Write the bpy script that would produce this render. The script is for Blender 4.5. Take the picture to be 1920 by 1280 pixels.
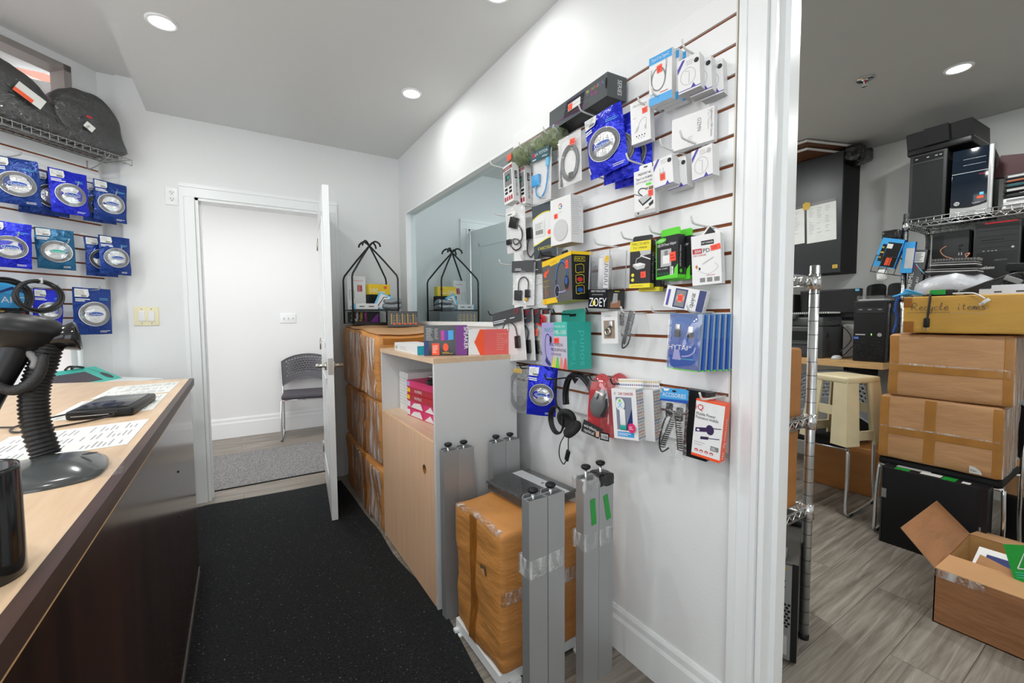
import bpy, bmesh, math, random
from mathutils import Vector, Matrix, noise
PI = math.pi
for o in list(bpy.data.objects): bpy.data.objects.remove(o)
SC = bpy.context.scene
COL = SC.collection
rnd = random.Random(7)

# ------------------------------------------------------------------ camera
cam_d = bpy.data.cameras.new('camera'); cam = bpy.data.objects.new('camera', cam_d); COL.objects.link(cam)
cam_d.sensor_width = 36.0; cam_d.lens = 15.151; cam_d.clip_start = 0.02; cam_d.clip_end = 60
YAW, PIT, ROL = math.radians(32.533), math.radians(3.168), math.radians(0.397)
fw = Vector((math.sin(YAW)*math.cos(PIT), math.cos(YAW)*math.cos(PIT), -math.sin(PIT)))
rt = Vector((math.cos(YAW), -math.sin(YAW), 0)); dn = fw.cross(rt)
r2 = rt*math.cos(ROL)+dn*math.sin(ROL); d2 = -rt*math.sin(ROL)+dn*math.cos(ROL)
mw = Matrix((r2, -d2, -fw)).transposed().to_4x4(); mw.translation = Vector((0, 0, 1.25))
cam.matrix_world = mw
SC.camera = cam

# ------------------------------------------------------------------ world, exposure, large lights
vs = SC.view_settings
vs.view_transform = 'Standard'; vs.look = 'None'; vs.gamma = 1.0; vs.use_curve_mapping = False
vs.exposure = 0.20
W = bpy.data.worlds.new('daylight'); SC.world = W; W.use_nodes = True
bg = W.node_tree.nodes['Background']; bg.inputs[0].default_value = (0.92, 0.96, 1.0, 1); bg.inputs[1].default_value = 3.1

POT_W, POT_COL = 5.5, (0.98, 1.0, 0.98)
def lamp(name, kind, loc, energy, size, col=(1, 1, 1), rot=(0, 0, 0), parent=None, spread=PI, size_y=None):
    d = bpy.data.lights.new(name, 'AREA'); d.energy = energy; d.shape = kind; d.size = size; d.color = col; d.spread = spread
    if size_y: d.size_y = size_y
    o = bpy.data.objects.new(name, d); COL.objects.link(o); o.location = loc; o.rotation_euler = rot
    if parent: o.parent = parent
    return o
# ceiling fixture of the hall (out of view); unseen shop and back room lamps follow
lamp('hall_ceiling_lamp', 'RECTANGLE', (0.1, 4.25, 2.53), 26, 2.4, (1, 0.995, 0.98), size_y=0.5)
# daylight portals in the openings: hall end, diagonal windows and two added unseen fill windows
for nm, loc, sx, sy, rot in (('hall_end_portal', (-2.18, 4.55, 1.2), 2.4, 1.6, (0, -PI/2, 0)), ('near_fill_portal', (-1.2, -1.73, 1.4), 1.8, 2.0, (PI/2, 0, 0)), ('side_fill_portal', (-2.63, 0.1, 1.75), 1.7, 3.0, (0, -PI/2, 0)), ('diagonal_window_portal', (-2.07, 2.25, 1.04), 1.5, 0.38, (PI/2, 0, PI/4))):
    lamp(nm, 'RECTANGLE', loc, 1, sx, rot=rot, size_y=sy).data.cycles.is_portal = True
for lx, ly, k in ((-0.24, 1.4, 1.2), (-0.24, 0.2, 1.1), (-1.5, 0.6, 1.5), (0.3, -0.9, 0.7), (-1.2, 1.9, 1.7)):  # unseen lamps: two extend the pot grid, the others are fill
    lamp('unseen_shop_lamp', 'DISK', (lx, ly, 2.545), POT_W*k, 0.12, POT_COL)
for lx, ly, k in ((2.15, 0.2, 1.5), (3.3, -0.5, 1.5), (2.2, -0.8, 1.3), (2.7, 2.1, 2.2), (3.0, 2.6, 2.2)):  # unseen lamps lifting the back room, one added to soften end wall shadows
    lamp('unseen_back_room_lamp', 'DISK', (lx, ly, 2.545), POT_W*k, 0.12, POT_COL)

# ------------------------------------------------------------------ materials
def lin(c):
    if isinstance(c, str):
        c = tuple(int(c[i:i+2], 16)/255 for i in (0, 2, 4))
        return tuple(x/12.92 if x <= 0.04045 else ((x+0.055)/1.055)**2.4 for x in c)
    return c
MATS = {}
def mat(name, col=(0.8, 0.8, 0.8), rough=0.5, metal=0.0, spec=0.5, bump=0.0, bscale=60, var=0.0, vscale=8, stretch=(1, 1, 1), emit=0.0, coat=0.0, bdist=0.01, detail=3.0):
    if name in MATS: return MATS[name]
    m = bpy.data.materials.new(name); m.use_nodes = True; nt = m.node_tree; p = nt.nodes['Principled BSDF']
    col = lin(col)
    p.inputs['Base Color'].default_value = (*col, 1); p.inputs['Roughness'].default_value = rough
    p.inputs['Metallic'].default_value = metal; p.inputs['Specular IOR Level'].default_value = spec
    p.inputs['Coat Weight'].default_value = coat
    if emit:
        p.inputs['Emission Color'].default_value = (*col, 1); p.inputs['Emission Strength'].default_value = emit
    if bump or var:
        tc = nt.nodes.new('ShaderNodeTexCoord'); mp = nt.nodes.new('ShaderNodeMapping'); mp.inputs['Scale'].default_value = stretch
        nt.links.new(tc.outputs['Object'], mp.inputs['Vector'])
        if bump:
            n = nt.nodes.new('ShaderNodeTexNoise'); n.inputs['Scale'].default_value = bscale; n.inputs['Detail'].default_value = detail
            b = nt.nodes.new('ShaderNodeBump'); b.inputs['Strength'].default_value = bump; b.inputs['Distance'].default_value = bdist
            nt.links.new(mp.outputs[0], n.inputs['Vector']); nt.links.new(n.outputs['Fac'], b.inputs['Height']); nt.links.new(b.outputs[0], p.inputs['Normal'])
        if var:
            n = nt.nodes.new('ShaderNodeTexNoise'); n.inputs['Scale'].default_value = vscale; n.inputs['Detail'].default_value = 4
            r = nt.nodes.new('ShaderNodeValToRGB'); r.color_ramp.elements[0].position = 0.3; r.color_ramp.elements[1].position = 0.7
            r.color_ramp.elements[0].color = (*[c*(1-var) for c in col], 1); r.color_ramp.elements[1].color = (*[min(1, c*(1+var)) for c in col], 1)
            nt.links.new(mp.outputs[0], n.inputs['Vector']); nt.links.new(n.outputs['Fac'], r.inputs[0]); nt.links.new(r.outputs[0], p.inputs['Base Color'])
    MATS[name] = m
    return m
def film(name, fac=0.16, rough=0.12, haze=0.06, bscale=25, bump=0.6, streak=None):
    """thin clear plastic: mostly see-through, with glossy wrinkles and a little haze"""
    m = bpy.data.materials.new(name); m.use_nodes = True; nt = m.node_tree; nt.nodes.clear()
    out = nt.nodes.new('ShaderNodeOutputMaterial'); tr = nt.nodes.new('ShaderNodeBsdfTransparent'); gl = nt.nodes.new('ShaderNodeBsdfGlossy')
    df = nt.nodes.new('ShaderNodeBsdfDiffuse'); mx = nt.nodes.new('ShaderNodeMixShader'); m2 = nt.nodes.new('ShaderNodeMixShader')
    gl.inputs['Roughness'].default_value = rough; df.inputs['Color'].default_value = (0.85, 0.86, 0.86, 1)
    tc = nt.nodes.new('ShaderNodeTexCoord'); n = nt.nodes.new('ShaderNodeTexNoise'); n.inputs['Scale'].default_value = bscale; n.inputs['Detail'].default_value = 2; n.inputs['Distortion'].default_value = 1.5
    b = nt.nodes.new('ShaderNodeBump'); b.inputs['Strength'].default_value = bump; b.inputs['Distance'].default_value = 0.02
    nt.links.new(tc.outputs['Object'], n.inputs['Vector']); nt.links.new(n.outputs['Fac'], b.inputs['Height']); nt.links.new(b.outputs[0], gl.inputs['Normal'])
    mx.inputs[0].default_value = fac; m2.inputs[0].default_value = haze
    nt.links.new(tr.outputs[0], mx.inputs[1]); nt.links.new(gl.outputs[0], mx.inputs[2])
    if streak:
        mp = nt.nodes.new('ShaderNodeMapping'); mp.inputs['Scale'].default_value = streak; n2 = nt.nodes.new('ShaderNodeTexNoise'); n2.inputs['Scale'].default_value = 1.3; n2.inputs['Detail'].default_value = 5; n2.inputs['Distortion'].default_value = 1.0
        r = nt.nodes.new('ShaderNodeMapRange'); r.inputs['From Min'].default_value = 0.46; r.inputs['From Max'].default_value = 0.66; r.inputs['To Max'].default_value = haze
        nt.links.new(tc.outputs['Object'], mp.inputs[0]); nt.links.new(mp.outputs[0], n2.inputs['Vector']); nt.links.new(n2.outputs['Fac'], r.inputs['Value']); nt.links.new(r.outputs[0], m2.inputs[0])
    nt.links.new(mx.outputs[0], m2.inputs[1]); nt.links.new(df.outputs[0], m2.inputs[2]); nt.links.new(m2.outputs[0], out.inputs[0])
    MATS[name] = m
    return m
def nodes_of(name):
    m = bpy.data.materials.new(name); m.use_nodes = True; MATS[name] = m
    return m, m.node_tree, m.node_tree.nodes['Principled BSDF']

WALL = mat('wall_paint', (0.80, 0.81, 0.81), 0.55, bump=0.05, bscale=180)
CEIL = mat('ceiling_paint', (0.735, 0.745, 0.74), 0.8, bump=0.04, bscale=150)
TRIM = mat('trim_paint', (0.84, 0.86, 0.86), 0.28)
SLAT = mat('slat_white', (0.84, 0.845, 0.845), 0.3)
GROOVE = mat('slat_groove_brown', '8a4a22', 0.6)
def wood_floor():
    m, nt, p = nodes_of('grey_plank_floor'); N = nt.nodes; L = nt.links
    tc = N.new('ShaderNodeTexCoord'); br = N.new('ShaderNodeTexBrick')
    br.offset = 0.37; br.inputs['Color1'].default_value = (0.0, 0, 0, 1); br.inputs['Color2'].default_value = (1, 1, 1, 1); br.inputs['Mortar'].default_value = (0.5, 0.5, 0.5, 1)
    br.inputs['Scale'].default_value = 1.0; br.inputs['Brick Width'].default_value = 1.22; br.inputs['Row Height'].default_value = 0.18; br.inputs['Mortar Size'].default_value = 0.0012
    L.new(tc.outputs['Object'], br.inputs['Vector'])
    mp = N.new('ShaderNodeMapping'); mp.inputs['Scale'].default_value = (1.1, 20, 1); L.new(tc.outputs['Object'], mp.inputs['Vector'])
    ad = N.new('ShaderNodeVectorMath'); ad.operation = 'ADD'; sc = N.new('ShaderNodeVectorMath'); sc.operation = 'SCALE'; sc.inputs['Scale'].default_value = 7.0
    L.new(br.outputs['Color'], sc.inputs[0]); L.new(mp.outputs[0], ad.inputs[0]); L.new(sc.outputs[0], ad.inputs[1])
    n1 = N.new('ShaderNodeTexNoise'); n1.inputs['Scale'].default_value = 2.2; n1.inputs['Detail'].default_value = 8; n1.inputs['Roughness'].default_value = 0.62; n1.inputs['Distortion'].default_value = 0.7
    L.new(ad.outputs[0], n1.inputs['Vector'])
    r = N.new('ShaderNodeValToRGB'); e = r.color_ramp.elements; e[0].position = 0.28; e[0].color = (0.115, 0.098, 0.082, 1); e[1].position = 0.74; e[1].color = (0.40, 0.365, 0.315, 1)
    e2 = r.color_ramp.elements.new(0.5); e2.color = (0.245, 0.215, 0.18, 1)
    L.new(n1.outputs['Fac'], r.inputs[0])
    mx = N.new('ShaderNodeMix'); mx.data_type = 'RGBA'; mx.blend_type = 'MULTIPLY'; mx.inputs[0].default_value = 0.35
    L.new(r.outputs[0], mx.inputs[6]); r2_ = N.new('ShaderNodeValToRGB'); r2_.color_ramp.elements[0].color = (0.72, 0.72, 0.72, 1); L.new(br.outputs['Color'], r2_.inputs[0]); L.new(r2_.outputs[0], mx.inputs[7])
    dk = N.new('ShaderNodeMix'); dk.data_type = 'RGBA'; dk.inputs[7].default_value = (0.07, 0.06, 0.05, 1); L.new(br.outputs['Fac'], dk.inputs[0]); L.new(mx.outputs[2], dk.inputs[6])
    L.new(dk.outputs[2], p.inputs['Base Color']); p.inputs['Roughness'].default_value = 0.42
    b = N.new('ShaderNodeBump'); b.inputs['Strength'].default_value = 0.15; b.inputs['Distance'].default_value = 0.002; L.new(n1.outputs['Fac'], b.inputs['Height']); L.new(b.outputs[0], p.inputs['Normal'])
    return m
FLOOR = wood_floor()
def carpet(name, base, fleck, thr, scale, fscale):
    m, nt, p = nodes_of(name); N = nt.nodes; L = nt.links
    tc = N.new('ShaderNodeTexCoord'); n = N.new('ShaderNodeTexNoise'); n.inputs['Scale'].default_value = scale; n.inputs['Detail'].default_value = 3
    L.new(tc.outputs['Object'], n.inputs['Vector'])
    r = N.new('ShaderNodeValToRGB'); r.color_ramp.elements[0].position = 0.3; r.color_ramp.elements[1].position = 0.72
    r.color_ramp.elements[0].color = (*[c*0.55 for c in base], 1); r.color_ramp.elements[1].color = (*[c*1.7 for c in base], 1); L.new(n.outputs['Fac'], r.inputs[0])
    v = N.new('ShaderNodeTexNoise'); v.inputs['Scale'].default_value = fscale; v.inputs['Detail'].default_value = 1; L.new(tc.outputs['Object'], v.inputs['Vector'])
    t = N.new('ShaderNodeMapRange'); t.inputs['From Min'].default_value = thr; t.inputs['From Max'].default_value = thr+0.03; L.new(v.outputs['Fac'], t.inputs['Value'])
    mx = N.new('ShaderNodeMix'); mx.data_type = 'RGBA'; L.new(t.outputs[0], mx.inputs[0]); L.new(r.outputs[0], mx.inputs[6]); mx.inputs[7].default_value = (*fleck, 1)
    L.new(mx.outputs[2], p.inputs['Base Color']); p.inputs['Roughness'].default_value = 0.95; p.inputs['Specular IOR Level'].default_value = 0.15
    b = N.new('ShaderNodeBump'); b.inputs['Strength'].default_value = 0.9; b.inputs['Distance'].default_value = 0.006; L.new(n.outputs['Fac'], b.inputs['Height']); L.new(b.outputs[0], p.inputs['Normal'])
    return m
CARPET = carpet('black_carpet_pile', (0.017, 0.0175, 0.0185), (0.26, 0.26, 0.25), 0.735, 130, 130)
HALLMAT = carpet('grey_loop_mat', (0.27, 0.27, 0.27), (0.06, 0.06, 0.06), 0.57, 200, 150)
def wood(name, c0, c1, rough, stretch, scale=3.0, coat=0.0):
    m, nt, p = nodes_of(name); N = nt.nodes; L = nt.links
    tc = N.new('ShaderNodeTexCoord'); mp = N.new('ShaderNodeMapping'); mp.inputs['Scale'].default_value = stretch; L.new(tc.outputs['Object'], mp.inputs['Vector'])
    n = N.new('ShaderNodeTexNoise'); n.inputs['Scale'].default_value = scale; n.inputs['Detail'].default_value = 6; n.inputs['Distortion'].default_value = 0.4; L.new(mp.outputs[0], n.inputs['Vector'])
    r = N.new('ShaderNodeValToRGB'); r.color_ramp.elements[0].position = 0.3; r.color_ramp.elements[1].position = 0.7
    r.color_ramp.elements[0].color = (*lin(c0), 1); r.color_ramp.elements[1].color = (*lin(c1), 1); L.new(n.outputs['Fac'], r.inputs[0]); L.new(r.outputs[0], p.inputs['Base Color'])
    p.inputs['Roughness'].default_value = rough; p.inputs['Coat Weight'].default_value = coat
    return m
BEECH = wood('beech_laminate', 'e6bb95', 'eec6a2', 0.42, (20, 20, 1.2))
BEECHTOP = wood('beech_worktop', 'cfae8b', 'dcc1a2', 0.33, (14, 1.6, 8))
DARKWOOD = wood('dark_wenge_laminate', '22130d', '452a1d', 0.17, (1, 9, 0.9), 2.2)
BANDWOOD = wood('dark_edge_band', '35231d', '4a322b', 0.4, (20, 2, 20))
BAREBOARD = wood('raw_board', 'c39a66', 'd9b27c', 0.6, (14, 1.5, 14))
def cardboard(name, c, var=0.14, gloss=0.5, bump=0.55):
    return mat(name, c, gloss, var=var, vscale=4, stretch=(1, 1, 4), bump=bump, bscale=5.5, bdist=0.02, detail=5.0)
CARD = cardboard('cardboard_brown', 'c58747')
CARD2 = cardboard('cardboard_tan', 'c09266', 0.08, 0.5, 0.25)
CARDY = cardboard('cardboard_yellow', 'c2953f', 0.06, 0.5, 0.1)
CARDIN = cardboard('cardboard_inside', 'c29a62', 0.06, 0.6, 0.1)
CARDD = cardboard('cardboard_dark', 'a0682f', 0.08, 0.5, 0.12)
TAPE = mat('brown_packing_tape', '9a6124', 0.18, var=0.12, vscale=12)
TAPEL = mat('tan_packing_tape', 'ad7a3e', 0.18, var=0.12, vscale=12)
WRAP = film('stretch_wrap', 0.22, 0.16, 0.62, 40, 0.9, streak=(22, 22, 3))
FILM = film('clear_bag_film', 0.10, 0.1, 0.035, 30, 0.8)
CLEAR = film('clear_blister', 0.12, 0.05, 0.03, 8, 0.2)
DUSTFILM = film('dusty_garment_film', 0.09, 0.1, 0.012, 20, 1.0)
BLACK = mat('black_plastic', (0.010, 0.010, 0.011), 0.4, spec=0.32)
BLACKG = mat('black_gloss', (0.008, 0.008, 0.009), 0.12)
BLACKM = mat('black_matte', (0.010, 0.010, 0.011), 0.6, spec=0.22)
BLACKT = mat('black_textured', (0.014, 0.014, 0.015), 0.5, bump=0.3, bscale=400)
DGREY = mat('dark_grey_plastic', (0.030, 0.031, 0.033), 0.5, spec=0.3)
GREY = mat('mid_grey', (0.22, 0.22, 0.22), 0.5)
LGREY = mat('light_grey', (0.5, 0.5, 0.5), 0.5)
WHITE = mat('white_print', (0.82, 0.82, 0.82), 0.45)
CARTON = mat('white_carton', (0.78, 0.78, 0.775), 0.4)
IVORY = mat('ivory_plastic', 'ece4bf', 0.35)
RED = mat('red_print', 'c8202c', 0.4); CRIMSON = mat('crimson_print', 'b31d30', 0.4); PINK = mat('pink_print', 'd9306f', 0.45)
ORANGE = mat('orange_print', 'f0562a', 0.45); STICK = mat('price_sticker_orange', 'ff5636', 0.5)
YELLOW = mat('yellow_print', 'f3c812', 0.4); LEMON = mat('lemon_print', 'e8d92c', 0.4); GOLD = mat('gold_print', 'c9a227', 0.4)
GREEN = mat('green_print', '5fd436', 0.4); GRTAPE = mat('green_tape', '1f9a3a', 0.3); DKGREEN = mat('dark_green', '1d5a33', 0.5)
TEAL = mat('teal_print', '27a596', 0.4); AQUA = mat('aqua_print', '45c4b4', 0.4); CYAN = mat('cyan_print', '3d9fdc', 0.4); SKY = mat('sky_print', '67bfe6', 0.4)
BLUE = mat('blue_print', '1a4fa8', 0.35); NAVY = mat('navy_print', '20306a', 0.4); VIOLET = mat('violet_print', '4b3fa0', 0.4); LILAC = mat('lilac_print', 'a9a6d8', 0.45)
MAGENTA = mat('magenta_print', 'c0349a', 0.4); SALMON = mat('salmon_print', 'e58f80', 0.45); CORAL = mat('coral_print', 'e0605c', 0.45)
CHROME = mat('chrome', (0.78, 0.79, 0.8), 0.16, 1.0); STEEL = mat('zinc_steel', (0.62, 0.64, 0.65), 0.3, 1.0, bump=0.05, bscale=80); NICKEL = mat('satin_nickel', (0.55, 0.52, 0.47), 0.3, 1.0)
ALU = mat('brushed_aluminium', (0.42, 0.43, 0.435), 0.42, 0.55)
WIREW = mat('white_hook_paint', (0.72, 0.72, 0.69), 0.35); WIREG = mat('grey_wire', (0.42, 0.42, 0.41), 0.35, 0.6); IRON = mat('black_iron', (0.014, 0.014, 0.014), 0.45)
FOILA = mat('blue_foil_bright', '1626c4', 0.26, 0.35, bump=0.7, bscale=38, bdist=0.012); FOILB = mat('blue_foil_navy', '153a86', 0.26, 0.35, bump=0.7, bscale=38, bdist=0.012)
FOILC = mat('blue_foil_teal', '1c5d84', 0.26, 0.35, bump=0.7, bscale=34, bdist=0.012)
SILVER = mat('silver_foil', (0.80, 0.81, 0.82), 0.2, 0.55, bump=0.8, bscale=14, bdist=0.02)
COILG = mat('grey_cable', (0.16, 0.165, 0.17), 0.45); COILD = mat('dark_cable', (0.05, 0.052, 0.055), 0.4); CABLE = mat('black_cable', (0.012, 0.012, 0.012), 0.35); CABLEW = mat('white_cable', (0.7, 0.7, 0.68), 0.4)
PAPER = mat('paper', (0.72, 0.73, 0.70), 0.7, var=0.04, vscale=12); INK = mat('ink', (0.06, 0.06, 0.07), 0.6); GINK = mat('grey_ink', (0.30, 0.30, 0.32), 0.6)
SEATG = mat('slate_seat', (0.085, 0.083, 0.095), 0.5); SEATF = mat('slate_fabric', (0.07, 0.065, 0.078), 0.85, bump=0.2, bscale=500)
BEIGE = mat('beige_plastic', 'd8cba6', 0.4, var=0.06, vscale=9)
EMIT = mat('lamp_diffuser', (1.0, 0.98, 0.95), 0.5, emit=9.0)
def glass_mat():
    m, nt, p = nodes_of('window_glass')
    nt.nodes.clear(); N = nt.nodes; L = nt.links
    o = N.new('ShaderNodeOutputMaterial'); t = N.new('ShaderNodeBsdfTransparent'); g = N.new('ShaderNodeBsdfGlossy'); g.inputs['Roughness'].default_value = 0.02
    x = N.new('ShaderNodeMixShader'); x.inputs[0].default_value = 0.06; L.new(t.outputs[0], x.inputs[1]); L.new(g.outputs[0], x.inputs[2]); L.new(x.outputs[0], o.inputs[0])
    return m
GLASS = glass_mat()
MIRROR = mat('tinted_mirror', (0.72, 0.82, 0.845), 0.015, 1.0)
def brick_mat():
    m, nt, p = nodes_of('outside_brick'); N = nt.nodes; L = nt.links
    tc = N.new('ShaderNodeTexCoord'); b = N.new('ShaderNodeTexBrick'); b.inputs['Scale'].default_value = 1.0; b.inputs['Brick Width'].default_value = 0.4; b.inputs['Row Height'].default_value = 0.14; b.inputs['Mortar Size'].default_value = 0.012
    b.inputs['Color1'].default_value = (0.34, 0.15, 0.11, 1); b.inputs['Color2'].default_value = (0.40, 0.21, 0.16, 1); b.inputs['Mortar'].default_value = (0.42, 0.34, 0.3, 1)
    mp = N.new('ShaderNodeMapping'); mp.inputs['Rotation'].default_value = (PI/2, 0, 0); L.new(tc.outputs['Object'], mp.inputs[0]); L.new(mp.outputs[0], b.inputs['Vector']); L.new(b.outputs['Color'], p.inputs['Base Color']); p.inputs['Roughness'].default_value = 0.9
    return m
BRICK = brick_mat()

# ------------------------------------------------------------------ mesh builder
_txt = {}
def text_geo(s):
    if s in _txt: return _txt[s]
    c = bpy.data.curves.new('t', 'FONT'); c.body = s; c.resolution_u = 2
    o = bpy.data.objects.new('t', c); COL.objects.link(o)
    dg = bpy.context.evaluated_depsgraph_get(); me = bpy.data.meshes.new_from_object(o.evaluated_get(dg))
    v = [tuple(p.co) for p in me.vertices]; f = [tuple(p.vertices) for p in me.polygons]
    bpy.data.objects.remove(o); bpy.data.curves.remove(c); bpy.data.meshes.remove(me)
    x0 = min(p[0] for p in v); x1 = max(p[0] for p in v)
    v = [(p[0]-x0, p[1], 0) for p in v]
    _txt[s] = (v, f, x1-x0)
    return _txt[s]
def smooth(pts, n=6, closed=False):
    P = [Vector(p) for p in pts]; out = []
    N = len(P)
    for i in range(N if closed else N-1):
        if closed: a, b, c, d = P[i-1], P[i], P[(i+1) % N], P[(i+2) % N]
        else: a, b, c, d = P[max(i-1, 0)], P[i], P[i+1], P[min(i+2, N-1)]
        for k in range(n):
            t = k/n
            out.append(0.5*((2*b)+(c-a)*t+(2*a-5*b+4*c-d)*t*t+(3*b-a-3*c+d)*t**3))
    if not closed: out.append(P[-1])
    return out
class B:
    def __init__(s): s.v = []; s.f = []; s.fm = []; s.fs = []; s.mats = []; s.M = Matrix(); s.df = None; s.zf = None
    def add(s, vs, fs, m, sm=False):
        if m not in s.mats: s.mats.append(m)
        k = s.mats.index(m); n = len(s.v)
        for p in vs:
            p = Vector(p)
            if s.zf: p.z += s.zf(p.x, p.y)
            p = s.M @ p
            if s.df: p = Vector(s.df(p))
            s.v.append(p)
        for f in fs: s.f.append(tuple(i+n for i in f)); s.fm.append(k); s.fs.append(sm)
        return s
    def at(s, M): s.M = M; return s
    def box(s, a, b, m):
        (x0, y0, z0), (x1, y1, z1) = a, b
        v = [(x0, y0, z0), (x1, y0, z0), (x1, y1, z0), (x0, y1, z0), (x0, y0, z1), (x1, y0, z1), (x1, y1, z1), (x0, y1, z1)]
        return s.add(v, [(3, 2, 1, 0), (4, 5, 6, 7), (0, 1, 5, 4), (1, 2, 6, 5), (2, 3, 7, 6), (3, 0, 4, 7)], m)
    def gbox(s, a, b, m, r=0.005, n=6, sm=True):
        """box with rounded edges and gridded faces"""
        a = Vector(a); b = Vector(b); c = (a+b)/2; h = (b-a)/2; r = min(r, h.x*.98, h.y*.98, h.z*.98)
        def steps(hh):
            t = [-hh, -hh+r*0.35, -hh+r]; k = max(1, n)
            t += [-hh+r+(2*hh-2*r)*i/k for i in range(1, k)]
            return t+[hh-r, hh-r*0.35, hh]
        vs = []; fs = []; idx = {}
        def P(p):
            q = Vector([max(-h[i]+r, min(h[i]-r, p[i])) for i in range(3)]); d = p-q
            if d.length > 1e-9: q = q+d.normalized()*r
            k = tuple(round(x, 6) for x in q)
            if k not in idx: idx[k] = len(vs); vs.append(q+c)
            return idx[k]
        for ax in range(3):
            u, w = (ax+1) % 3, (ax+2) % 3
            su, sw = steps(h[u]), steps(h[w])
            for sg in (-1, 1):
                for i in range(len(su)-1):
                    for j in range(len(sw)-1):
                        q = []
                        for (x, y) in ((su[i], sw[j]), (su[i+1], sw[j]), (su[i+1], sw[j+1]), (su[i], sw[j+1])):
                            p = Vector((0, 0, 0)); p[ax] = sg*h[ax]; p[u] = x; p[w] = y; q.append(P(p))
                        if sg < 0: q.reverse()
                        q2 = [k for t, k in enumerate(q) if k != q[t-1]]
                        if len(q2) > 2: fs.append(tuple(q2))
        return s.add(vs, fs, m, sm)
    def quad(s, p, m): return s.add(p, [tuple(range(len(p)))], m)
    def tube(s, pts, r, m, n=8, closed=False, cap=True):
        P = [Vector(p) for p in pts]; N = len(P); vs = []; fs = []
        rr = r if isinstance(r, (list, tuple)) else [r]*N
        up = None
        for i in range(N):
            if closed: t = P[(i+1) % N]-P[i-1]
            else: t = P[min(i+1, N-1)]-P[max(i-1, 0)]
            t = t.normalized() if t.length > 1e-9 else Vector((0, 0, 1))
            if up is None: up = t.orthogonal().normalized()
            else:
                up = up-t*up.dot(t); up = up.normalized() if up.length > 1e-6 else t.orthogonal().normalized()
            w = t.cross(up)
            for k in range(n):
                a = 2*PI*k/n; vs.append(P[i]+(up*math.cos(a)+w*math.sin(a))*rr[i])
        for i in range(N if closed else N-1):
            j = (i+1) % N
            for k in range(n):
                l = (k+1) % n; fs.append((i*n+k, i*n+l, j*n+l, j*n+k))
        if cap and not closed: fs.append(tuple(range(n-1, -1, -1))); fs.append(tuple((N-1)*n+k for k in range(n)))
        return s.add(vs, fs, m, True)
    def cyl(s, p0, p1, r, m, n=16, r1=None):
        s.tube([p0, p1], [r, r if r1 is None else r1], m, n); 
        k = len(s.fs); s.fs[-1] = False; s.fs[-2] = False
        return s
    def lathe(s, prof, m, n=24, c=(0, 0, 0), sx=1, sy=1):
        vs = []; fs = []; k = len(prof)
        for i in range(n):
            a = 2*PI*i/n
            for (r, z) in prof: vs.append((c[0]+r*math.cos(a)*sx, c[1]+r*math.sin(a)*sy, c[2]+z))
        for i in range(n):
            j = (i+1) % n
            for q in range(k-1): fs.append((i*k+q, j*k+q, j*k+q+1, i*k+q+1))
        return s.add(vs, fs, m, True)
    def prism(s, poly, z0, z1, m, side=None):
        n = len(poly); vs = [(x, y, z0) for x, y in poly]+[(x, y, z1) for x, y in poly]
        s.add(vs, [tuple(range(n-1, -1, -1)), tuple(range(n, 2*n))], m)
        return s.add(vs, [(i, (i+1) % n, n+(i+1) % n, n+i) for i in range(n)], side or m)
    # flat print in the local xy plane
    def rect(s, x0, y0, x1, y1, m, z=.0005): return s.quad([(x0, y0, z), (x1, y0, z), (x1, y1, z), (x0, y1, z)], m)
    def poly(s, p, m, z=.0005): return s.quad([(x, y, z) for x, y in p], m)
    def ell(s, cx, cy, rx, ry, m, z=.0006, n=28, rot=0):
        c, q = math.cos(rot), math.sin(rot)
        p = [(rx*math.cos(2*PI*i/n), ry*math.sin(2*PI*i/n)) for i in range(n)]
        vs = [(cx, cy, z)]+[(cx+x*c-y*q, cy+x*q+y*c, z) for x, y in p]
        return s.add(vs, [(0, i+1, (i+1) % n+1) for i in range(n)], m)
    def ring(s, cx, cy, rx, ry, t, m, z=.0007, n=36):
        vs = []
        for i in range(n):
            a = 2*PI*i/n; vs += [(cx+rx*math.cos(a), cy+ry*math.sin(a), z), (cx+(rx-t)*math.cos(a), cy+(ry-t)*math.sin(a), z)]
        return s.add(vs, [(2*i, 2*((i+1) % n), 2*((i+1) % n)+1, 2*i+1) for i in range(n)], m)
    def stroke(s, pts, w, m, z=.0007):
        P = [Vector((p[0], p[1], 0)) for p in pts]; vs = []
        for i in range(len(P)):
            t = (P[min(i+1, len(P)-1)]-P[max(i-1, 0)])
            t = t.normalized() if t.length > 1e-9 else Vector((1, 0, 0))
            nrm = Vector((-t.y, t.x, 0))*w/2
            for q in (P[i]+nrm, P[i]-nrm): vs.append((q.x, q.y, z))
        return s.add(vs, [(2*i, 2*i+1, 2*i+3, 2*i+2) for i in range(len(P)-1)], m)
    def text(s, t, x, y, h, m, al='C', w=None, rot=0, z=.0008, sx=1.0):
        v, f, L = text_geo(t); k = h/0.70; kx = k*sx
        if w: kx = w/L
        ox = {'L': 0, 'C': -L*kx/2, 'R': -L*kx}[al]; c, q = math.cos(rot), math.sin(rot)
        vs = []
        for p in v:
            a, b = p[0]*kx+ox, p[1]*k
            vs.append((x+a*c-b*q, y+a*q+b*c, z))
        return s.add(vs, f, m)
    def lines(s, x0, y0, x1, y1, n, m, frac=0.45, z=.0006, rg=rnd):
        """small illegible print as rows of short bars"""
        for i in range(n):
            yy = y1-(y1-y0)*(i+0.5)/n; hh = (y1-y0)/n*frac/2
            s.rect(x0, yy-hh, x0+(x1-x0)*(0.55+0.45*rg.random()), yy+hh, m, z)
        return s
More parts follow.
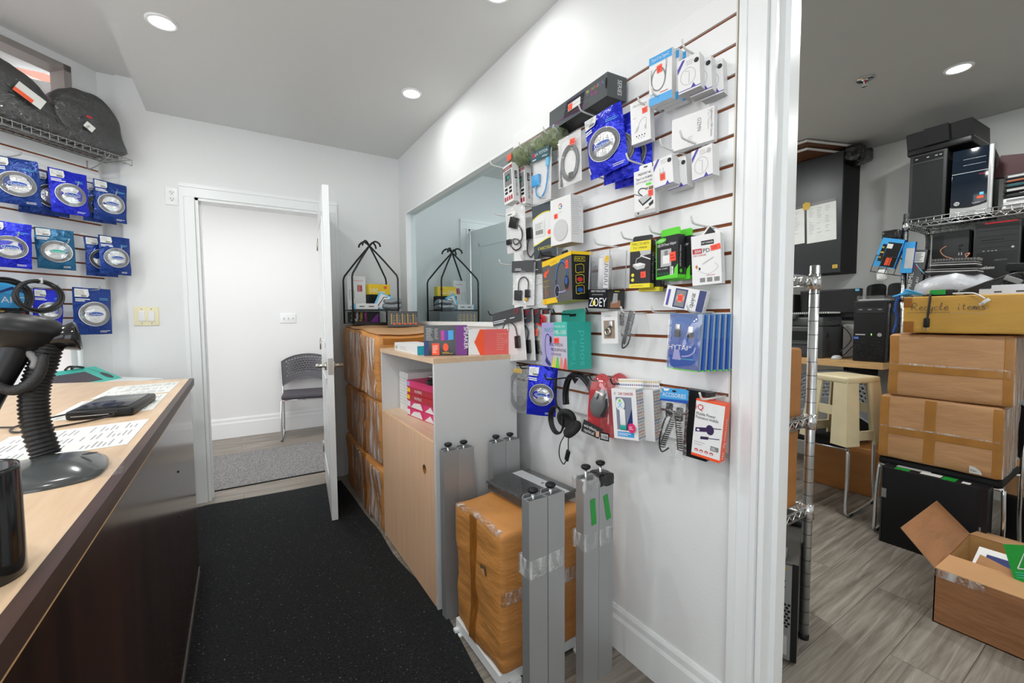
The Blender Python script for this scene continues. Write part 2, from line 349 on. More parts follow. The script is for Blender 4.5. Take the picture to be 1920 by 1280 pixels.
    def build(s, name, parent=None, M=None):
        me = bpy.data.meshes.new(name); me.from_pydata([tuple(p) for p in s.v], [], s.f)
        for m in s.mats: me.materials.append(m)
        me.polygons.foreach_set('material_index', s.fm); me.polygons.foreach_set('use_smooth', s.fs); me.update()
        o = bpy.data.objects.new(name, me); COL.objects.link(o)
        if parent: o.parent = parent
        if M is not None: o.matrix_world = M
        return o
def tag(o, label, cat, group=None):
    o['label'] = label; o['category'] = cat
    if group: o['group'] = group
    return o
def thing(name, label, cat, M=None, group=None):
    o = bpy.data.objects.new(name, None); o.empty_display_size = 0.05; COL.objects.link(o)
    if M is not None: o.matrix_world = M
    return tag(o, label, cat, group)
def struct(name, b, parent=None):
    o = b.build(name, parent)
    if parent is None: o['kind'] = 'structure'
    return o
def sbox(name, a, b_, m): return struct(name, B().box(a, b_, m))
def tree_copy(r, M, label, group=None):
    c = r.copy(); COL.objects.link(c); c.matrix_world = M; c['label'] = label
    if group: c['group'] = group
    for ch in list(r.children):
        d = ch.copy(); COL.objects.link(d); d.parent = c
        for g in list(ch.children):
            e = g.copy(); COL.objects.link(e); e.parent = d
    return c
def mframe(o, u, v, n): 
    M = Matrix((u, v, n)).transposed().to_4x4(); M.translation = Vector(o); return M
def spin(roll=0, yaw=0, pitch=0):
    return Matrix.Rotation(math.radians(yaw), 4, 'Y').inverted() @ Matrix.Rotation(math.radians(pitch), 4, 'X') @ Matrix.Rotation(math.radians(roll), 4, 'Z')
def FX(X, y, z, roll=0, yaw=0, pitch=0):     # frame facing -X: x = -Y, y = up, z = -X ; yaw > 0 brings the right edge forward
    return mframe((X, y, z), (0, -1, 0), (0, 0, 1), (-1, 0, 0)) @ spin(roll, yaw, pitch)
def FY(x, Y, z, roll=0, yaw=0, pitch=0):     # frame facing -Y
    return mframe((x, Y, z), (1, 0, 0), (0, 0, 1), (0, -1, 0)) @ spin(roll, yaw, pitch)
XR = 1.175
def RW(y, z, w, roll=0, yaw=0, pitch=0): return FX(XR-w, y, z, roll, yaw, pitch)
S2 = math.sqrt(0.5)
def LW(s, z, w, roll=0, yaw=0, pitch=0):     # frame on the diagonal left wall (panel plane X - Y = -4.22)
    return mframe((s*S2+w*S2, 4.22+s*S2-w*S2, z), (S2, S2, 0), (0, 0, 1), (S2, -S2, 0)) @ spin(roll, yaw, pitch)
def side_r(W): return mframe((W/2, 0, 0), (0, 0, -1), (0, 1, 0), (1, 0, 0))     # right side face of a front-anchored box (x runs to the back)
def side_b(H): return mframe((0, -H/2, 0), (1, 0, 0), (0, 0, 1), (0, -1, 0))   # bottom face
def GZ(k): return 2.0615-0.0796*k
def T(x, y, z): return Matrix.Translation((x, y, z))
# ------------------------------------------------------------------ the setting
YF, CZ = 3.584, 2.565
sbox('floor', (-3.2, -1.72, -0.06), (4.5, 5.6, 0.0), FLOOR)
# right wall of the shop (0.115 thick), with the mirror niche and the opening to the back room
MY0, MY1, MZ0, MZ1 = 1.805, 3.405, 1.222, 2.087
b = B()
b.box((XR, 0.603, 0), (1.29, MY0, CZ), WALL).box((XR, MY1, 0), (1.29, YF, CZ), WALL).box((XR, MY0, 0), (1.29, MY1, MZ0), WALL).box((XR, MY0, MZ1), (1.29, MY1, CZ), WALL)
b.box((1.215, MY0, MZ0), (1.29, MY1, MZ1), WALL)
b.box((XR, -0.36, 2.14), (1.29, 0.603, CZ), WALL).box((XR, -1.6, 0), (1.29, -0.36, CZ), WALL)
struct('wall_right', b)
b = B(); b.box((-0.575, YF, 0), (-0.205, YF+0.12, 2.8), WALL).box((0.60, YF, 0), (1.29, YF+0.12, 2.8), WALL).box((-0.205, YF, 2.06), (0.60, YF+0.12, 2.8), WALL)
b.box((-0.80, YF+0.018, 0), (-0.575, YF+0.12, 2.8), WALL)
struct('wall_far', b)
WS = [(-3.2, -0.895)]
b = B().at(LW(0, 0, -0.03))
b.box((-3.3, 0, -0.12), (-0.895, 0.84, 0), WALL).box((-3.3, 1.235, -0.12), (-0.895, 2.30, 0), WALL).box((-3.3, 2.70, -0.12), (-0.895, 2.8, 0), WALL)
b.box((-1.085, 0.84, -0.12), (-0.895, 1.235, 0), WALL).box((-1.035, 2.30, -0.12), (-0.895, 2.70, 0), WALL)
b.box((-3.3, 0.84, -0.12), (-2.7, 1.235, 0), WALL).box((-3.3, 2.30, -0.12), (-2.7, 2.70, 0), WALL)
struct('wall_left', b)
b = B(); b.box((-2.62, -1.6, 0), (-2.5, 1.75, 0.9), WALL).box((-2.62, -1.6, 2.6), (-2.5, 1.75, 2.8), WALL).box((-2.62, -1.6, 0.9), (-2.5, -1.4, 2.6), WALL).box((-2.62, 1.6, 0.9), (-2.5, 1.75, 2.6), WALL)
struct('wall_left_side', b)
b = B()  # unseen window added to throw daylight onto the left-facing fronts
for y in (-1.4, 0.08, 1.56): b.box((-2.60, y, 0.9), (-2.54, y+0.04, 2.6), TRIM)
for z in (0.9, 2.56): b.box((-2.60, -1.4, z), (-2.54, 1.6, z+0.04), TRIM)
w4 = struct('window_4', b); b = B(); b.quad([(-2.57, -1.4, 0.9), (-2.57, 1.6, 0.9), (-2.57, 1.6, 2.6), (-2.57, -1.4, 2.6)], GLASS); b.build('window_pane', w4)
b = B(); b.box((-2.6, -1.72, 0), (4.5, -1.6, 0.4), WALL).box((-2.6, -1.72, 2.4), (4.5, -1.6, 2.8), WALL).box((-2.6, -1.72, 0.4), (-2.1, -1.6, 2.4), WALL).box((-0.30, -1.72, 0.4), (4.5, -1.6, 2.4), WALL)
struct('wall_near', b)
b = B()  # unseen window added behind the camera as daylight fill
for x in (-2.1, -1.22, -0.34): b.box((x, -1.70, 0.4), (x+0.04, -1.64, 2.4), TRIM)
for z in (0.4, 2.36): b.box((-2.1, -1.70, z), (-0.3, -1.64, z+0.04), TRIM)
w3 = struct('window_3', b); b = B(); b.quad([(-2.1, -1.67, 0.4), (-0.3, -1.67, 0.4), (-0.3, -1.67, 2.4), (-2.1, -1.67, 2.4)], GLASS); b.build('window_pane', w3)
sbox('wall_back_room_end', (4.279, -1.6, 0), (4.4, 3.7, CZ), mat('back_room_paint', (0.78, 0.79, 0.77), 0.5))
sbox('wall_back_room_side', (1.29, 3.1, 0), (4.4, 3.22, CZ), WALL)
sbox('ceiling', (-0.433, -1.6, CZ), (1.29, YF, CZ+0.25), CEIL)
sbox('ceiling_raised', (-3.0, -1.6, 2.745), (-0.433, YF+0.2, 2.82), CEIL)
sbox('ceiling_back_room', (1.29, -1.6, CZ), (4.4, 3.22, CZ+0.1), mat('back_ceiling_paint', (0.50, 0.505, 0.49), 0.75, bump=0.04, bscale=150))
# hall behind the far door
sbox('wall_hall', (-2.2, 5.41, 0), (3.4, 5.53, CZ), WALL); sbox('wall_hall_end', (2.6, YF+0.12, 0), (2.72, 5.41, CZ), WALL)
sbox('ceiling_hall', (-2.2, YF+0.12, CZ), (2.72, 5.53, CZ+0.1), CEIL)
sbox('wall_hall_front', (1.29, YF-0.02, 0), (2.72, YF+0.12, CZ), WALL)
def baseboard(name, M, L, h=0.13):
    b = B().at(M); b.prism([(0, 0), (0.014, 0), (0.014, h*0.72), (0.009, h*0.80), (0.009, h*0.92), (0.004, h), (0, h)], 0, L, TRIM); return struct(name, b)
def along_y(x, y, s): return mframe((x, y, 0), (s, 0, 0), (0, 0, 1), (0, -s, 0))   # profile x away from the wall
baseboard('baseboard_right', along_y(XR, 0.69, -1), 0.96, 0.165)
baseboard('baseboard_hall', mframe((2.6, 5.41, 0), (0, -1, 0), (0, 0, 1), (-1, 0, 0)), 4.6, 0.21)
# casings
def casing(b, x0, x1, y0, y1, m=TRIM):        # flat stock with a bead along both edges, local xy plane, thickness along z
    b.box((x0, y0, 0), (x1, y1, 0.012), m)
    if y1-y0 > x1-x0: b.box((x0, y0, 0.012), (x0+(x1-x0)*0.28, y1, 0.018), m); b.box((x1-(x1-x0)*0.2, y0, 0.012), (x1, y1, 0.015), m)
    else: b.box((x0, y1-(y1-y0)*0.28, 0.012), (x1, y1, 0.018), m); b.box((x0, y0, 0.012), (x1, y0+(y1-y0)*0.2, 0.015), m)
b = B().at(FY(0, YF, 0))
casing(b, -0.289, -0.209, 0, 2.06); casing(b, 0.604, 0.684, 0, 2.06); casing(b, -0.289, 0.684, 2.06, 2.145)
b.at(Matrix()); b.box((-0.205, YF-0.004, 0), (-0.188, YF+0.125, 2.06), TRIM).box((0.583, YF-0.004, 0), (0.60, YF+0.125, 2.06), TRIM).box((-0.205, YF-0.004, 2.043), (0.60, YF+0.125, 2.06), TRIM)
b.box((-0.188, YF+0.05, 0), (-0.176, YF+0.085, 2.043), TRIM)
struct('trim_1', b)
b = B().at(FX(XR, 0, 0))
casing(b, -0.677, -0.606, 0, 2.22); 
b.at(Matrix()); b.box((XR-0.004, 0.588, 0), (1.294, 0.603, 2.14), TRIM); b.box((1.215, 0.574, 0), (1.255, 0.588, 2.14), TRIM)
b.box((XR-0.004, -0.36, 0), (1.294, -0.345, 2.14), TRIM).box((XR-0.004, -0.345, 2.125), (1.294, 0.588, 2.14), TRIM)
t = struct('trim_2', b)
B().box((1.262, 0.5862, 0.972), (1.282, 0.5882, 1.022), NICKEL).box((1.268, 0.5855, 0.985), (1.276, 0.5864, 1.009), BLACK).build('strike_plate', t)
# mirror set into the right wall, with a white returned edge
b = B(); b.box((1.209, MY0, MZ0), (1.2149, MY1, MZ1), MIRROR)
o = b.build('wall_mirror'); tag(o, 'large teal-tinted mirror set into the right wall behind the boxes', 'mirror')
b = B(); b.box((XR-0.006, MY0, MZ1-0.004), (1.21, MY1, MZ1+0.012), TRIM).box((XR-0.006, MY1-0.006, MZ0), (1.21, MY1+0.012, MZ1+0.012), TRIM).box((XR-0.02, MY0, MZ0-0.02), (1.21, MY1, MZ0+0.004), TRIM)
b.build('mirror_edge', o)
# diagonal wall windows
def window(n, s0, s1, z0, z1, FR, split=None):
    b = B().at(LW(0, 0, -0.03)); t = 0.035
    b.box((s0, z0, -0.1), (s0+t, z1, 0.006), FR).box((s1-t, z0, -0.1), (s1, z1, 0.006), FR).box((s0, z0, -0.1), (s1, z0+t, 0.006), FR).box((s0, z1-t, -0.1), (s1, z1, 0.006), FR)
    for q in split or (): b.box((q, z0, -0.08), (q+0.03, z1, -0.02), FR)
    w = struct('window_%d' % n, b)
    B().at(LW(0, 0, -0.03)).rect(s0, z0, s1, z1, GLASS, -0.06).build('window_pane', w)
    return w
WFR = mat('window_frame_grey', (0.36, 0.33, 0.31), 0.45, 0.3)
window(1, -2.7, -1.035, 2.30, 2.70, WFR, (-1.6,)); window(2, -2.7, -1.085, 0.84, 1.235, TRIM, (-1.6,))
b = B(); b.cyl(LW(-1.09, 0.84, 0.0).translation, LW(-1.09, 1.235, 0.0).translation, 0.012, TRIM); b.build('trim_3')['kind'] = 'structure'
# outside: the neighbour's brick front and the pavement
b = B().at(LW(-2.0, 0, -4.5)); b.box((-6, -0.2, -0.3), (5, 8.0, 0), BRICK); o = b.build('brick_building'); tag(o, 'pinkish brick building front seen out of the upper left window', 'building')
b = B().at(LW(-2.0, 0, -0.2)); b.box((-6, -0.3, -4.3), (1.3, -0.2, 0), mat('pavement', (0.55, 0.53, 0.5), 0.9)); b.build('floor_pavement')['kind'] = 'structure'

# ------------------------------------------------------------------ ceiling fittings
def pot(x, y, label, e, first=[None]):
    t = thing('recessed_ceiling_light', label, 'ceiling light', T(x, y, CZ), 'recessed ceiling lights')
    B().lathe([(0.046, -0.001), (0.047, -0.007), (0.056, -0.008), (0.060, -0.004), (0.060, 0.0)], TRIM, 32).build('trim_ring', t)
    B().ell(0, 0, 0.047, 0.047, EMIT, -0.0045, 32).build('diffuser', t)
    lamp('lamp_glow', 'DISK', (0, 0, -0.012), e, 0.09, POT_COL, parent=t)
pot(-0.232, 2.495, 'round recessed ceiling light above the counter, left of the doorway', POT_W)
pot(0.910, 2.500, 'round recessed ceiling light near the mirror wall, above the cabinet', POT_W*0.3)
pot(0.937, 1.560, 'round recessed ceiling light cut off by the top edge of the photo', POT_W*0.2)
pot(3.30, 0.717, 'round recessed ceiling light in the back room ceiling', POT_W*1.2)
t = thing('fire_sprinkler', 'small red and chrome fire sprinkler on the back room ceiling', 'sprinkler', T(3.0, 1.026, CZ))
B().lathe([(0.02, 0), (0.04, -0.003), (0.038, -0.006), (0.016, -0.004), (0.012, -0.012)], CHROME).build('escutcheon', t)
b = B(); b.cyl((0, 0, -0.004), (0, 0, -0.022), 0.006, RED, 10); b.tube(smooth([(0.012, 0, -0.008), (0.014, 0, -0.02), (0.002, 0, -0.036)]), 0.0025, CHROME, 6); b.tube(smooth([(-0.012, 0, -0.008), (-0.014, 0, -0.02), (-0.002, 0, -0.036)]), 0.0025, CHROME, 6); b.build('sprinkler_head', t)
B().lathe([(0.001, -0.037), (0.015, -0.038), (0.016, -0.040), (0.001, -0.040)], CHROME, 16).build('deflector', t)

# ------------------------------------------------------------------ wall plates
t = thing('power_outlet', 'white double power outlet plate beside the far door casing', 'outlet', FY(-0.325, YF, 2.052))
b = B(); b.gbox((-0.035, -0.057, 0), (0.035, 0.057, 0.006), TRIM, 0.003, 1); b.build('cover_plate', t)
for sy in (-0.021, 0.021):
    b = B(); b.ell(0, sy, 0.017, 0.016, WHITE, 0.0068); b.rect(-0.008, sy, -0.0055, sy+0.009, BLACK, 0.0072).rect(0.0055, sy, 0.008, sy+0.008, BLACK, 0.0072).ell(0, sy-0.007, 0.0028, 0.0028, BLACK, 0.0072, 10); b.build('socket', t)
t = thing('light_switch', 'ivory double rocker switch plate on the wall left of the far door', 'light switch', FY(-0.483, YF, 1.275))
b = B(); b.gbox((-0.062, -0.06, 0), (0.062, 0.06, 0.006), IVORY, 0.003, 1)
for sx in (-0.024, 0.024):
    for sy in (-0.046, 0.046): b.ell(sx, sy, 0.0028, 0.0028, BLACK, 0.0066, 8)
b.build('cover_plate', t)
for sx in (-0.024, 0.024): B().gbox((sx-0.016, -0.033, 0.004), (sx+0.016, 0.033, 0.011), WHITE, 0.003, 1).build('rocker', t)
t = thing('light_switch', 'white triple toggle switch plate on the bright hall wall above the chair', 'light switch', FY(0.487, 5.41, 1.262))
B().gbox((-0.08, -0.055, 0), (0.08, 0.055, 0.006), TRIM, 0.003, 1).build('cover_plate', t)
for sx in (-0.046, 0, 0.046): B().box((sx-0.004, -0.012, 0.005), (sx+0.004, 0.006, 0.014), LGREY).build('toggle', t)

# ------------------------------------------------------------------ slatwalls
def slatwall(name, M, s0, s1, z0, z1, label):
    b = B().at(M); th = 0.018
    b.box((s0, z0, -0.0125), (s1, z1, -0.0085), GROOVE)
    zs = [z0]+[GZ(k) for k in range(60, -10, -1) if z0+0.01 < GZ(k) < z1-0.01]+[z1]
    for a, c in zip(zs[:-1], zs[1:]):
        a2 = a+0.005 if a != z0 else a; c2 = c-0.005 if c != z1 else c
        b.box((s0, a2, -0.0084), (s1, c2, 0), SLAT)
    b.box((s1, z0, -0.0125), (s1+0.004, z1, 0.0), mat('panel_edge', (0.72, 0.69, 0.60), 0.5))
    o = b.build(name); tag(o, label, 'slatwall')
slatwall('slatwall_panel', RW(0, 0, 0.0135), -1.797, -0.688, GZ(15)-0.006, 2.14-0.005, 'white slatwall panel with brown grooves on the right wall')
slatwall('slatwall_panel', LW(0, 0, 0), -2.6, -0.94, 1.21, GZ(-2)+0.03, 'white slatwall panel with brown grooves on the diagonal left wall')
# ------------------------------------------------------------------ far door, rugs
DYH, DYE = 3.575, 2.77
t = thing('door', 'white panelled door standing open into the shop in front of the boxes', 'door')
hx, hy, ex, ey = 0.578, 3.575, 0.487, 2.775     # hinge and free edge
u = Vector((hx-ex, hy-ey, 0)); L = u.length; u.normalize(); n = Vector((-u.y, u.x, 0))
DM = mframe((ex, ey, 0), u, (0, 0, 1), u.cross(Vector((0, 0, 1))))     # x from free edge to hinge, y up, z to the wall side
DM = mframe((ex, ey, 0.012), u, (0, 0, 1), u.cross(Vector((0, 0, 1))))
b = B().at(DM); b.box((0, 0, -0.036), (L, 2.03, 0), TRIM)
for (x0, x1, y0, y1) in ((0.12, L-0.12, 0.2, 0.86), (0.12, L-0.12, 1.06, 1.9)):
    for zz, d in ((-0.036, -0.004), (0, 0.004)):
        for k, (a0, a1, c0, c1) in enumerate(((x0, x1, y0, y0+0.03), (x0, x1, y1-0.03, y1), (x0, x0+0.03, y0, y1), (x1-0.03, x1, y0, y1))):
            z0, z1 = sorted((zz, zz+d)); b.box((a0, c0, z0), (a1, c1, z1), TRIM)
b.build('door_leaf', t)
b = B().at(DM)
b.box((-0.002, 0.90, -0.032), (0.0, 1.0, -0.004), NICKEL).box((-0.004, 0.94, -0.024), (-0.001, 0.96, -0.012), NICKEL)
b.build('latch_plate', t)
for s in (1, -1):
    b = B().at(DM); z = 0 if s > 0 else -0.036
    b.cyl((0.065, 0.95, z), (0.065, 0.95, z+s*0.012), 0.027, NICKEL, 20); b.cyl((0.065, 0.95, z), (0.065, 0.95, z+s*0.05), 0.011, NICKEL, 12)
    b.tube(smooth([(0.065, 0.95, z+s*0.05), (0.10, 0.951, z+s*0.055), (0.17, 0.948, z+s*0.05)]), 0.0085, NICKEL, 10)
    b.build('door_handle', t)
for zz in (0.25, 1.05, 1.80): B().at(DM).cyl((L+0.004, zz-0.045, -0.04), (L+0.004, zz+0.045, -0.04), 0.007, NICKEL, 10).build('hinge', t)
# carpet with an uneven right edge
ed = [(0.665, 1.0), (0.668, 1.25), (0.690, 1.5), (0.703, 1.70), (0.694, 1.84), (0.672, 2.0), (0.655, 2.2), (0.660, 2.4), (0.662, 2.52), (0.648, 2.75), (0.645, 3.0), (0.640, 3.2), (0.632, 3.462)]
ed2 = [(p.x, p.y) for p in smooth([(x, y, 0) for x, y in ed], 4)]
poly = [(-0.194, -0.9), (0.66, -0.9)]+ed2+[(0.3, 3.458), (0.05, 3.472), (-0.2, 3.492), (-0.40, 3.46), (-0.40, 2.66), (-0.194, 2.60)]
b = B(); b.prism(poly, 0, 0.009, CARPET); tag(b.build('black_carpet'), 'black linty carpet covering the shop floor beside the counter', 'carpet')
b = B(); b.box((-1.6, 3.765, 0), (2.4, 4.715, 0.008), HALLMAT); b.box((-1.6, 3.757, 0), (2.4, 3.765, 0.006), BLACKM); tag(b.build('grey_doormat'), 'grey flecked mat lying in the hall beyond the door', 'doormat')

# ------------------------------------------------------------------ stacking chairs
def perf_chair(t, SM, FM_, sw=0.46, holes=True):
    """local: x right, y towards the back, z up, origin on the floor under the seat centre"""
    w = sw/2
    b = B(); b.gbox((-w+0.01, -0.22, 0.425), (w-0.01, 0.21, 0.475), FM_, 0.022, 5)
    b.build('seat', t)
    # back: curved shell with rows of slots
    nx, nz = 37, 22; H0, H1 = 0.565, 0.86
    def pt(i, k, off=0.0):
        a = i/(nx-1)*2-1; v = k/(nz-1)
        top = H1-0.055*a*a-0.02*a**4; bot = H0-0.045*abs(a)**1.5+0.035*(1-a*a)
        z = bot+(top-bot)*v
        return ((w+0.008-0.012*(1-v))*a, 0.205+0.07*v-0.05*a*a+off, z)
    vs = []; fs = []; hol = set()
    if holes:
        for k in range(6, nz-3):
            for i in range(3, nx-4):
                if (k % 2 == 0) and (i+(k//2) % 2*1) % 2 == 0: hol.add((i, k))
    for off in (0, 0.012):
        for k in range(nz):
            for i in range(nx): vs.append(pt(i, k, off))
    q = nx*nz
    for k in range(nz-1):
        for i in range(nx-1):
            if (i, k) in hol:
                a, c, d, e = k*nx+i, k*nx+i+1, (k+1)*nx+i+1, (k+1)*nx+i
                for p, r in ((a, c), (c, d), (d, e), (e, a)): fs.append((p, r, r+q, p+q))
                continue
            a = k*nx+i; fs.append((a, a+1, a+nx+1, a+nx)); fs.append((a+q, a+nx+q, a+nx+1+q, a+1+q))
    rim = [i for i in range(nx)]+[k*nx+nx-1 for k in range(1, nz)]+[(nz-1)*nx+i for i in range(nx-2, -1, -1)]+[k*nx for k in range(nz-2, 0, -1)]
    for a, c in zip(rim, rim[1:]+rim[:1]): fs.append((a, c, c+q, a+q))
    b = B(); b.add(vs, fs, SM, True); b.build('backrest', t)
    for s in (-1, 1):
        b = B(); x = s*(w-0.005)
        b.tube(smooth([(x, 0.215, 0.60), (x, 0.20, 0.44), (x, 0.205, 0.20), (x*1.02, 0.215, 0.035), (x*1.02, 0.19, 0.012), (x*1.02, 0.10, 0.011), (x*1.02, -0.16, 0.011), (x*1.02, -0.205, 0.022), (x, -0.212, 0.06), (x, -0.20, 0.25), (x*0.97, -0.185, 0.42)], 5), 0.0105, CHROME, 10)
        lg = b.build('sled_leg', t)
        for yy in (-0.16, 0.17): B().gbox((x*1.02-0.014, yy-0.02, 0.0), (x*1.02+0.014, yy+0.02, 0.016), BLACK, 0.004, 1).build('glide', lg)
    b = B(); b.tube([(-w+0.01, -0.185, 0.42), (w-0.01, -0.185, 0.42)], 0.009, CHROME, 8); b.build('cross_bar', t)
    b = B(); b.tube([(-w+0.01, 0.19, 0.42), (w-0.01, 0.19, 0.42)], 0.009, CHROME, 8); b.build('cross_bar', t)
t = thing('hall_chair', 'slate grey stacking chair with perforated back against the bright hall wall', 'chair', T(0.62, 5.09, 0)@Matrix.Rotation(math.radians(-8), 4, 'Z'))
perf_chair(t, SEATG, SEATF, 0.50)

# ------------------------------------------------------------------ counter
t = thing('shop_counter', 'dark wood fronted shop counter with a pale beech top', 'counter')
CT = 0.965
pts = [(-0.203, 0.15), (-0.203, 2.588), (-0.95, 2.855), (-0.95, 0.15)]
B().prism(pts, CT-0.028, CT, BEECHTOP).build('worktop', t)
b = B(); b.box((-0.203, 0.15, CT-0.029), (-0.185, 2.592, CT+0.0015), BANDWOOD); b.build('edge_band', t)
b = B(); b.box((-0.203, 0.15, CT-0.034), (-0.1862, 2.592, CT-0.0292), BAREBOARD); b.build('band_underside', t)
b = B(); b.box((-0.225, 0.15, 0.035), (-0.198, 2.575, CT-0.03), DARKWOOD)
for (yy, zz) in ((1.95, 0.70), (1.93, 0.54)): b.cyl((-0.199, yy, zz), (-0.195, yy, zz), 0.004, BLACK, 8)
b.build('front_panel', t)
b = B(); b.box((-0.93, 2.50, 0.0), (-0.225, 2.57, CT-0.03), DARKWOOD); b.build('end_panel', t)
b = B(); b.box((-0.215, 0.15, 0), (-0.196, 2.575, 0.035), mat('toe_strip', (0.16, 0.145, 0.13), 0.6)); b.build('toe_kick', t)

def on_ctr(x, y, rz=0, dz=0.0): return T(x, y, CT+dz)@Matrix.Rotation(math.radians(rz), 4, 'Z')
def sheet(name, label, pts, rows):
    cx = sum(p[0] for p in pts)/4; cy = sum(p[1] for p in pts)/4
    b = B(); P = [(x-cx, y-cy) for x, y in pts]
    b.prism(P, 0, 0.0008, PAPER)
    A, Bq, C_, D = [Vector((x, y, 0)) for x, y in P]
    for i in range(rows):
        v = 0.06+0.88*i/rows
        for j in range(3):
            u0 = 0.06+0.31*j; u1 = u0+0.10+0.17*rnd.random()
            if rnd.random() < 0.25: continue
            q = []
            for (uu, vv) in ((u0, v), (u1, v), (u1, v+0.3/rows), (u0, v+0.3/rows)):
                q.append((A*(1-uu)+Bq*uu)*(1-vv)+(D*(1-uu)+C_*uu)*vv)
            b.add([(p.x, p.y, 0.0011) for p in q], [(0, 1, 2, 3)], GINK)
    o = b.build(name, M=T(cx, cy, CT+0.0003)); tag(o, label, 'paper')
sheet('price_list', 'printed sheet taped on the counter nearest the far corner', [(-0.235, 2.16), (-0.23, 2.50), (-0.45, 2.46), (-0.455, 2.12)], 26)
sheet('price_list', 'printed sheet lying under the black disc drive on the counter', [(-0.235, 1.76), (-0.235, 2.12), (-0.47, 2.08), (-0.47, 1.72)], 26)
sheet('price_list', 'printed sheet on the counter beside the scanner neck', [(-0.222, 1.30), (-0.222, 1.60), (-0.48, 1.545), (-0.47, 1.255)], 24)
t = thing('disc_drive', 'slim black external drive with a cable lying on the counter papers', 'disc drive', on_ctr(-0.335, 1.83, -4, 0.0012))
b = B(); b.gbox((-0.075, -0.14, 0), (0.075, 0.14, 0.026), BLACK, 0.008, 2); b.build('drive_case', t)
b = B(); b.box((-0.070, -0.142, 0.009), (0.04, -0.139, 0.021), BLACKG).box((-0.062, -0.1425, 0.010), (0.02, -0.1415, 0.0115), LGREY); b.build('disc_tray', t)
b = B(); b.gbox((-0.06, -0.125, 0.0255), (0.06, 0.125, 0.0285), BLACKG, 0.002, 1); b.build('drive_lid', t)
b = B(); b.tube(smooth([(-0.075, -0.07, 0.012), (-0.12, -0.10, 0.006), (-0.16, -0.18, 0.003), (-0.12, -0.26, 0.003), (-0.02, -0.20, 0.003), (0.03, -0.155, 0.008), (0.03, -0.141, 0.012)], 7), 0.0026, CABLE, 6)
b.tube(smooth([(-0.16, -0.18, 0.003), (-0.22, -0.16, 0.003), (-0.30, -0.20, 0.003)], 6), 0.0026, CABLE, 6); b.build('cable', t)
# barcode scanner in its gooseneck stand
t = thing('scanner_stand', 'black gooseneck scanner stand taped to the counter', 'scanner stand', on_ctr(-0.30, 1.125, 8))
def basez(x, y):
    q = max(0.0, 1-(x/0.078)**2-(y/0.105)**2); return 0.006+0.034*q
vs = []; fs = []; nr, na = 9, 40
for i in range(nr+1):
    for a in range(na):
        f = i/nr; th = 2*PI*a/na; sq = 1/max(abs(math.cos(th)), abs(math.sin(th)))**0.45
        x, y = 0.078*f*math.cos(th)*min(sq, 1.13), 0.105*f*math.sin(th)*min(sq, 1.13); vs.append((x, y, 0.006+0.027*max(0, 1-f*f)**0.9))
for i in range(nr):
    for a in range(na): c = (a+1) % na; fs.append((i*na+a, (i+1)*na+a, (i+1)*na+c, i*na+c))
k = len(vs)
for a in range(na): x, y, z = vs[nr*na+a]; vs.append((x, y, 0))
for a in range(na): c = (a+1) % na; fs.append((nr*na+a, k+a, k+c, nr*na+c))
b = B(); b.add(vs, fs, mat('base_charcoal', (0.06, 0.065, 0.065), 0.18), True); b.ell(0.052, 0.0, 0.012, 0.008, BLACK, 0.0285, 14); b.build('weighted_base', t)
neck = smooth([(-0.010, 0.04, 0.028), (-0.022, 0.05, 0.09), (-0.022, 0.057, 0.15), (-0.008, 0.06, 0.205), (0.004, 0.06, 0.255)], 24)
rr = []; pp = []
for i, p in enumerate(neck): pp.append(p); rr.append(0.0225 if i % 3 == 0 else (0.0192 if i % 3 == 1 else 0.0215))
b = B(); b.tube(pp, rr, BLACK, 20); b.build('gooseneck', t)
b = B(); q = smooth([(-0.068, 0.03, 0.178), (-0.050, 0.028, 0.160), (-0.028, 0.026, 0.164), (-0.010, 0.026, 0.188), (-0.002, 0.028, 0.222)], 6)
b.tube(q, [0.0065+0.0035*math.sin(PI*i/(len(q)-1)) for i in range(len(q))], BLACKT, 14); b.build('cradle_cup', t)
b = B(); b.add([(0.03, -0.10, 0.004), (0.1, -0.09, 0.002), (0.1, 0.02, 0.002), (0.05, 0.05, 0.02)], [(0, 1, 2, 3)], FILM); b.build('clear_tape', t)
t = thing('barcode_scanner', 'black handheld barcode scanner resting in the gooseneck stand', 'barcode scanner', on_ctr(-0.30, 1.125, 8))
HM = T(-0.030, 0.06, 0.268)@Matrix.Rotation(math.radians(9), 4, 'Y')
b = B().at(HM); b.lathe([(0.0, 0.030), (0.022, 0.029), (0.042, 0.023), (0.054, 0.013), (0.060, 0.003), (0.060, -0.002), (0.056, -0.006), (0.054, -0.010), (0.044, -0.024), (0.026, -0.038), (0.0, -0.042)], BLACK, 36, sx=1.0, sy=0.72); b.build('scanner_head', t)
b = B().at(HM@T(0.055, 0, -0.008)@Matrix.Rotation(math.radians(72), 4, 'Y')); b.lathe([(0.022, -0.02), (0.030, 0.0), (0.036, 0.016), (0.034, 0.019), (0.028, 0.015), (0.024, 0.002), (0.0, 0.0)], BLACKG, 28, sx=0.8, sy=1.0); b.build('scan_nose', t)
b = B(); q = smooth([(-0.032, 0.06, 0.262), (-0.044, 0.058, 0.225), (-0.063, 0.055, 0.18), (-0.085, 0.052, 0.13), (-0.099, 0.05, 0.095)], 6); b.tube(q, [0.024-0.004*math.sin(PI*i/(len(q)-1)) for i in range(len(q))], BLACK, 18); b.build('handle', t)
b = B(); b.tube(smooth([(-0.026, 0.05, 0.228), (-0.016, 0.045, 0.21), (-0.020, 0.045, 0.195)], 5), [0.007]*10+[0.004], GREY, 10); b.build('trigger', t)
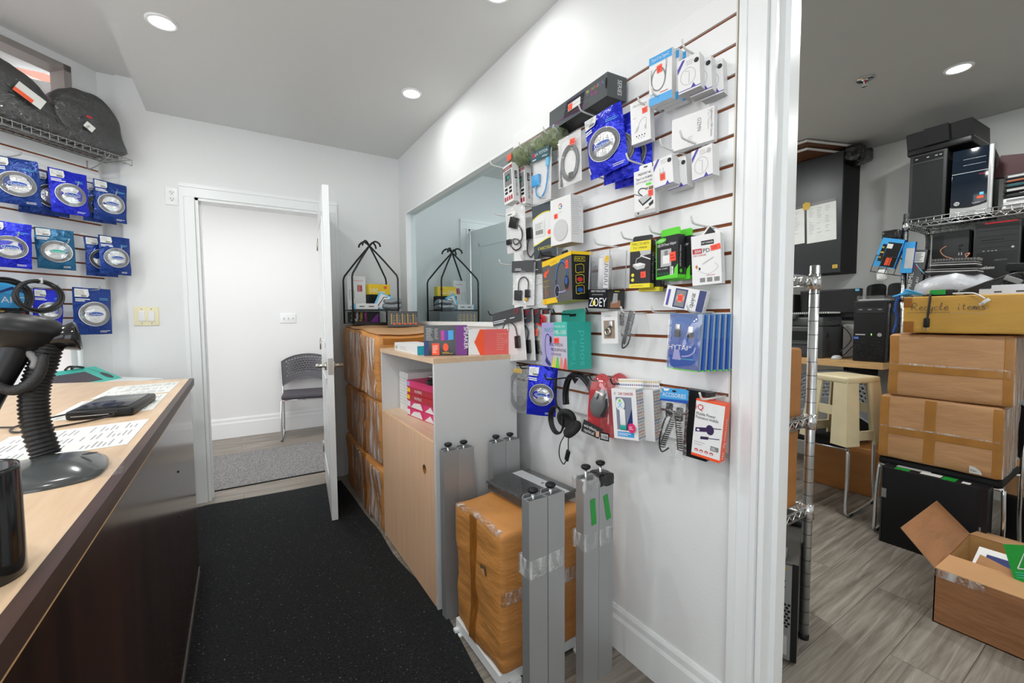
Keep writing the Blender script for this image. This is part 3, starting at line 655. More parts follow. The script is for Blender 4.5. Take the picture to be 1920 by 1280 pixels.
b = B(); b.tube(smooth([(-0.099, 0.05, 0.097), (-0.108, 0.05, 0.075), (-0.135, 0.06, 0.03), (-0.16, 0.09, 0.006), (-0.25, 0.12, 0.005), (-0.5, 0.1, 0.005)], 6), 0.004, CABLE, 8); b.build('scanner_cable', t)
t = thing('pen_cup', 'glossy black round cup at the near end of the counter', 'cup', T(-0.254, 0.70, CT))
b = B(); b.lathe([(0.0, 0.003), (0.034, 0.003), (0.041, 0.0), (0.042, 0.004), (0.042, 0.12), (0.041, 0.125), (0.0385, 0.122), (0.038, 0.008), (0.0, 0.008)], BLACKG, 48); b.build('cup_body', t)
# teal keyboard carton on the window ledge behind the counter
b = B().at(LW(-1.2, 0, 0)); b.box((-1.4, 0.88, -0.03), (0.26, 0.905, 0.40), TRIM); b.box((-1.4, 0, 0.33), (0.25, 0.88, 0.36), TRIM); o = b.build('window_ledge'); o['kind'] = 'structure'
t = thing('keyboard_box', 'teal keyboard and mouse carton lying on the ledge behind the counter', 'box', LW(-1.20, 0.905, 0.24, 0, -22))
b = B(); b.at(Matrix.Rotation(math.radians(-62), 4, 'X')); b.box((-0.20, 0.0, -0.045), (0.235, 0.16, 0.0), AQUA)
b.box((-0.17, 0.02, 0), (0.11, 0.12, 0.001), mat('key_plum', (0.055, 0.045, 0.06), 0.5))
for r in range(5):
    for c in range(15): b.rect(-0.166+c*0.0182, 0.024+r*0.019, -0.166+c*0.0182+0.0145, 0.024+r*0.019+0.0145, mat('key_cap', (0.11, 0.095, 0.12), 0.45), 0.0018)
b.ell(0.185, 0.055, 0.024, 0.035, MATS['key_plum'], 0.0012); b.stroke([(0.185, 0.09), (0.175, 0.12), (0.168, 0.145)], 0.003, BLACK, 0.001)
for p in list(b.v): pass
b.build('carton', t, None)
B().at(Matrix.Rotation(math.radians(-62), 4, 'X')).tube(smooth([(0.02, 0.155, 0.006), (0.06, 0.17, 0.012), (0.10, 0.165, 0.01), (0.14, 0.155, 0.006), (0.09, 0.16, 0.014), (0.05, 0.15, 0.012)]), 0.006, CABLE, 8).build('loose_cable', t)

# ------------------------------------------------------------------ cartons
def crumple(seed, amp, size=4.0):
    off = Vector((seed*3.1, seed*1.7, seed*5.3))
    def f(p):
        n = noise.noise_vector(Vector(p)*size+off); m_ = noise.noise_vector(Vector(p)*size*3.3+off)
        return Vector(p)+n*amp+m_*amp*0.35
    return f
def box_thing(name, label, a, b_, m, seed, amp=0.006, r=0.018, tape=(), group=None, df=None, wrap=None, n=10):
    """carton between world corners a, b_; tape strips as (corner, corner) slabs that follow the same dents"""
    c = ((a[0]+b_[0])/2, (a[1]+b_[1])/2, a[2]); t = thing(name, label, 'cardboard box', T(*c), group)
    f = df or crumple(seed, amp); la = Vector(a)-Vector(c); lb = Vector(b_)-Vector(c)
    b = B(); b.df = f; b.gbox(la, lb, m, r, n); b.build('carton', t)
    return t, f, la, lb
def strip(t, f, a, b_, m, name='packing_tape', n=8):
    b = B(); b.df = f; b.gbox(a, b_, m, 0.0009, n); return b.build(name, t)

# three cartons behind the far door, leaning together
BX0, BX1, BY0, BY1 = 0.672, 1.155, 2.452, 3.42
labs = ['bottom carton of the stack behind the open far door', 'middle carton of the stack behind the open far door, dented on its corner', 'top carton of the stack behind the open far door, wrapped in clear film']
def lean(f, z0, z1, k):
    def g(p):
        q = f(p); s = (q.y+0.485)/0.97
        return Vector((q.x+0.006*math.sin(k*2.1), q.y+0.004*k, q.z+max(0, q.z)/(z1-z0)*0.0+s*0.052*(k == 2)*min(1.0, max(0, q.z)/(z1-z0)+0.0)))
    return g
for k in range(3):
    z0, z1 = 0.386*k, 0.386*(k+1)-0.004
    f = lean(crumple(11+k, 0.017, 4.2), 0, 0.382, k)
    t, f, la, lb = box_thing('taped_carton', labs[k], (BX0, BY0+0.012*k, z0), (BX1, BY1, z1), CARD, 0, df=f, r=0.03, group='taped cartons behind the far door', n=14)
    ym = (la.y+lb.y)/2-0.10
    strip(t, f, (la.x-0.002, ym-0.04, la.z+0.01), (la.x+0.012, ym+0.04, lb.z-0.01), TAPE)
    strip(t, f, (la.x+0.05, la.y-0.002, lb.z*0.86), (lb.x-0.03, la.y+0.01, lb.z-0.02), TAPE)
    for y0, y1 in ((la.y+0.03, ym-0.05), (ym+0.05, ym+0.34)):
        strip(t, f, (la.x-0.004, y0, la.z+0.02), (la.x+0.008, y1, lb.z-0.02), WRAP, 'clear_wrap', 10)
    if k == 2:
        strip(t, f, (la.x+0.02, la.y+0.0, lb.z+0.002), (lb.x-0.02, (la.y+lb.y)/2-0.02, lb.z+0.007), CARD2, 'top_flap'); strip(t, f, (la.x+0.01, (la.y+lb.y)/2-0.0, lb.z+0.002), (lb.x-0.02, lb.y-0.03, lb.z+0.007), CARD2, 'top_flap')

# ------------------------------------------------------------------ cabinet
CX0, CX1, CY0, CY1, CH = 0.680, 1.085, 1.664, 2.447, 1.083
t = thing('storage_cabinet', 'white sided cabinet with beech front and an open upper shelf', 'cabinet')
GW = mat('cabinet_grey_white', (0.66, 0.66, 0.655), 0.4)
for y, tt in ((CY0, 0.018), (CY1-0.018, 0.018)):
    B().box((CX0, y, 0.0), (CX1, y+tt, CH-0.0185 if 0 else CH-0.022), GW).build('side_panel', t)
B().box((CX0-0.003, CY0, CH-0.022), (CX1, CY1, CH), BEECHTOP).build('top_board', t)
B().box((CX0+0.002, CY0+0.018, 0.715), (CX1, CY1-0.018, 0.735), BEECHTOP).build('shelf', t)
B().box((CX1-0.008, CY0+0.018, 0.0), (CX1, CY1-0.018, CH-0.022), GW).build('back_panel', t)
b = B(); b.at(FX(CX0-0.0025, 0, 0)); hy_, hz_, hr = -1.79, 0.583, 0.021
# door leaf with a round finger hole
x0, x1, y0, y1 = -CY1+0.012, -CY0-0.020, 0.015, 0.730
ring = [(hy_+hr*math.cos(2*PI*i/24), hz_+hr*math.sin(2*PI*i/24)) for i in range(24)]
def edgept(i):
    a = 2*PI*i/24; c, s = math.cos(a), math.sin(a)
    k = min(((x1-hy_)/c if c > 1e-6 else (x0-hy_)/c if c < -1e-6 else 9), ((y1-hz_)/s if s > 1e-6 else (y0-hz_)/s if s < -1e-6 else 9))
    return (hy_+c*k, hz_+s*k)
cor = [(x1, y1), (x0, y1), (x0, y0), (x1, y0)]
eds = [edgept(i) for i in range(24)]
def bound(p): return [i for i, v in enumerate((abs(p[0]-x1), abs(p[1]-y1), abs(p[0]-x0), abs(p[1]-y0))) if v < 1e-6]
for z in (0.0, -0.016):
    for i in range(24):
        p, q = eds[i], eds[(i+1) % 24]; poly = [ring[i], p]
        if not set(bound(p)) & set(bound(q)):
            a0, a1 = 2*PI*i/24, 2*PI*(i+1)/24
            cs = sorted([(math.atan2(c[1]-hz_, c[0]-hy_) % (2*PI), c) for c in cor]); poly += [c for a, c in cs if a0 < a < a1]
        poly += [q, ring[(i+1) % 24]]
        if z < 0: poly.reverse()
        b.quad([(x, y, z) for x, y in poly], BEECH)
for i in range(24): j = (i+1) % 24; b.quad([(ring[i][0], ring[i][1], -0.016), (ring[i][0], ring[i][1], 0), (ring[j][0], ring[j][1], 0), (ring[j][0], ring[j][1], -0.016)], CARDD)
for (a, c) in (((x0, y0), (x1, y0)), ((x1, y0), (x1, y1)), ((x1, y1), (x0, y1)), ((x0, y1), (x0, y0))): b.quad([(a[0], a[1], -0.016), (c[0], c[1], -0.016), (c[0], c[1], 0), (a[0], a[1], 0)], BEECH)
b.build('cabinet_door', t)
# things in the open shelf
for k in range(4):
    g = thing('white_carton', ['white slim carton standing in the open shelf, nearest the back of the row', 'white slim carton standing in the open shelf, second from the back', 'white slim carton standing in the open shelf, third from the back', 'white slim carton standing in the open shelf, frontmost and beside the pink boxes'][k], 'box', FX(0.775-0.0*k, 2.40-0.037*k, 0.7355, 0, 0), 'white cartons in the open shelf')
    b = B(); b.box((-0.017, 0, -0.21), (0.017, 0.215, 0), CARTON); b.lines(-0.012, 0.03, 0.006, 0.19, 9, LGREY, 0.3); b.build('carton', g)
tot = 0.7355
for k, (m1, m2, tx) in enumerate(((PINK, CARTON, ''), (PINK, CARTON, ''), (CRIMSON, YELLOW, 'NUMERIC'), (CRIMSON, YELLOW, 'NUMERIC'), (PINK, LILAC, 'THERMAL'))):
    h = 0.042 if k < 2 else 0.035
    g = thing('pink_carton', ['lowest pink and white carton in the open shelf stack', 'second pink and white carton from the bottom of the open shelf stack', 'red carton with orange end in the middle of the open shelf stack', 'red carton with orange end second from the top of the open shelf stack', 'pink lilac carton on top of the open shelf stack'][k], 'box', FX(0.775+0.004*(k % 2), 2.03+0.006*(k % 2), tot, 0, -6), 'pink and red cartons in the open shelf')
    b = B(); b.box((-0.20, 0, -0.16), (0.20, h-0.001, 0), m1); b.rect(-0.20, 0.006, -0.165, h-0.008, m2, 0.0006)
    if k < 2: b.poly([(-0.16, 0.004), (-0.02, 0.004), (-0.05, h-0.006), (-0.12, h-0.012)], m2); b.poly([(0.0, 0.004), (0.10, 0.004), (0.06, h-0.006)], m2); b.rect(-0.022, 0, -0.018, h-0.002, CRIMSON, 0.0009)
    else: b.text(tx, -0.07, h*0.3, h*0.4, WHITE if k < 4 else PINK)
    b.build('carton', g); tot += h
t = thing('round_puck', 'black and silver round discs stacked on the pink cartons', 'gadget', T(0.86, 1.98, tot))
b = B(); b.lathe([(0, 0), (0.085, 0), (0.09, 0.012), (0.085, 0.02), (0.06, 0.03), (0.055, 0.03)], BLACK, 32).lathe([(0.05, 0.03), (0.075, 0.036), (0.078, 0.042), (0.05, 0.048), (0, 0.05)], STEEL, 32).lathe([(0.05, 0.05), (0.05, 0.08), (0.0, 0.085)], BLACK, 24); b.build('disc_body', t)

# things on the cabinet top
def carton(t, W, H, D, front, side=None, deco=None, deco_side=None, name='carton', bottom=None, deco_bottom=None):
    """box whose front face is the local z=0 plane, centred; the body runs back to -D"""
    b = B(); s = side or front
    x, y = W/2, H/2
    b.quad([(-x, -y, 0), (x, -y, 0), (x, y, 0), (-x, y, 0)], front)
    for q in ([(x, -y, 0), (x, -y, -D), (x, y, -D), (x, y, 0)], [(-x, -y, -D), (-x, -y, 0), (-x, y, 0), (-x, y, -D)], [(-x, y, 0), (x, y, 0), (x, y, -D), (-x, y, -D)]): b.quad(q, s)
    b.quad([(-x, -y, -D), (x, -y, -D), (x, -y, 0), (-x, -y, 0)], bottom or s); b.quad([(x, -y, -D), (-x, -y, -D), (-x, y, -D), (x, y, -D)], s)
    if deco: deco(b)
    if deco_side: b.at(side_r(W)); deco_side(b)
    if deco_bottom: b.at(side_b(H)); deco_bottom(b)
    return b.build(name, t)
def sticker(t, x, y, w=0.014, h=0.016, rot=0, txt=True, m=None, z=0.0012):
    b = B(); b.at(T(x, y, z)@Matrix.Rotation(math.radians(rot), 4, 'Z')); b.rect(-w/2, -h/2, w/2, h/2, m or STICK, 0)
    if txt: b.lines(-w*0.36, -h*0.3, w*0.36, h*0.3, 2, CRIMSON, 0.4, 0.0004)
    return b.build('price_sticker', t)
g = thing('white_blue_carton', 'flat white carton with a blue end lying on the cabinet top', 'box', FX(0.695, 2.07, CH+0.0205, 0, 3))
def d(b): b.text('ddd', -0.18, -0.01, 0.018, TEAL, 'L').lines(-0.10, -0.012, 0.05, 0.008, 2, LGREY, 0.3)
carton(g, 0.40, 0.040, 0.12, CARTON, CARTON, d, lambda b: b.rect(0, -0.02, 0.12, 0.02, mat('turquoise_print', '2aa3b8', 0.4)))
g = thing('speaker_box', 'black and purple speaker carton on the cabinet top', 'box', FY(0.780, 1.772, CH+0.0675, 0, 28))
PUR = mat('purple_print', '6a1f7d', 0.4)
def d(b):
    b.rect(0.045, -0.066, 0.095, 0.066, PUR, 0.0005); b.text('SPEAKER', 0.082, 0.06, 0.018, WHITE, 'L', rot=-PI/2)
    b.poly([(-0.02, 0.0), (0.035, 0.004), (0.035, 0.045), (-0.02, 0.045)], MAGENTA); b.poly([(0.008, 0.002), (0.035, 0.004), (0.035, 0.045), (0.008, 0.045)], CYAN, 0.0007); b.poly([(-0.006, 0.001), (0.012, 0.003), (0.012, 0.045), (-0.006, 0.045)], VIOLET, 0.0009)
    b.rect(-0.095, -0.066, -0.075, 0.0, NAVY); b.rect(-0.06, -0.064, -0.028, -0.012, ORANGE); b.lines(-0.057, -0.055, -0.031, -0.02, 5, WHITE, 0.3)
    b.lines(-0.085, 0.0, -0.05, 0.058, 9, LGREY, 0.35); b.lines(-0.048, 0.005, -0.03, 0.055, 7, LGREY, 0.3); b.ell(0.0, -0.03, 0.012, 0.018, ORANGE); b.lines(-0.015, -0.06, 0.03, -0.05, 2, GOLD)
carton(g, 0.19, 0.134, 0.10, BLACKG, GREY, d)
g = thing('headset_carton', 'salmon red and white carton beside the speaker box on the cabinet top', 'box', FY(0.966, 1.698, CH+0.058, 0, 14))
def d(b): b.poly([(-0.10, -0.057), (-0.045, -0.057), (-0.075, 0.0), (-0.045, 0.057), (-0.10, 0.057)], CARTON); b.poly([(-0.048, -0.057), (-0.03, -0.057), (-0.03, 0.057), (-0.048, 0.057), (-0.074, 0.0)], ORANGE, 0.0007); b.lines(0.03, -0.04, 0.08, 0.04, 8, SALMON, 0.35)
carton(g, 0.20, 0.115, 0.09, CORAL, CARTON, d)
# ------------------------------------------------------------------ wire tower on the stacked cartons
HZ = 1.212
t = thing('wire_tower', 'black iron display tower with curled top standing on the stacked cartons', 'display stand', T(0.868, 3.36, HZ))
cs = [(-0.165, 0.15), (-0.165, -0.15), (0.165, -0.15), (0.165, 0.15)]
for (x, y) in cs:
    k = Vector((x, y, 0)).normalized()
    pts = [(x, y, 0), (x, y, 0.335), (x*0.96, y*0.96, 0.362)]
    pts += [(x*0.5, y*0.5, 0.475), (x*0.06, y*0.06, 0.575)]
    q = smooth([pts[-1], (-k.x*0.02, -k.y*0.02, 0.605), (-k.x*0.05, -k.y*0.05, 0.618), (-k.x*0.08, -k.y*0.08, 0.60), (-k.x*0.088, -k.y*0.088, 0.578)], 6)
    b = B(); b.tube([Vector(p) for p in pts]+q[1:], 0.0068, IRON, 10); b.build('iron_rod', t)
for z, nm in ((0.105, 'upper_shelf'), (0.008, 'lower_shelf')):
    b = B(); b.box((-0.165, -0.15, z-0.006), (0.165, 0.15, z), IRON); b.box((-0.168, -0.153, z-0.012), (0.168, -0.147, z+0.002), IRON); b.build(nm, t)
SZ = HZ+0.1055
g = thing('white_packet', 'tall white retail packet with a pink square standing in the wire tower', 'box', FY(0.775, 3.40, SZ+0.128, 0, 12, -6))
def d(b): b.rect(0.005, 0.01, 0.04, 0.06, CRIMSON); b.lines(0.008, 0.012, 0.037, 0.058, 5, CARTON, 0.25, 0.0009); b.stroke([(-0.05, 0.02), (-0.02, 0.02), (-0.015, -0.04), (-0.05, -0.05), (-0.05, 0.02)], 0.003, GREY); b.lines(-0.03, 0.085, 0.05, 0.10, 1, PINK, 0.2); b.lines(-0.05, -0.11, 0.05, -0.1, 1, INK, 0.3)
carton(g, 0.13, 0.255, 0.03, CARTON, CARTON, d)
g = thing('yellow_box', 'yellow box marked 100 on the dark box inside the wire tower', 'box', FY(0.93, 3.34, SZ+0.155, 0, -4))
def d(b): b.text('100', -0.07, -0.027, 0.034, WHITE, 'L').lines(0.0, -0.026, 0.05, -0.012, 1, WHITE, 0.5); b.poly([(0.03, 0.02), (0.055, 0.028), (0.06, 0.01), (0.04, 0.002)], ORANGE)
carton(g, 0.165, 0.078, 0.08, YELLOW, LEMON, d)
g = thing('dark_box', 'black box lying under the yellow box in the wire tower', 'box', FY(0.93, 3.335, SZ+0.058, 0, -4))
carton(g, 0.17, 0.115, 0.10, BLACK, BLACKM)
g = thing('phone_case_pack', 'two white cards in light blue frames leaning in the wire tower', 'box', FY(0.925, 3.24, SZ+0.058, -24, 18))
def d(b): b.rect(-0.035, -0.05, 0.035, 0.05, CARTON); b.stroke([(-0.02, -0.045), (-0.005, 0.035), (0.02, 0.045)], 0.006, DGREY); b.rect(0.04, -0.058, 0.05, 0.058, SKY)
carton(g, 0.10, 0.12, 0.02, SKY, SKY, d)
g = thing('flat_white_carton', 'low white carton lying at the front of the wire tower shelf', 'box', FY(0.80, 3.235, SZ+0.022, 0, 6))
def d(b): b.lines(-0.045, -0.006, 0.0, 0.006, 1, INK, 0.6); b.lines(0.02, -0.006, 0.06, 0.006, 1, INK, 0.6); b.rect(-0.085, -0.02, -0.07, 0.02, SKY)
carton(g, 0.17, 0.042, 0.05, CARTON, CARTON, d)
g = thing('grey_pouch', 'grey shiny pouch heaped at the right of the wire tower shelf', 'bag', T(0.99, 3.255, SZ))
b = B(); b.df = crumple(5, 0.012, 14); b.gbox((-0.075, -0.045, 0.0), (0.075, 0.045, 0.04), FOILB if 0 else mat('grey_foil', (0.28, 0.3, 0.32), 0.3, 0.4, bump=0.6, bscale=40), 0.016, 8); b.gbox((-0.06, -0.045, 0.04), (0.08, 0.04, 0.078), MATS['grey_foil'], 0.016, 8); b.build('pouch', g)
g = thing('black_magazine_box', 'black carton with coloured lettering in the bottom of the wire tower', 'box', FY(0.80, 3.24, HZ+0.050, 0, 0))
def d(b):
    for i, m in enumerate((WHITE, WHITE, GOLD, MAGENTA)): b.text(('Ypsilon', 'Photo', 'Pokka', 'Lumia')[i], -0.085+0.03*i, -0.03, 0.022, m, 'L', rot=PI/2, w=0.065)
    b.poly([(0.03, -0.037), (0.09, -0.037), (0.09, 0.03), (0.07, 0.01)], PUR)
carton(g, 0.20, 0.078, 0.14, BLACK, BLACKM, d)
g = thing('grey_orange_box', 'dark grey carton with yellow upright stripes on top of the stacked cartons', 'box', FY(0.963, 2.90, 1.194+0.052, 0, 16))
def d(b):
    for i in range(5): b.rect(-0.078+0.036*i, -0.036, -0.073+0.036*i, 0.036, GOLD); b.lines(-0.068+0.036*i, -0.03, -0.048+0.036*i, 0.03, 4, GREY, 0.3); b.rect(-0.066+0.036*i, -0.038, -0.05+0.036*i, -0.028, ORANGE, 0.0008)
def d2(b): pass
GB = mat('graphite_box', (0.05, 0.052, 0.055), 0.35); GB2 = mat('graphite_side', (0.22, 0.23, 0.24), 0.35)
carton(g, 0.20, 0.105, 0.20, GB, GB2, d)
b = B(); b.at(mframe((-0.10, 0, 0), (0, 0, 1), (0, 1, 0), (-1, 0, 0))); b.text('CSB', -0.12, 0.01, 0.02, WHITE, 'L').lines(-0.06, 0.012, -0.02, 0.02, 1, WHITE); b.build('side_print', g)

# ------------------------------------------------------------------ aluminium table legs
def table_leg(x, y, rz, label, group, h=0.71, w=0.068, d=0.056, up=0.012, taped=False):
    t = thing('aluminium_table_leg', label, 'table leg', T(x, y, 0.0)@Matrix.Rotation(math.radians(rz), 4, 'Z'), group)
    a, c = w/2, d/2; q = 0.003
    out = [(-a, -c), (a, -c), (a, c-0.018), (a-0.018, c), (-a+0.018, c), (-a, c-0.018)]
    inn = [(-a+q, -c+q), (a-q, -c+q), (a-q, c-0.019), (a-0.019, c-q), (-a+0.019, c-q), (-a+q, c-0.019)]
    n = len(out); b = B()
    V = [(x_, y_, 0) for x_, y_ in out]+[(x_, y_, h) for x_, y_ in out]+[(x_, y_, h) for x_, y_ in inn]+[(x_, y_, h-0.06) for x_, y_ in inn]
    F = []
    for i in range(n):
        j = (i+1) % n; F += [(i, j, n+j, n+i), (n+i, n+j, 2*n+j, 2*n+i), (2*n+i, 2*n+j, 3*n+j, 3*n+i)]
    F += [tuple(range(n-1, -1, -1)), tuple(range(3*n, 4*n))]
    b.add(V, F, ALU); b.box((-a+q, -0.003, h-0.05), (a-q, 0.003, h-0.001), ALU); b.build('profile', t)
    b = B(); b.cyl((0, 0, h-0.05), (0, 0, h+up), 0.005, STEEL, 10); b.lathe([(0.0, h+up), (0.012, h+up), (0.0165, h+up+0.005), (0.0165, h+up+0.010), (0.013, h+up+0.013), (0.006, h+up+0.0135), (0, h+up+0.012)], BLACK, 20); b.build('levelling_foot', t)
    return t
GA = 'aluminium table legs beside the cabinet'
table_leg(0.718, 1.622, 4, 'aluminium leg at the front corner of the cabinet side, left of its pair', None)
table_leg(0.788, 1.620, -3, 'aluminium leg against the cabinet side, right of the front pair', None)
table_leg(0.943, 1.615, 3, 'aluminium leg against the cabinet side, left of the rear pair', None)
table_leg(1.014, 1.612, -3, 'aluminium leg nearest the wall beside the cabinet', None)
l1 = table_leg(0.737, 1.044, 0, 'aluminium leg standing in front of the big carton, left of its pair', None)
l2 = table_leg(0.807, 1.048, 4, 'aluminium leg standing in front of the big carton, right of its pair', None)
l3 = table_leg(0.974, 1.070, 0, 'aluminium leg with one green tape strip and clear wrapped top beside the big carton', None, up=0.03)
l4 = table_leg(1.043, 1.072, 2, 'aluminium leg with a green tape strip and black plastic round its top nearest the wall', None, up=0.03)
b = B(); b.df = crumple(3, 0.006, 22); b.gbox((-0.036, -0.030, 0.675), (0.036, 0.030, 0.7145), mat('black_bag_plastic', (0.012, 0.012, 0.012), 0.2, bump=0.6, bscale=50), 0.004, 6); b.build('black_plastic_wrap', l4)
b = B(); b.df = crumple(4, 0.006, 22); b.gbox((-0.036, -0.030, 0.670), (0.036, 0.030, 0.7145), WRAP, 0.004, 6); b.build('clear_plastic_wrap', l3)
for l, x, rz in ((l3, 0.008, 5), (l4, 0.004, 12)):
    b = B(); M0 = FY(x, -0.0285, 0.60)@Matrix.Rotation(math.radians(rz), 4, 'Z'); b.at(M0); b.rect(-0.011, -0.045, 0.011, 0.045, GRTAPE, 0.0006); b.build('green_tape', l)
for l in (l1, l2, l3, l4):
    b = B(); b.df = crumple(hash(l.name) % 50, 0.002, 18); b.gbox((-0.0350, -0.029, 0.47), (0.0350, 0.029, 0.53), WRAP, 0.003, 6); b.build('stretch_wrap_band', l)
# big carton on its white metal base, laptop on top
t = thing('metal_base', 'white metal base frame with bolt tabs under the big carton', 'base frame')
b = B()
for (a, c) in (((0.70, 1.19, 0.012), (0.735, 1.53, 0.05)), ((1.055, 1.19, 0.012), (1.09, 1.53, 0.05)), ((0.735, 1.19, 0.012), (1.055, 1.225, 0.05)), ((0.735, 1.495, 0.012), (1.055, 1.53, 0.05))): b.box(a, c, TRIM)
b.build('frame_rails', t)
for (x, y) in ((0.695, 1.50), (0.755, 1.175), (1.04, 1.178)):
    b = B(); b.cyl((x, y, 0), (x, y, 0.008), 0.022, TRIM, 16).cyl((x, y, 0.008), (x, y, 0.012), 0.006, STEEL, 8); b.box((x-0.012, y, 0.004), (x+0.025, y+0.02, 0.02), TRIM); b.build('bolt_tab', t)
f = crumple(21, 0.011, 6)
t, f, la, lb = box_thing('big_carton', 'big wrinkled carton tied with tape, standing on the white base under the laptop', (0.700, 1.175, 0.0515), (1.09, 1.53, 0.532), CARD, 0, df=f, r=0.022, n=16)
strip(t, f, (la.x-0.0025, 0.0, la.z+0.01), (la.x+0.01, 0.022, lb.z-0.01), TAPE); strip(t, f, (la.x-0.0025, 0.026, la.z+0.01), (la.x+0.01, 0.048, lb.z-0.01), TAPE)
strip(t, f, (la.x+0.0, la.y+0.02, lb.z-0.008), (la.x+0.022, lb.y-0.02, lb.z+0.003), WRAP, 'clear_wrap'); strip(t, f, (la.x+0.005, la.y-0.003, la.z+0.24), (lb.x-0.005, la.y+0.01, la.z+0.29), WRAP, 'clear_wrap')
b = B(); b.df = f; b.poly([(0, 0), (0.03, -0.004), (0.045, -0.03), (0.02, -0.036)], CARDD) if 0 else None
b.at(FX(la.x-0.0045, 0.0, 0.0)); b.poly([(0.045, 0.335), (0.082, 0.342), (0.095, 0.318), (0.06, 0.312)], mat('torn_hole', (0.10, 0.055, 0.02), 0.9), 0); b.poly([(0.055, 0.322), (0.075, 0.332), (0.088, 0.316), (0.066, 0.312)], CARD2, 0.001); b.build('torn_patch', t)
t = thing('laptop', 'black laptop with a pale band across its lid lying on the big carton', 'laptop', T(0.977, 1.40, 0.541)@Matrix.Rotation(math.radians(5), 4, 'Z'))
b = B(); b.gbox((-0.112, -0.145, 0), (0.112, 0.145, 0.022), BLACK, 0.006, 2); b.build('base', t)
b = B(); b.gbox((-0.116, -0.15, 0.0235), (0.116, 0.15, 0.036), BLACKG, 0.005, 2); b.build('lid', t)
b = B(); b.prism([(0.02, -0.148), (0.075, -0.148), (0.075, 0.148), (0.02, 0.148)], 0.0355, 0.0368, mat('lid_band', (0.62, 0.63, 0.64), 0.25)); b.ell(0.047, -0.02, 0.007, 0.007, BLACK, 0.0372, 12); b.build('lid_band', t)
b = B(); b.df = crumple(9, 0.003, 20); b.gbox((-0.12, -0.153, 0.0), (0.12, 0.153, 0.0405), FILM, 0.008, 6); b.build('clear_sleeve', t)
# ------------------------------------------------------------------ hooks
def hook(M, label, L=0.128, m=None, group='slatwall display hooks'):
    m = m or WIREW; t = thing('display_hook', label, 'display hook', M, group)
    b = B(); b.box((-0.009, -0.026, 0.0005), (0.009, 0.008, 0.003), m); b.box((-0.008, -0.003, -0.008), (0.008, 0.003, 0.001), m); b.build('hook_plate', t)
    b = B(); b.tube(smooth([(0, -0.004, 0.002), (0, -0.004, L*0.5), (0, -0.002, L-0.016), (0, 0.004, L-0.005), (0, 0.018, L+0.002)], 4), 0.0029, m, 8); b.build('hook_rod', t)
    return t
HK = [(1.826, 1, 'under the camouflage roll and hub boxes', 0), (1.795, 4, 'above the bagged adapters at the left end', 0), (1.441, 4, 'holding the white speaker carton', 0), (1.577, 4, 'holding the grey and yellow card pack', 0),
 (1.424, 7, 'holding the gaming headset carton', 1), (1.746, 7, 'holding the bag with the grey adapter', 0), (1.566, 7, 'behind the gaming headset carton', 0), (1.855, 10, 'holding the black headed bags at the left end', 1), (1.608, 10, 'above the white card with the red label', 1),
 (1.339, 10, 'holding the teal microphone carton', 1), (1.149, 10, 'holding the keyring card under the clear tumbler box', 1), (1.696, 13, 'below the black headed bags', 1), (1.58, 13, 'holding the lower blue cable pouch', 1), (1.247, 13, 'holding the black headset', 1),
 (1.40, 1, 'under the left end of the long dark carton', 0), (1.19, 1, 'holding the upper blue cable pouches', 0), (1.135, 4, 'below the upper blue cable pouches', 0), (1.575, 1, 'holding the blue adapter bag', 0), (0.925, 2, 'beside the right end of the long dark carton', 0),
 (0.872, 2, 'holding the blue banded cable cartons', 0), (0.771, 1, 'holding the charger disc cartons at top right', 0), (0.773, 4, 'under the plain white carton lying flat', 0), (0.84, 4, 'holding the cartons with the red sticker and purple corner', 0), (0.967, 4, 'holding the four port hub carton', 0),
 (1.112, 7, 'holding the clear tumbler box', 0), (0.986, 7, 'holding the black and yellow adapter carton', 0), (0.875, 7, 'holding the green power adapter cartons', 0), (0.735, 7, 'holding the white car charger carton', 0), (0.985, 10, 'holding the bagged lanyard', 0),
 (0.865, 10, 'left of the two under the tilted charger box', 0), (0.743, 10, 'holding the row of blue cable packs', 0), (1.03, 13, 'holding the spotted car charger cartons', 1), (1.13, 13, 'holding the red mouse blisters', 1), (0.83, 13, 'holding the bag of coiled accessories', 0), (0.70, 13, 'holding the orange edged charger carton', 0)]
for y, k, w, c in HK: hook(RW(y, GZ(k), 0), ('black' if c else 'white')+' wire hook '+w, 0.24 if k == 13 and y > 1.2 and y < 1.3 else 0.128, IRON if c else WIREW)
LHK = [(-1.40, 0, 'top row, at the photo edge'), (-1.17, 1, 'top row, holding the middle blue pouches'), (-0.985, 1, 'top row, holding the pouches beside the panel edge'), (-1.43, 5, 'second row, at the photo edge'), (-1.23, 5, 'second row, holding the teal pouch'), (-0.975, 5, 'second row, holding the pouches beside the panel edge'), (-1.29, 8, 'third row, holding the pouch behind the coiled cable'), (-1.10, 8, 'third row, holding the large pouch')]
for s, k, w in LHK: hook(LW(s, GZ(k)-0.0, 0), 'grey wire hook on the left slatwall, '+w, 0.19, WIREG)

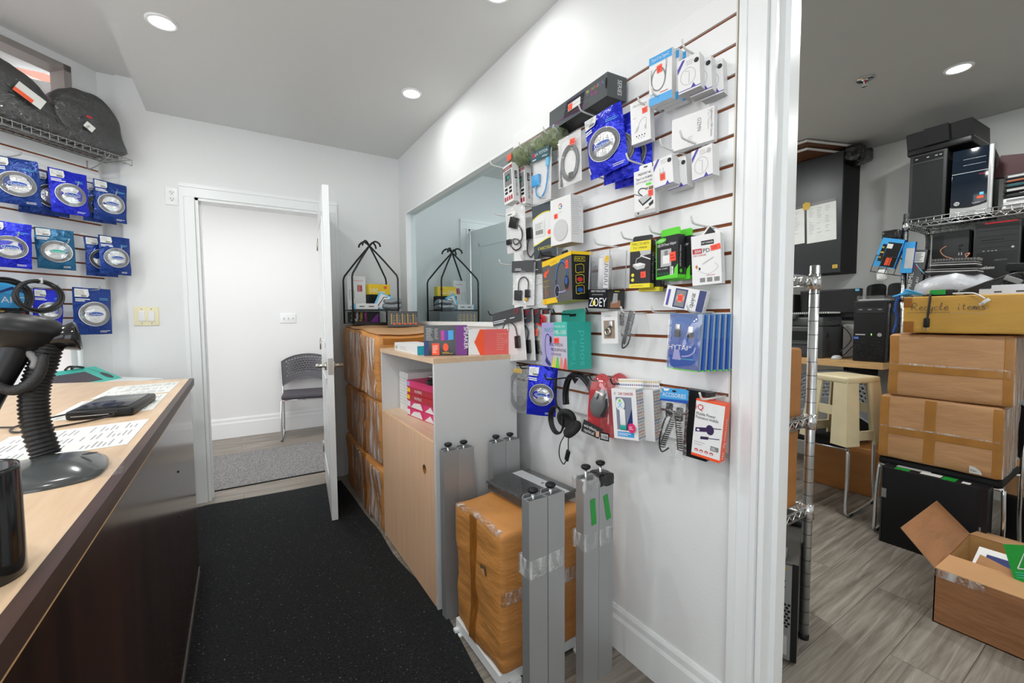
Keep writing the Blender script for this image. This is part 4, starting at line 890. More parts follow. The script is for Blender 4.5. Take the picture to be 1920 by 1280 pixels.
# ------------------------------------------------------------------ cable pouches
def bulge(W, H, D):
    def f(x, y):
        a = min(1, abs(2*x/W)); c = min(1, abs(2*y/H)); return D*(1-a**3)*(1-c**3)
    return f
def pouch_mesh(b, W, H, D, m, seed, back=True, amp=0.0035):
    off = Vector((seed*2.3, seed*4.1, 0)); nx, ny = 14, 18; vs = []; fs = []
    for sgn in (1, -1):
        for j in range(ny+1):
            for i in range(nx+1):
                x = W*(i/nx-0.5); y = H*(j/ny-0.5); e = 1 if 0 < i < nx and 0 < j < ny else 0
                n = noise.noise(Vector((x*22, y*22, sgn))+off)
                wv = 0.003*noise.noise(Vector((x*14, y*14, 7))+off)
                vs.append((x+wv*(1-e), y+wv*(1-e), sgn*(bulge(W, H, D/2)(x, y))+n*amp*e+wv))
    q = (nx+1)*(ny+1)
    for j in range(ny):
        for i in range(nx):
            a = j*(nx+1)+i; fs.append((a, a+1, a+nx+2, a+nx+1)); fs.append((a+q, a+nx+1+q, a+nx+2+q, a+1+q))
    return b.add(vs, fs, m, True)
def pouch(M, label, W, H, foil, seed, group, D=0.034, oval=(0, -0.035, 0.40, 0.36), full=True, coil=None, lbl=True):
    t = thing('cable_pouch', label, 'cable pouch', M@T(0, 0, -D*0.5), group)
    b = B(); pouch_mesh(b, W, H, D, foil, seed)
    zf = bulge(W, H, D/2)
    if full:
        b.zf = zf; b.lines(-W*0.46, H*0.20, -W*0.12, H*0.27, 2, WHITE, 0.55, 0.0045); b.lines(W*0.12, H*0.24, W*0.44, H*0.30, 2, SKY, 0.3, 0.0045); b.lines(W*0.15, -H*0.46, W*0.45, -H*0.41, 2, WHITE, 0.35, 0.004)
    b.build('foil_bag', t)
    cx, cy, rx, ry = oval[0]*W, oval[1]*H-0.006, oval[2]*W, oval[3]*W*1.0
    if not full: ry = H*0.26
    zt = D/2+0.0015
    b = B(); b.zf = lambda x, y: zf(x, y)*0.96
    b.ell(cx, cy, rx, ry, SILVER, 0.0035, 32); b.ring(cx, cy, rx*1.03, ry*1.03, 0.003, WHITE, 0.0055); b.build('silver_window', t)
    b = B(); b.zf = lambda x, y: zf(x, y)*0.96; cm = coil or COILG
    for k in range(4):
        r_ = 0.95-0.055*k; n = 40; dx = 0.0025*math.sin(seed+k*2)
        pts = [(cx+dx+rx*r_*math.cos(2*PI*i/n), cy+ry*r_*math.sin(2*PI*i/n), 0.0045+0.0006*math.sin(5*2*PI*i/n+k+seed)) for i in range(n)]
        b.tube(pts, 0.0030, cm, 6, True)
    b.build('cable_coil', t)
    if full:
        b = B(); b.at(T(0, 0, zf(cx, cy)*0.96+0.009)); b.ell(cx, cy, rx*0.52, ry*0.20, WHITE, 0, 28); b.ell(cx, cy, rx*0.49, ry*0.17, BLUE if foil is not FOILC else TEAL, 0.0004, 28); b.text('TopSync', cx, cy-0.006, ry*0.16, WHITE, z=0.0008, w=rx*0.8); b.build('logo_badge', t)
        b = B(); b.zf = lambda x, y: zf(x, y)*0.9; b.ell(cx, cy, rx, ry, CLEAR, 0.010, 28); b.build('clear_window', t)
    if lbl:
        b = B(); b.zf = zf; x0, y0 = -W*0.47, H*0.30
        b.poly([(x0, y0), (x0+W*0.30, y0), (x0+W*0.34, y0+0.012), (x0+W*0.34, y0+H*0.17), (x0, y0+H*0.17)], PAPER, 0.005); b.lines(x0+0.004, y0+0.012, x0+W*0.30, y0+H*0.15, 4, GINK, 0.3, 0.0056)
        for i in range(9): b.rect(x0+W*0.14+0.0026*i, y0+0.003, x0+W*0.14+0.0026*i+0.0012+0.0006*(i % 2), y0+0.011, INK, 0.0057)
        b.build('paper_label', t)
    return t
GP = 'foil cable pouches on the left slatwall'
GR = 'foil cable pouches on the right slatwall'
pouch(LW(-1.406, 1.934, 0.16, 2, 20), 'large navy cable pouch cut by the left edge of the photo, top row', 0.16, 0.226, FOILB, 1, None)
pouch(LW(-1.191, 1.938, 0.165, 1, 6), 'bright blue cable pouch in the middle of the top row on the left slatwall', 0.161, 0.227, FOILA, 2, None)
pouch(LW(-0.988, 1.943, 0.155, -2, 13), 'navy cable pouch at the right end of the top row on the left slatwall', 0.153, 0.227, FOILB, 3, None)
pouch(LW(-1.437, 1.623, 0.14, -2, 19), 'bright blue cable pouch cut by the left edge of the photo, second row', 0.15, 0.222, FOILA, 4, None)
pouch(LW(-1.244, 1.631, 0.125, 0.4, 16), 'teal blue cable pouch in the middle of the second row on the left slatwall', 0.152, 0.213, FOILC, 5, None)
pouch(LW(-0.977, 1.632, 0.155, 0, 8), 'navy cable pouch at the right end of the second row on the left slatwall', 0.152, 0.223, FOILB, 6, None)
pouch(LW(-1.285, 1.315, 0.12, -3, 1), 'bright blue cable pouch behind the coiled black cable on the left slatwall', 0.125, 0.20, FOILA, 7, None)
pouch(LW(-1.090, 1.302, 0.13, -1, 0), 'large navy cable pouch hanging lowest on the left slatwall', 0.187, 0.263, FOILB, 8, None)
pouch(LW(-1.235, 1.925, 0.10, -3, 14), 'dark navy cable pouch directly behind the bright blue one, top row', 0.15, 0.222, FOILB, 9, None, full=False, coil=COILD)
pouch(LW(-1.262, 1.925, 0.055, 1, 14), 'dark navy cable pouch rearmost behind the bright blue one, top row', 0.15, 0.222, FOILB, 10, None, full=False, coil=COILD)
pouch(LW(-1.015, 1.93, 0.11, 0, 12), 'dark navy cable pouch behind the right end one of the top row', 0.15, 0.22, FOILB, 11, None, full=False, coil=COILD)
pouch(LW(-1.015, 1.62, 0.105, 0, 10), 'dark navy cable pouch behind the right end one of the second row', 0.15, 0.222, FOILB, 12, None, full=False, coil=COILD)
pouch(RW(1.075, 1.837, 0.125, 7.8, -12), 'bright blue cable pouch in front on the upper right slatwall', 0.148, 0.212, FOILA, 13, None)
pouch(RW(1.045, 1.815, 0.085, 3, -10), 'bright blue cable pouch behind the front one on the upper right slatwall', 0.145, 0.212, FOILA, 14, None, full=False)
pouch(RW(1.025, 1.80, 0.05, 1, -8), 'bright blue cable pouch rearmost on the upper right slatwall', 0.145, 0.212, FOILA, 15, None, full=False)
pouch(RW(1.444, 0.940, 0.11, -3.3, -42), 'blue cable pouch hanging lowest on the right slatwall beside the headset', 0.126, 0.212, FOILA, 16, None)
# coil of black cable and the things behind it
t = thing('cable_coil', 'thick coil of black cable with a pale tie hanging on the left slatwall', 'cable', LW(-1.405, 1.372, 0.26, 0, 14))
b = B(); 
for k in range(9):
    rx, ry = 0.085-0.0035*(k % 5), 0.078-0.003*((k*2) % 5); ox, oy = 0.004*math.sin(k*1.7), -0.004*math.cos(k*2.1)
    b.tube([(ox+rx*math.cos(2*PI*i/40), oy+ry*math.sin(2*PI*i/40), -0.005*k+0.004*math.sin(2*PI*i/40*2+k)) for i in range(40)], 0.0042, CABLE, 7, True)
b.build('cable_loops', t)
B().gbox((0.004, 0.062, -0.05), (0.012, 0.09, 0.008), LGREY, 0.003, 2).build('cable_tie', t)
t = thing('cable_coil', 'second coil of black cable behind the tied coil at the left edge', 'cable', LW(-1.50, 1.365, 0.20, 0, 10))
b = B()
for k in range(9):
    rx, ry = 0.095-0.004*(k % 4), 0.09-0.004*((k*3) % 5)
    b.tube([(rx*math.cos(2*PI*i/36), ry*math.sin(2*PI*i/36), -0.006*k) for i in range(36)], 0.0042, CABLE, 7, True)
b.build('cable_loops', t)
g = thing('blue_card_pack', 'sky blue card pack marked ARC seen through the coiled black cable', 'box', LW(-1.43, 1.36, 0.12, 0, 8))
carton(g, 0.11, 0.17, 0.02, CYAN, CYAN, lambda b: b.text('ARC', 0, -0.02, 0.03, WHITE).poly([(-0.055, 0.02), (0.0, 0.045), (0.055, 0.02), (0.055, 0.03), (0.0, 0.06), (-0.055, 0.03)], NAVY))
g = thing('component_bag', 'clear bag of small dark parts with a blue edge behind the scanner head', 'bag', LW(-1.46, 1.25, 0.14, 0, 10))
b = B(); pouch_mesh(b, 0.14, 0.13, 0.02, BLACKM, 31); b.build('dark_parts', g)
b = B(); b.rect(-0.07, -0.065, 0.07, -0.052, CYAN, 0.012)
for k in range(14): b.rect(-0.06+rnd.random()*0.11, -0.05+rnd.random()*0.1, -0.05+rnd.random()*0.11, -0.045+rnd.random()*0.1, (GOLD, RED, CARTON, DGREY)[k % 4], 0.012)
b.build('card_edge', g)
# wire shelf with two bagged jackets above the left slatwall
t = thing('wire_shelf', 'zinc wire shelf on the left slatwall under the bagged bags', 'wire shelf', LW(-1.6, 2.205, 0))
b = B(); x0, x1, D = -0.9, 0.70, 0.20
for z, y in ((0.004, 0), (D, 0), (D, -0.03), (D*0.33, 0.0), (D*0.66, 0)): b.tube([(x0, y, z), (x1, y, z)], 0.0028, WIREG, 6)
b.build('long_wires', t)
b = B()
for i in range(46): x = x0+(x1-x0)*i/45; b.tube([(x, 0.003, 0.004), (x, 0.003, D+0.002), (x, -0.032, D+0.002), (x, -0.032, D-0.012)], 0.0017, WIREG, 5)
b.build('cross_wires', t)
for x in (0.60, -0.1): B().tube(smooth([(x, 0, D*0.9), (x, -0.045, D*0.5), (x, -0.07, 0.02), (x, -0.06, 0.003), (x, -0.02, 0.002)], 4), 0.003, WIREG, 6).build('bracket', t)
def bagged(M, label, sz, seed, tilt):
    t = thing('bagged_laptop_bag', label, 'bag', M)
    b = B(); b.df = crumple(seed, 0.010, 7)
    w, h, d = sz
    prof = [(-w, 0), (w, 0), (w*1.0, h*0.35), (w*0.82, h*0.72), (w*0.45, h*0.96), (0, h), (-w*0.6, h*0.93), (-w*0.95, h*0.6)]
    pr = [(p.x, p.y) for p in smooth([(x, y, 0) for x, y in prof], 4, True)]
    n = len(pr); V = []; F = []
    for k, (zz, s) in enumerate(((0, 0.0), (0, 0.6), (0.004, 0.86), (0.02, 0.97), (d*0.5, 1), (d-0.02, 0.97), (d-0.004, 0.86), (d, 0.6), (d, 0.0))):
        for x, y in pr: V.append((x*s, h*0.5+(y-h*0.5)*s, zz))
    for k in range(8):
        for i in range(n): j = (i+1) % n; F.append((k*n+i, k*n+j, (k+1)*n+j, (k+1)*n+i))
    b.add(V, F, mat('charcoal_nylon', (0.011, 0.011, 0.012), 0.55, bump=0.3, bscale=60), True); b.build('nylon_bag', t)
    b2 = B(); b2.df = crumple(seed+3, 0.014, 9); V2 = [((x)*1.05, (y-h*0.5)*1.06+h*0.5, (z-d*0.5)*1.16+d*0.5) for x, y, z in V]; b2.add(V2, F, DUSTFILM, True); b2.build('plastic_cover', t)
    return t
w1 = bagged(LW(-1.53, 2.218, 0.03, 0, 4), 'dark bag in clear plastic with an orange and white tag at the left edge', (0.30, 0.29, 0.15), 41, 0)
B().at(T(0.17, 0.13, 0.185)@Matrix.Rotation(math.radians(-28), 4, 'Z')).rect(-0.055, -0.028, 0.055, 0.028, PAPER, 0).rect(-0.055, -0.028, 0.02, -0.008, ORANGE, 0.0006).build('swing_tag', w1)
w2 = bagged(LW(-1.075, 2.218, 0.03, 0, 4), 'rounded black bag in clear plastic with a white tag and red dot', (0.165, 0.30, 0.15), 44, 0)
b = B().at(T(-0.03, 0.09, 0.185)@Matrix.Rotation(math.radians(-32), 4, 'Z')); b.rect(-0.022, -0.018, 0.022, 0.018, PAPER, 0).text('60a', 0, -0.008, 0.013, INK, rot=PI/2, z=0.0006); b.build('price_tag', w2)
B().at(T(-0.03, 0.142, 0.187)).ell(0, 0, 0.014, 0.006, RED, 0).build('red_dot', w2)
# ------------------------------------------------------------------ packages on the right slatwall
def box(label, p, W, H, D, front, side=None, deco=None, ds=None, group=None, name='product_box', bottom=None, cat='box', db=None, tab=None):
    y, z, w, roll, yaw = p
    t = thing(name, label, cat, RW(y, z, w, roll, yaw), group)
    carton(t, W, H, D, front, side, deco, ds, bottom=bottom, deco_bottom=db)
    if tab:
        tm, tw, th, td, hole = tab
        b = B(); b.at(T(0, H/2, -td)); b.poly([(-tw/2, 0), (tw/2, 0), (tw/2, th*0.8), (tw*0.42, th), (-tw*0.42, th), (-tw/2, th*0.8)], tm, 0); b.poly([(-tw*0.42, th), (tw*0.42, th), (tw/2, th*0.8), (tw/2, 0), (-tw/2, 0), (-tw/2, th*0.8)][::-1], tm, -0.001)
        if hole: b.rect(-tw*0.14, th*0.45, tw*0.14, th*0.65, hole, 0.0006)
        b.build('hang_tab', t)
    return t
def blister(t, x0, y0, x1, y1, d, m=CLEAR, name='clear_cover'): return B().gbox((x0, y0, 0.0), (x1, y1, d), m, min(d*0.6, 0.012), 3).build(name, t)
# long dark keyboard carton on top
def d(b):
    b.poly([(-0.075, -0.022), (0.04, -0.032), (0.055, 0.026), (-0.055, 0.03)], BLACK); b.stroke([(-0.075, -0.022), (0.04, -0.032), (0.055, 0.026), (-0.055, 0.03), (-0.075, -0.022)], 0.0012, VIOLET, 0.001); b.rect(-0.045, -0.008, 0.03, 0.018, CARTON, 0.0012); b.rect(-0.043, -0.006, -0.018, 0.016, STICK, 0.0016)
    for i, (ch, m) in enumerate(zip('MECHANICAL', (LEMON, TEAL, MAGENTA, GOLD, TEAL, PINK, LEMON, CYAN, MAGENTA, AQUA))): b.text(ch, 0.068+0.0095*i, 0.010, 0.012, m)
    b.text('RGB', 0.105, -0.008, 0.012, MAGENTA); b.rect(-0.15, -0.03, -0.138, -0.018, LILAC); b.ell(0.168, 0.004, 0.005, 0.018, BLACKG)
def ds(b): b.text('SERIES', 0.045, 0.024, 0.018, WHITE, 'L', rot=-PI/2, w=0.05)
KGREY = mat('gunmetal_print', '4c5254', 0.32)
t = box('long dark grey keyboard carton lying across the top hooks', (1.241, 2.026, 0.10, -1.4, 3.9), 0.345, 0.077, 0.085, KGREY, KGREY, d, ds, bottom=BLACK, db=lambda b: b.text('MECHANICAL KEYBOARD', 0, 0.02, 0.012, MAGENTA).stroke([(-0.02, 0.06), (0.15, 0.06), (0.15, 0.045), (0.0, 0.045)], 0.0012, LGREY))
# camouflage roll
t = thing('camouflage_roll', 'green camouflage fabric roll in clear wrap on the slatwall top left', 'fabric roll', T(1.105, 1.54, 1.968))
CAMO = mat('camouflage_cloth', (0.10, 0.14, 0.04), 0.7, var=0.85, vscale=38)
b = B(); b.df = crumple(51, 0.008, 16); b.tube([(0, -0.19+0.02*i, 0) for i in range(19)], [0.030]+[0.042]*17+[0.034], CAMO, 18); b.build('fabric', t)
b = B(); b.df = crumple(52, 0.012, 18); b.tube([(0, -0.20+0.02*i, 0) for i in range(20)], [0.028]+[0.047]*18+[0.03], FILM, 18); b.build('clear_wrap', t)
b = B().at(FX(-0.048, 0.13, 0.0, 8)); b.rect(-0.016, -0.014, 0.016, 0.014, STICK, 0.0); b.build('price_sticker', t)
# clear bag with grey cable
def cable(b, pts, r, m, n=7): return b.tube(smooth(pts, 7), r, m, n)
def bag(label, p, W, H, back=CARTON, D=0.012, filmm=FILM, seed=1, name='bagged_product', cat='bag'):
    y, z, w, roll, yaw = p; t = thing(name, label, cat, RW(y, z, w, roll, yaw))
    if back: B().box((-W/2, -H/2, -0.003), (W/2, H/2, -0.0015), back).build('backing_card', t)
    b = B(); b.at(T(0, 0, D*0.5-0.002)); pouch_mesh(b, W*1.02, H*1.02, D+0.006, filmm, seed, amp=0.002); b.build('clear_bag', t)
    return t
t = bag('white card pack with a coiled grey cable and an orange sticker beside the blue pouches', (1.287, 1.845, 0.09, 1.5, -3), 0.123, 0.186, seed=3)
b = B()
for k in range(4): b.tube([(0.004+(0.036+0.004*k)*math.cos(2*PI*i/36), -0.012+(0.05+0.005*k)*math.sin(2*PI*i/36), 0.003) for i in range(36)], 0.0026, COILG, 6, True)
cable(b, [(-0.03, 0.02, 0.004), (-0.045, -0.03, 0.004), (-0.045, -0.085, 0.004)], 0.003, COILG); b.gbox((-0.049, -0.09, 0.001), (-0.040, -0.062, 0.008), GREY, 0.002, 1); b.gbox((0.0, -0.072, 0.001), (0.022, -0.05, 0.008), COILD, 0.002, 1); b.build('grey_cable', t)
sticker(t, 0.03, 0.055, 0.028, 0.022, -4, z=0.013)
t = bag('bag with a blue plug adapter under a dark teal header card', (1.464, 1.832, 0.09, -2, -0.5), 0.124, 0.205, seed=4)
def header(t, W, H, h, m, fn=None, name='header_card'):
    b = B(); b.at(T(0, H/2-h/2+0.004, 0.0125)); b.quad([(-W/2, -h/2, 0), (W/2, -h/2, 0), (W/2, h/2, 0), (-W/2, h/2, 0)], m); b.quad([(-W/2, -h/2, -0.018), (-W/2, h/2, -0.018), (W/2, h/2, -0.018), (W/2, -h/2, -0.018)], m); b.quad([(-W/2, h/2, 0), (W/2, h/2, 0), (W/2, h/2, -0.018), (-W/2, h/2, -0.018)], m)
    if fn: fn(b)
    return b.build(name, t)
TEALD = mat('dark_teal_card', '12545f', 0.4)
header(t, 0.126, 0.205, 0.042, TEALD, lambda b: b.ell(-0.038, 0.004, 0.011, 0.010, CRIMSON).text('LA TOTOA', 0.012, 0.0, 0.012, WHITE).text('40Gbps', 0.035, -0.016, 0.008, WHITE).lines(-0.05, -0.018, -0.02, -0.01, 1, WHITE))
b = B(); b.gbox((-0.055, -0.035, 0.0), (-0.005, 0.012, 0.014), CYAN, 0.004, 2); cable(b, [(-0.03, -0.035, 0.006), (-0.025, -0.07, 0.006), (0.005, -0.085, 0.006), (0.035, -0.06, 0.006), (0.048, 0.0, 0.006), (0.045, 0.05, 0.006)], 0.0032, CYAN); b.gbox((0.037, 0.03, 0.0), (0.054, 0.065, 0.010), SKY, 0.003, 1); b.build('blue_adapter', t)
# two hub cartons
def hubd(b):
    b.rect(-0.037, 0.060, 0.037, 0.086, CARTON); b.poly([(-0.037, 0.062), (0.037, 0.062), (0.037, 0.078), (-0.037, 0.078)], CRIMSON); b.text('USB HUB', 0, 0.066, 0.007, WHITE)
    b.rect(-0.028, -0.01, 0.03, 0.058, GREY); b.poly([(-0.018, 0.012), (0.015, 0.018), (0.015, 0.042), (-0.018, 0.038)], DGREY, 0.0008); b.poly([(-0.005, 0.018), (0.01, 0.022), (0.01, 0.036), (-0.005, 0.033)], TEAL, 0.001)
    for i in range(2):
        for j in range(2): b.rect(-0.028+0.034*i, -0.044+0.016*j, -0.006+0.034*i, -0.033+0.016*j, BLACK)
    for i in range(4): b.rect(-0.033+0.017*i, -0.075, -0.021+0.017*i, -0.056, CRIMSON)
def hubs(b): b.rect(0.012, 0.015, 0.026, 0.05, BLACK, 0.0005); b.text('USB', 0.0155, 0.046, 0.010, WHITE, 'L', rot=-PI/2, w=0.026); b.text('2.0 HUB to 4 x USB', 0.0155, 0.01, 0.010, BLACK, 'L', rot=-PI/2, w=0.072)
box('white hub carton with red squares in front at the upper left of the slatwall', (1.677, 1.853, 0.12, 4.7, -1), 0.074, 0.172, 0.036, CARTON, CARTON, hubd, hubs, tab=(BLACKM, 0.074, 0.03, 0.03, None))
box('white hub carton behind the front one at the upper left of the slatwall', (1.650, 1.843, 0.072, 3, -1), 0.074, 0.172, 0.036, CARTON, CARTON, hubd, hubs, tab=(BLACKM, 0.074, 0.03, 0.03, None))
# bagged adapters, left column
t = bag('clear bag with a black square adapter and looped cable left of the slatwall', (1.633, 1.645, 0.11, 2.6, -11), 0.121, 0.204, seed=6)
b = B(); b.at(Matrix.Rotation(-0.35, 4, 'Z')); b.gbox((-0.035, 0.0, 0.0), (0.012, 0.048, 0.016), BLACK, 0.003, 2); b.at(Matrix()); cable(b, [(0.025, 0.01, 0.006), (0.045, -0.02, 0.006), (0.04, -0.055, 0.006), (0.0, -0.07, 0.006), (-0.01, -0.045, 0.008), (0.025, -0.055, 0.01), (0.035, -0.085, 0.006), (0.0, -0.095, 0.006), (-0.03, -0.07, 0.006)], 0.0032, CABLE); b.gbox((-0.055, -0.065, 0), (-0.025, -0.04, 0.011), BLACK, 0.003, 1); b.build('black_adapter', t)
b = B(); b.rect(-0.035, 0.055, 0.015, 0.075, PAPER, 0.014).lines(-0.032, 0.06, 0.012, 0.07, 1, INK, 0.4, 0.0146); b.build('paper_label', t)
t = bag('clear bag with a dark adapter hanging behind the black adapter bag', (1.60, 1.60, 0.05, 2, -8), 0.115, 0.20, seed=7)
b = B(); b.gbox((-0.03, 0.0, 0.0), (0.015, 0.05, 0.014), BLACK, 0.003, 2); cable(b, [(-0.01, -0.0, 0.006), (-0.02, -0.05, 0.006), (0.0, -0.08, 0.006), (0.03, -0.06, 0.006)], 0.003, CABLE); b.build('black_adapter', t)
t = thing('card_pack', 'dark grey card pack with yellow edge and orange dot behind the speaker carton', 'box', RW(1.468, 1.614, 0.075, 3.5, -12))
b = B(); W_, H_ = 0.125, 0.225; b.box((-W_/2, -H_/2, -0.006), (W_/2, H_/2, 0), CARTON)
SLATE = mat('slate_card', '39454c', 0.45)
top = [(x, 0.055+0.02*math.sin((x+0.06)*22)) for x in [-0.0625+0.0125*i for i in range(11)]]; bot = [(x, -0.045+0.012*math.sin((x+0.02)*26)) for x in [-0.0625+0.0125*i for i in range(11)]]
b.poly([(-0.0625, 0.1125)]+top+[(0.0625, 0.1125)], SLATE); b.stroke(top, 0.004, LEMON, 0.001); b.poly([(-0.0625, -0.1125), (0.0625, -0.1125)]+bot[::-1], SLATE); b.stroke(bot, 0.004, LEMON, 0.001); b.text('CASCODE', 0.0, -0.078, 0.012, LEMON); b.poly([(-0.045, -0.1125), (0.04, -0.1125), (0.03, -0.09), (-0.03, -0.088)], BLACKG, 0.001)
b.build('card', t); b = B(); b.at(T(-0.025, 0.01, 0.0012)); b.rect(-0.03, -0.032, 0.03, 0.032, PAPER, 0).lines(-0.024, 0.0, 0.024, 0.026, 4, GINK, 0.3, 0.0004)
for i in range(12): b.rect(-0.022+0.0035*i, -0.022, -0.0205+0.0035*i+0.001*(i % 2), -0.004, INK, 0.0004)
b.build('barcode_label', t); B().at(T(0.03, -0.012, 0.0012)).ell(0, 0, 0.011, 0.010, STICK, 0).build('price_dot', t)
# white speaker carton
def d(b):
    n = 24; R0, R1 = 0.0105, 0.0075
    for a0, a1, m in ((20, 75, RED), (75, 160, RED), (160, 205, YELLOW), (205, 300, GREEN if 0 else mat('logo_green', '2f9e4f', 0.4)), (300, 362, BLUE)):
        p = [(0.0+R0*math.cos(math.radians(a0+(a1-a0)*i/8)), 0.055+R0*math.sin(math.radians(a0+(a1-a0)*i/8))) for i in range(9)]+[(0.0+R1*math.cos(math.radians(a1-(a1-a0)*i/8)), 0.055+R1*math.sin(math.radians(a1-(a1-a0)*i/8))) for i in range(9)]
        b.poly(p, m, 0.0007)
    b.rect(0.0, 0.0535, 0.0105, 0.0565, BLUE, 0.0008); b.ell(0.001, -0.036, 0.040, 0.041, mat('fabric_disc_edge', (0.42, 0.42, 0.42), 0.8), 0.0006, 40); b.ell(-0.001, -0.034, 0.039, 0.040, mat('fabric_disc', (0.60, 0.60, 0.60), 0.9, bump=0.2, bscale=600), 0.001, 40); b.lines(-0.01, 0.03, 0.02, 0.036, 1, LGREY, 0.3)
def ds(b):
    b.lines(0.006, -0.06, 0.056, 0.075, 17, LGREY, 0.2)
t = box('white smart speaker carton with a grey fabric disc and coloured letter', (1.304, 1.617, 0.12, 1.1, -3.5), 0.114, 0.176, 0.064, CARTON, CARTON, d, ds, bottom=mat('pale_gold_base', 'd8bd6a', 0.4))
sticker(t, -0.025, 0.022, 0.02, 0.018, 4)
# gaming headset carton
STEELP = mat('warm_grey_print', '5a5a5c', 0.35)
def d(b):
    b.poly([(-0.1215, 0.0875), (-0.1215, 0.066), (-0.055, 0.066), (-0.045, 0.058), (0.03, 0.062), (0.04, 0.072), (0.1215, 0.074), (0.1215, 0.0875)], YELLOW); b.poly([(-0.1215, -0.0875), (-0.1215, -0.066), (-0.005, -0.066), (0.01, -0.0875)], YELLOW); b.text('GAMING', -0.02, 0.066, 0.010, GOLD); b.text('G5', -0.10, -0.082, 0.013, ORANGE)
    cx, cy = 0.045, 0.0
    b.stroke([(cx-0.045+0.0, cy-0.03)]+[(cx+0.0-0.045*math.cos(PI*i/16), cy+0.0+0.062*math.sin(PI*i/16)) for i in range(17)]+[(cx+0.045, cy-0.02)], 0.011, NAVY, 0.0008); b.stroke([(cx-0.047*math.cos(PI*i/16), cy+0.064*math.sin(PI*i/16)) for i in range(17)], 0.003, CYAN, 0.001)
    b.ell(cx-0.037, cy-0.045, 0.02, 0.024, BLACKG, 0.0011); b.ring(cx-0.037, cy-0.045, 0.02, 0.024, 0.003, LILAC, 0.0013); b.ell(cx+0.038, cy-0.02, 0.017, 0.026, BLACKG, 0.0011); b.ell(cx+0.036, cy-0.014, 0.010, 0.014, BLUE, 0.0013); b.stroke([(cx-0.03, cy-0.05), (cx-0.0, cy-0.052), (cx+0.03, cy-0.05)], 0.004, LILAC, 0.0013)
    b.poly([(-0.11, 0.03), (-0.095, 0.045), (-0.075, 0.044), (-0.066, 0.055), (-0.06, 0.04), (-0.08, 0.03), (-0.085, 0.018), (-0.098, 0.02)], ORANGE); b.text('7.1', -0.085, -0.012, 0.015, GOLD); b.stroke([(-0.112, -0.017), (-0.058, -0.017), (-0.058, 0.006), (-0.112, 0.006), (-0.112, -0.017)], 0.0018, GOLD)
    b.text('X-BASS', -0.088, -0.06, 0.012, GOLD, 'L', rot=PI/2, w=0.04); b.text('KING', -0.068, -0.056, 0.012, ORANGE, 'L', rot=PI/2, w=0.025); b.rect(0.085, -0.05, 0.098, -0.022, CRIMSON)
def ds(b):
    b.stroke([(0.012, 0.052), (0.056, 0.052), (0.056, 0.068), (0.012, 0.068), (0.012, 0.052)], 0.0014, LEMON); b.text('FOR PC', 0.034, 0.056, 0.008, LEMON); b.rect(0, 0.076, 0.09, 0.0875, YELLOW)
    for i, m in enumerate((BLACKG, RED, BLUE)): y0 = 0.012-0.038*i; b.stroke([(0.016, y0), (0.026, y0-0.004), (0.034, y0), (0.05, y0), (0.05, y0+0.026), (0.04, y0+0.03), (0.016, y0+0.026), (0.016, y0)], 0.0016, LEMON); b.ell(0.033, y0+0.012, 0.012, 0.008, m)
t = box('yellow and grey gaming headset carton in the middle of the slatwall', (1.318, 1.395, 0.13, 2.8, 11), 0.243, 0.175, 0.082, STEELP, BLACK, d, ds, bottom=YELLOW, tab=(BLACK, 0.05, 0.026, 0.04, LGREY))
sticker(t, 0.088, 0.045, 0.022, 0.03, 3)
# clear tumbler box
t = thing('tumbler_box', 'clear window box with a white tumbler and black printed base', 'box', RW(1.107, 1.381, 0.11, -2.9, 0.3))
W_, H_, D_ = 0.096, 0.201, 0.080
b = B(); 
for q in ([(-W_/2, -0.035, 0), (W_/2, -0.035, 0), (W_/2, H_/2, 0), (-W_/2, H_/2, 0)], [(W_/2, -0.035, 0), (W_/2, -0.035, -D_), (W_/2, H_/2, -D_), (W_/2, H_/2, 0)], [(-W_/2, -0.035, -D_), (-W_/2, -0.035, 0), (-W_/2, H_/2, 0), (-W_/2, H_/2, -D_)], [(-W_/2, H_/2, 0), (W_/2, H_/2, 0), (W_/2, H_/2, -D_), (-W_/2, H_/2, -D_)]): b.quad(q, CLEAR)
for x in (-W_/2, W_/2):
    for z in (0, -D_): b.box((x-0.0012, -0.035, z-0.0012), (x+0.0012, H_/2, z+0.0012), LGREY)
b.build('clear_walls', t)
def d(b): b.text('ZOEY', 0, -0.026, 0.030, WHITE, w=0.085); b.text('GREAT THINGS INSIDE', 0, 0.024, 0.006, WHITE, w=0.07); b.lines(-0.03, 0.012, 0.03, 0.018, 1, LGREY, 0.2); b.ell(-0.018, -0.014, 0.007, 0.010, LEMON, 0.0006)
def ds(b): b.poly([(0.012, -0.03), (0.06, -0.03), (0.06, -0.005), (0.03, 0.0), (0.012, -0.012)], mat('hand_print', 'b5805e', 0.5)); b.poly([(0.02, -0.015), (0.045, -0.012), (0.045, 0.02), (0.025, 0.02)], LGREY, 0.0008); b.lines(0.03, 0.024, 0.07, 0.03, 1, LEMON)
def sub_carton(t, name, M, W, H, D, front, side, d_, ds_):
    b = B(); b.box((-W/2, -H/2, -D), (W/2, H/2, 0), front)
    b.v = [M@v for v in b.v]; b.at(M); d_(b); b.at(M@side_r(W)); ds_(b); return b.build(name, t)
sub_carton(t, 'printed_base', T(0, -0.068, 0), W_, 0.066, D_, BLACKG, BLACKG, d, ds)
b = B(); b.cyl((-0.012, -0.035, -0.04), (-0.012, 0.075, -0.04), 0.024, CARTON, 20).cyl((-0.012, 0.075, -0.04), (-0.012, 0.085, -0.04), 0.02, CARTON, 20); b.build('white_tumbler', t)
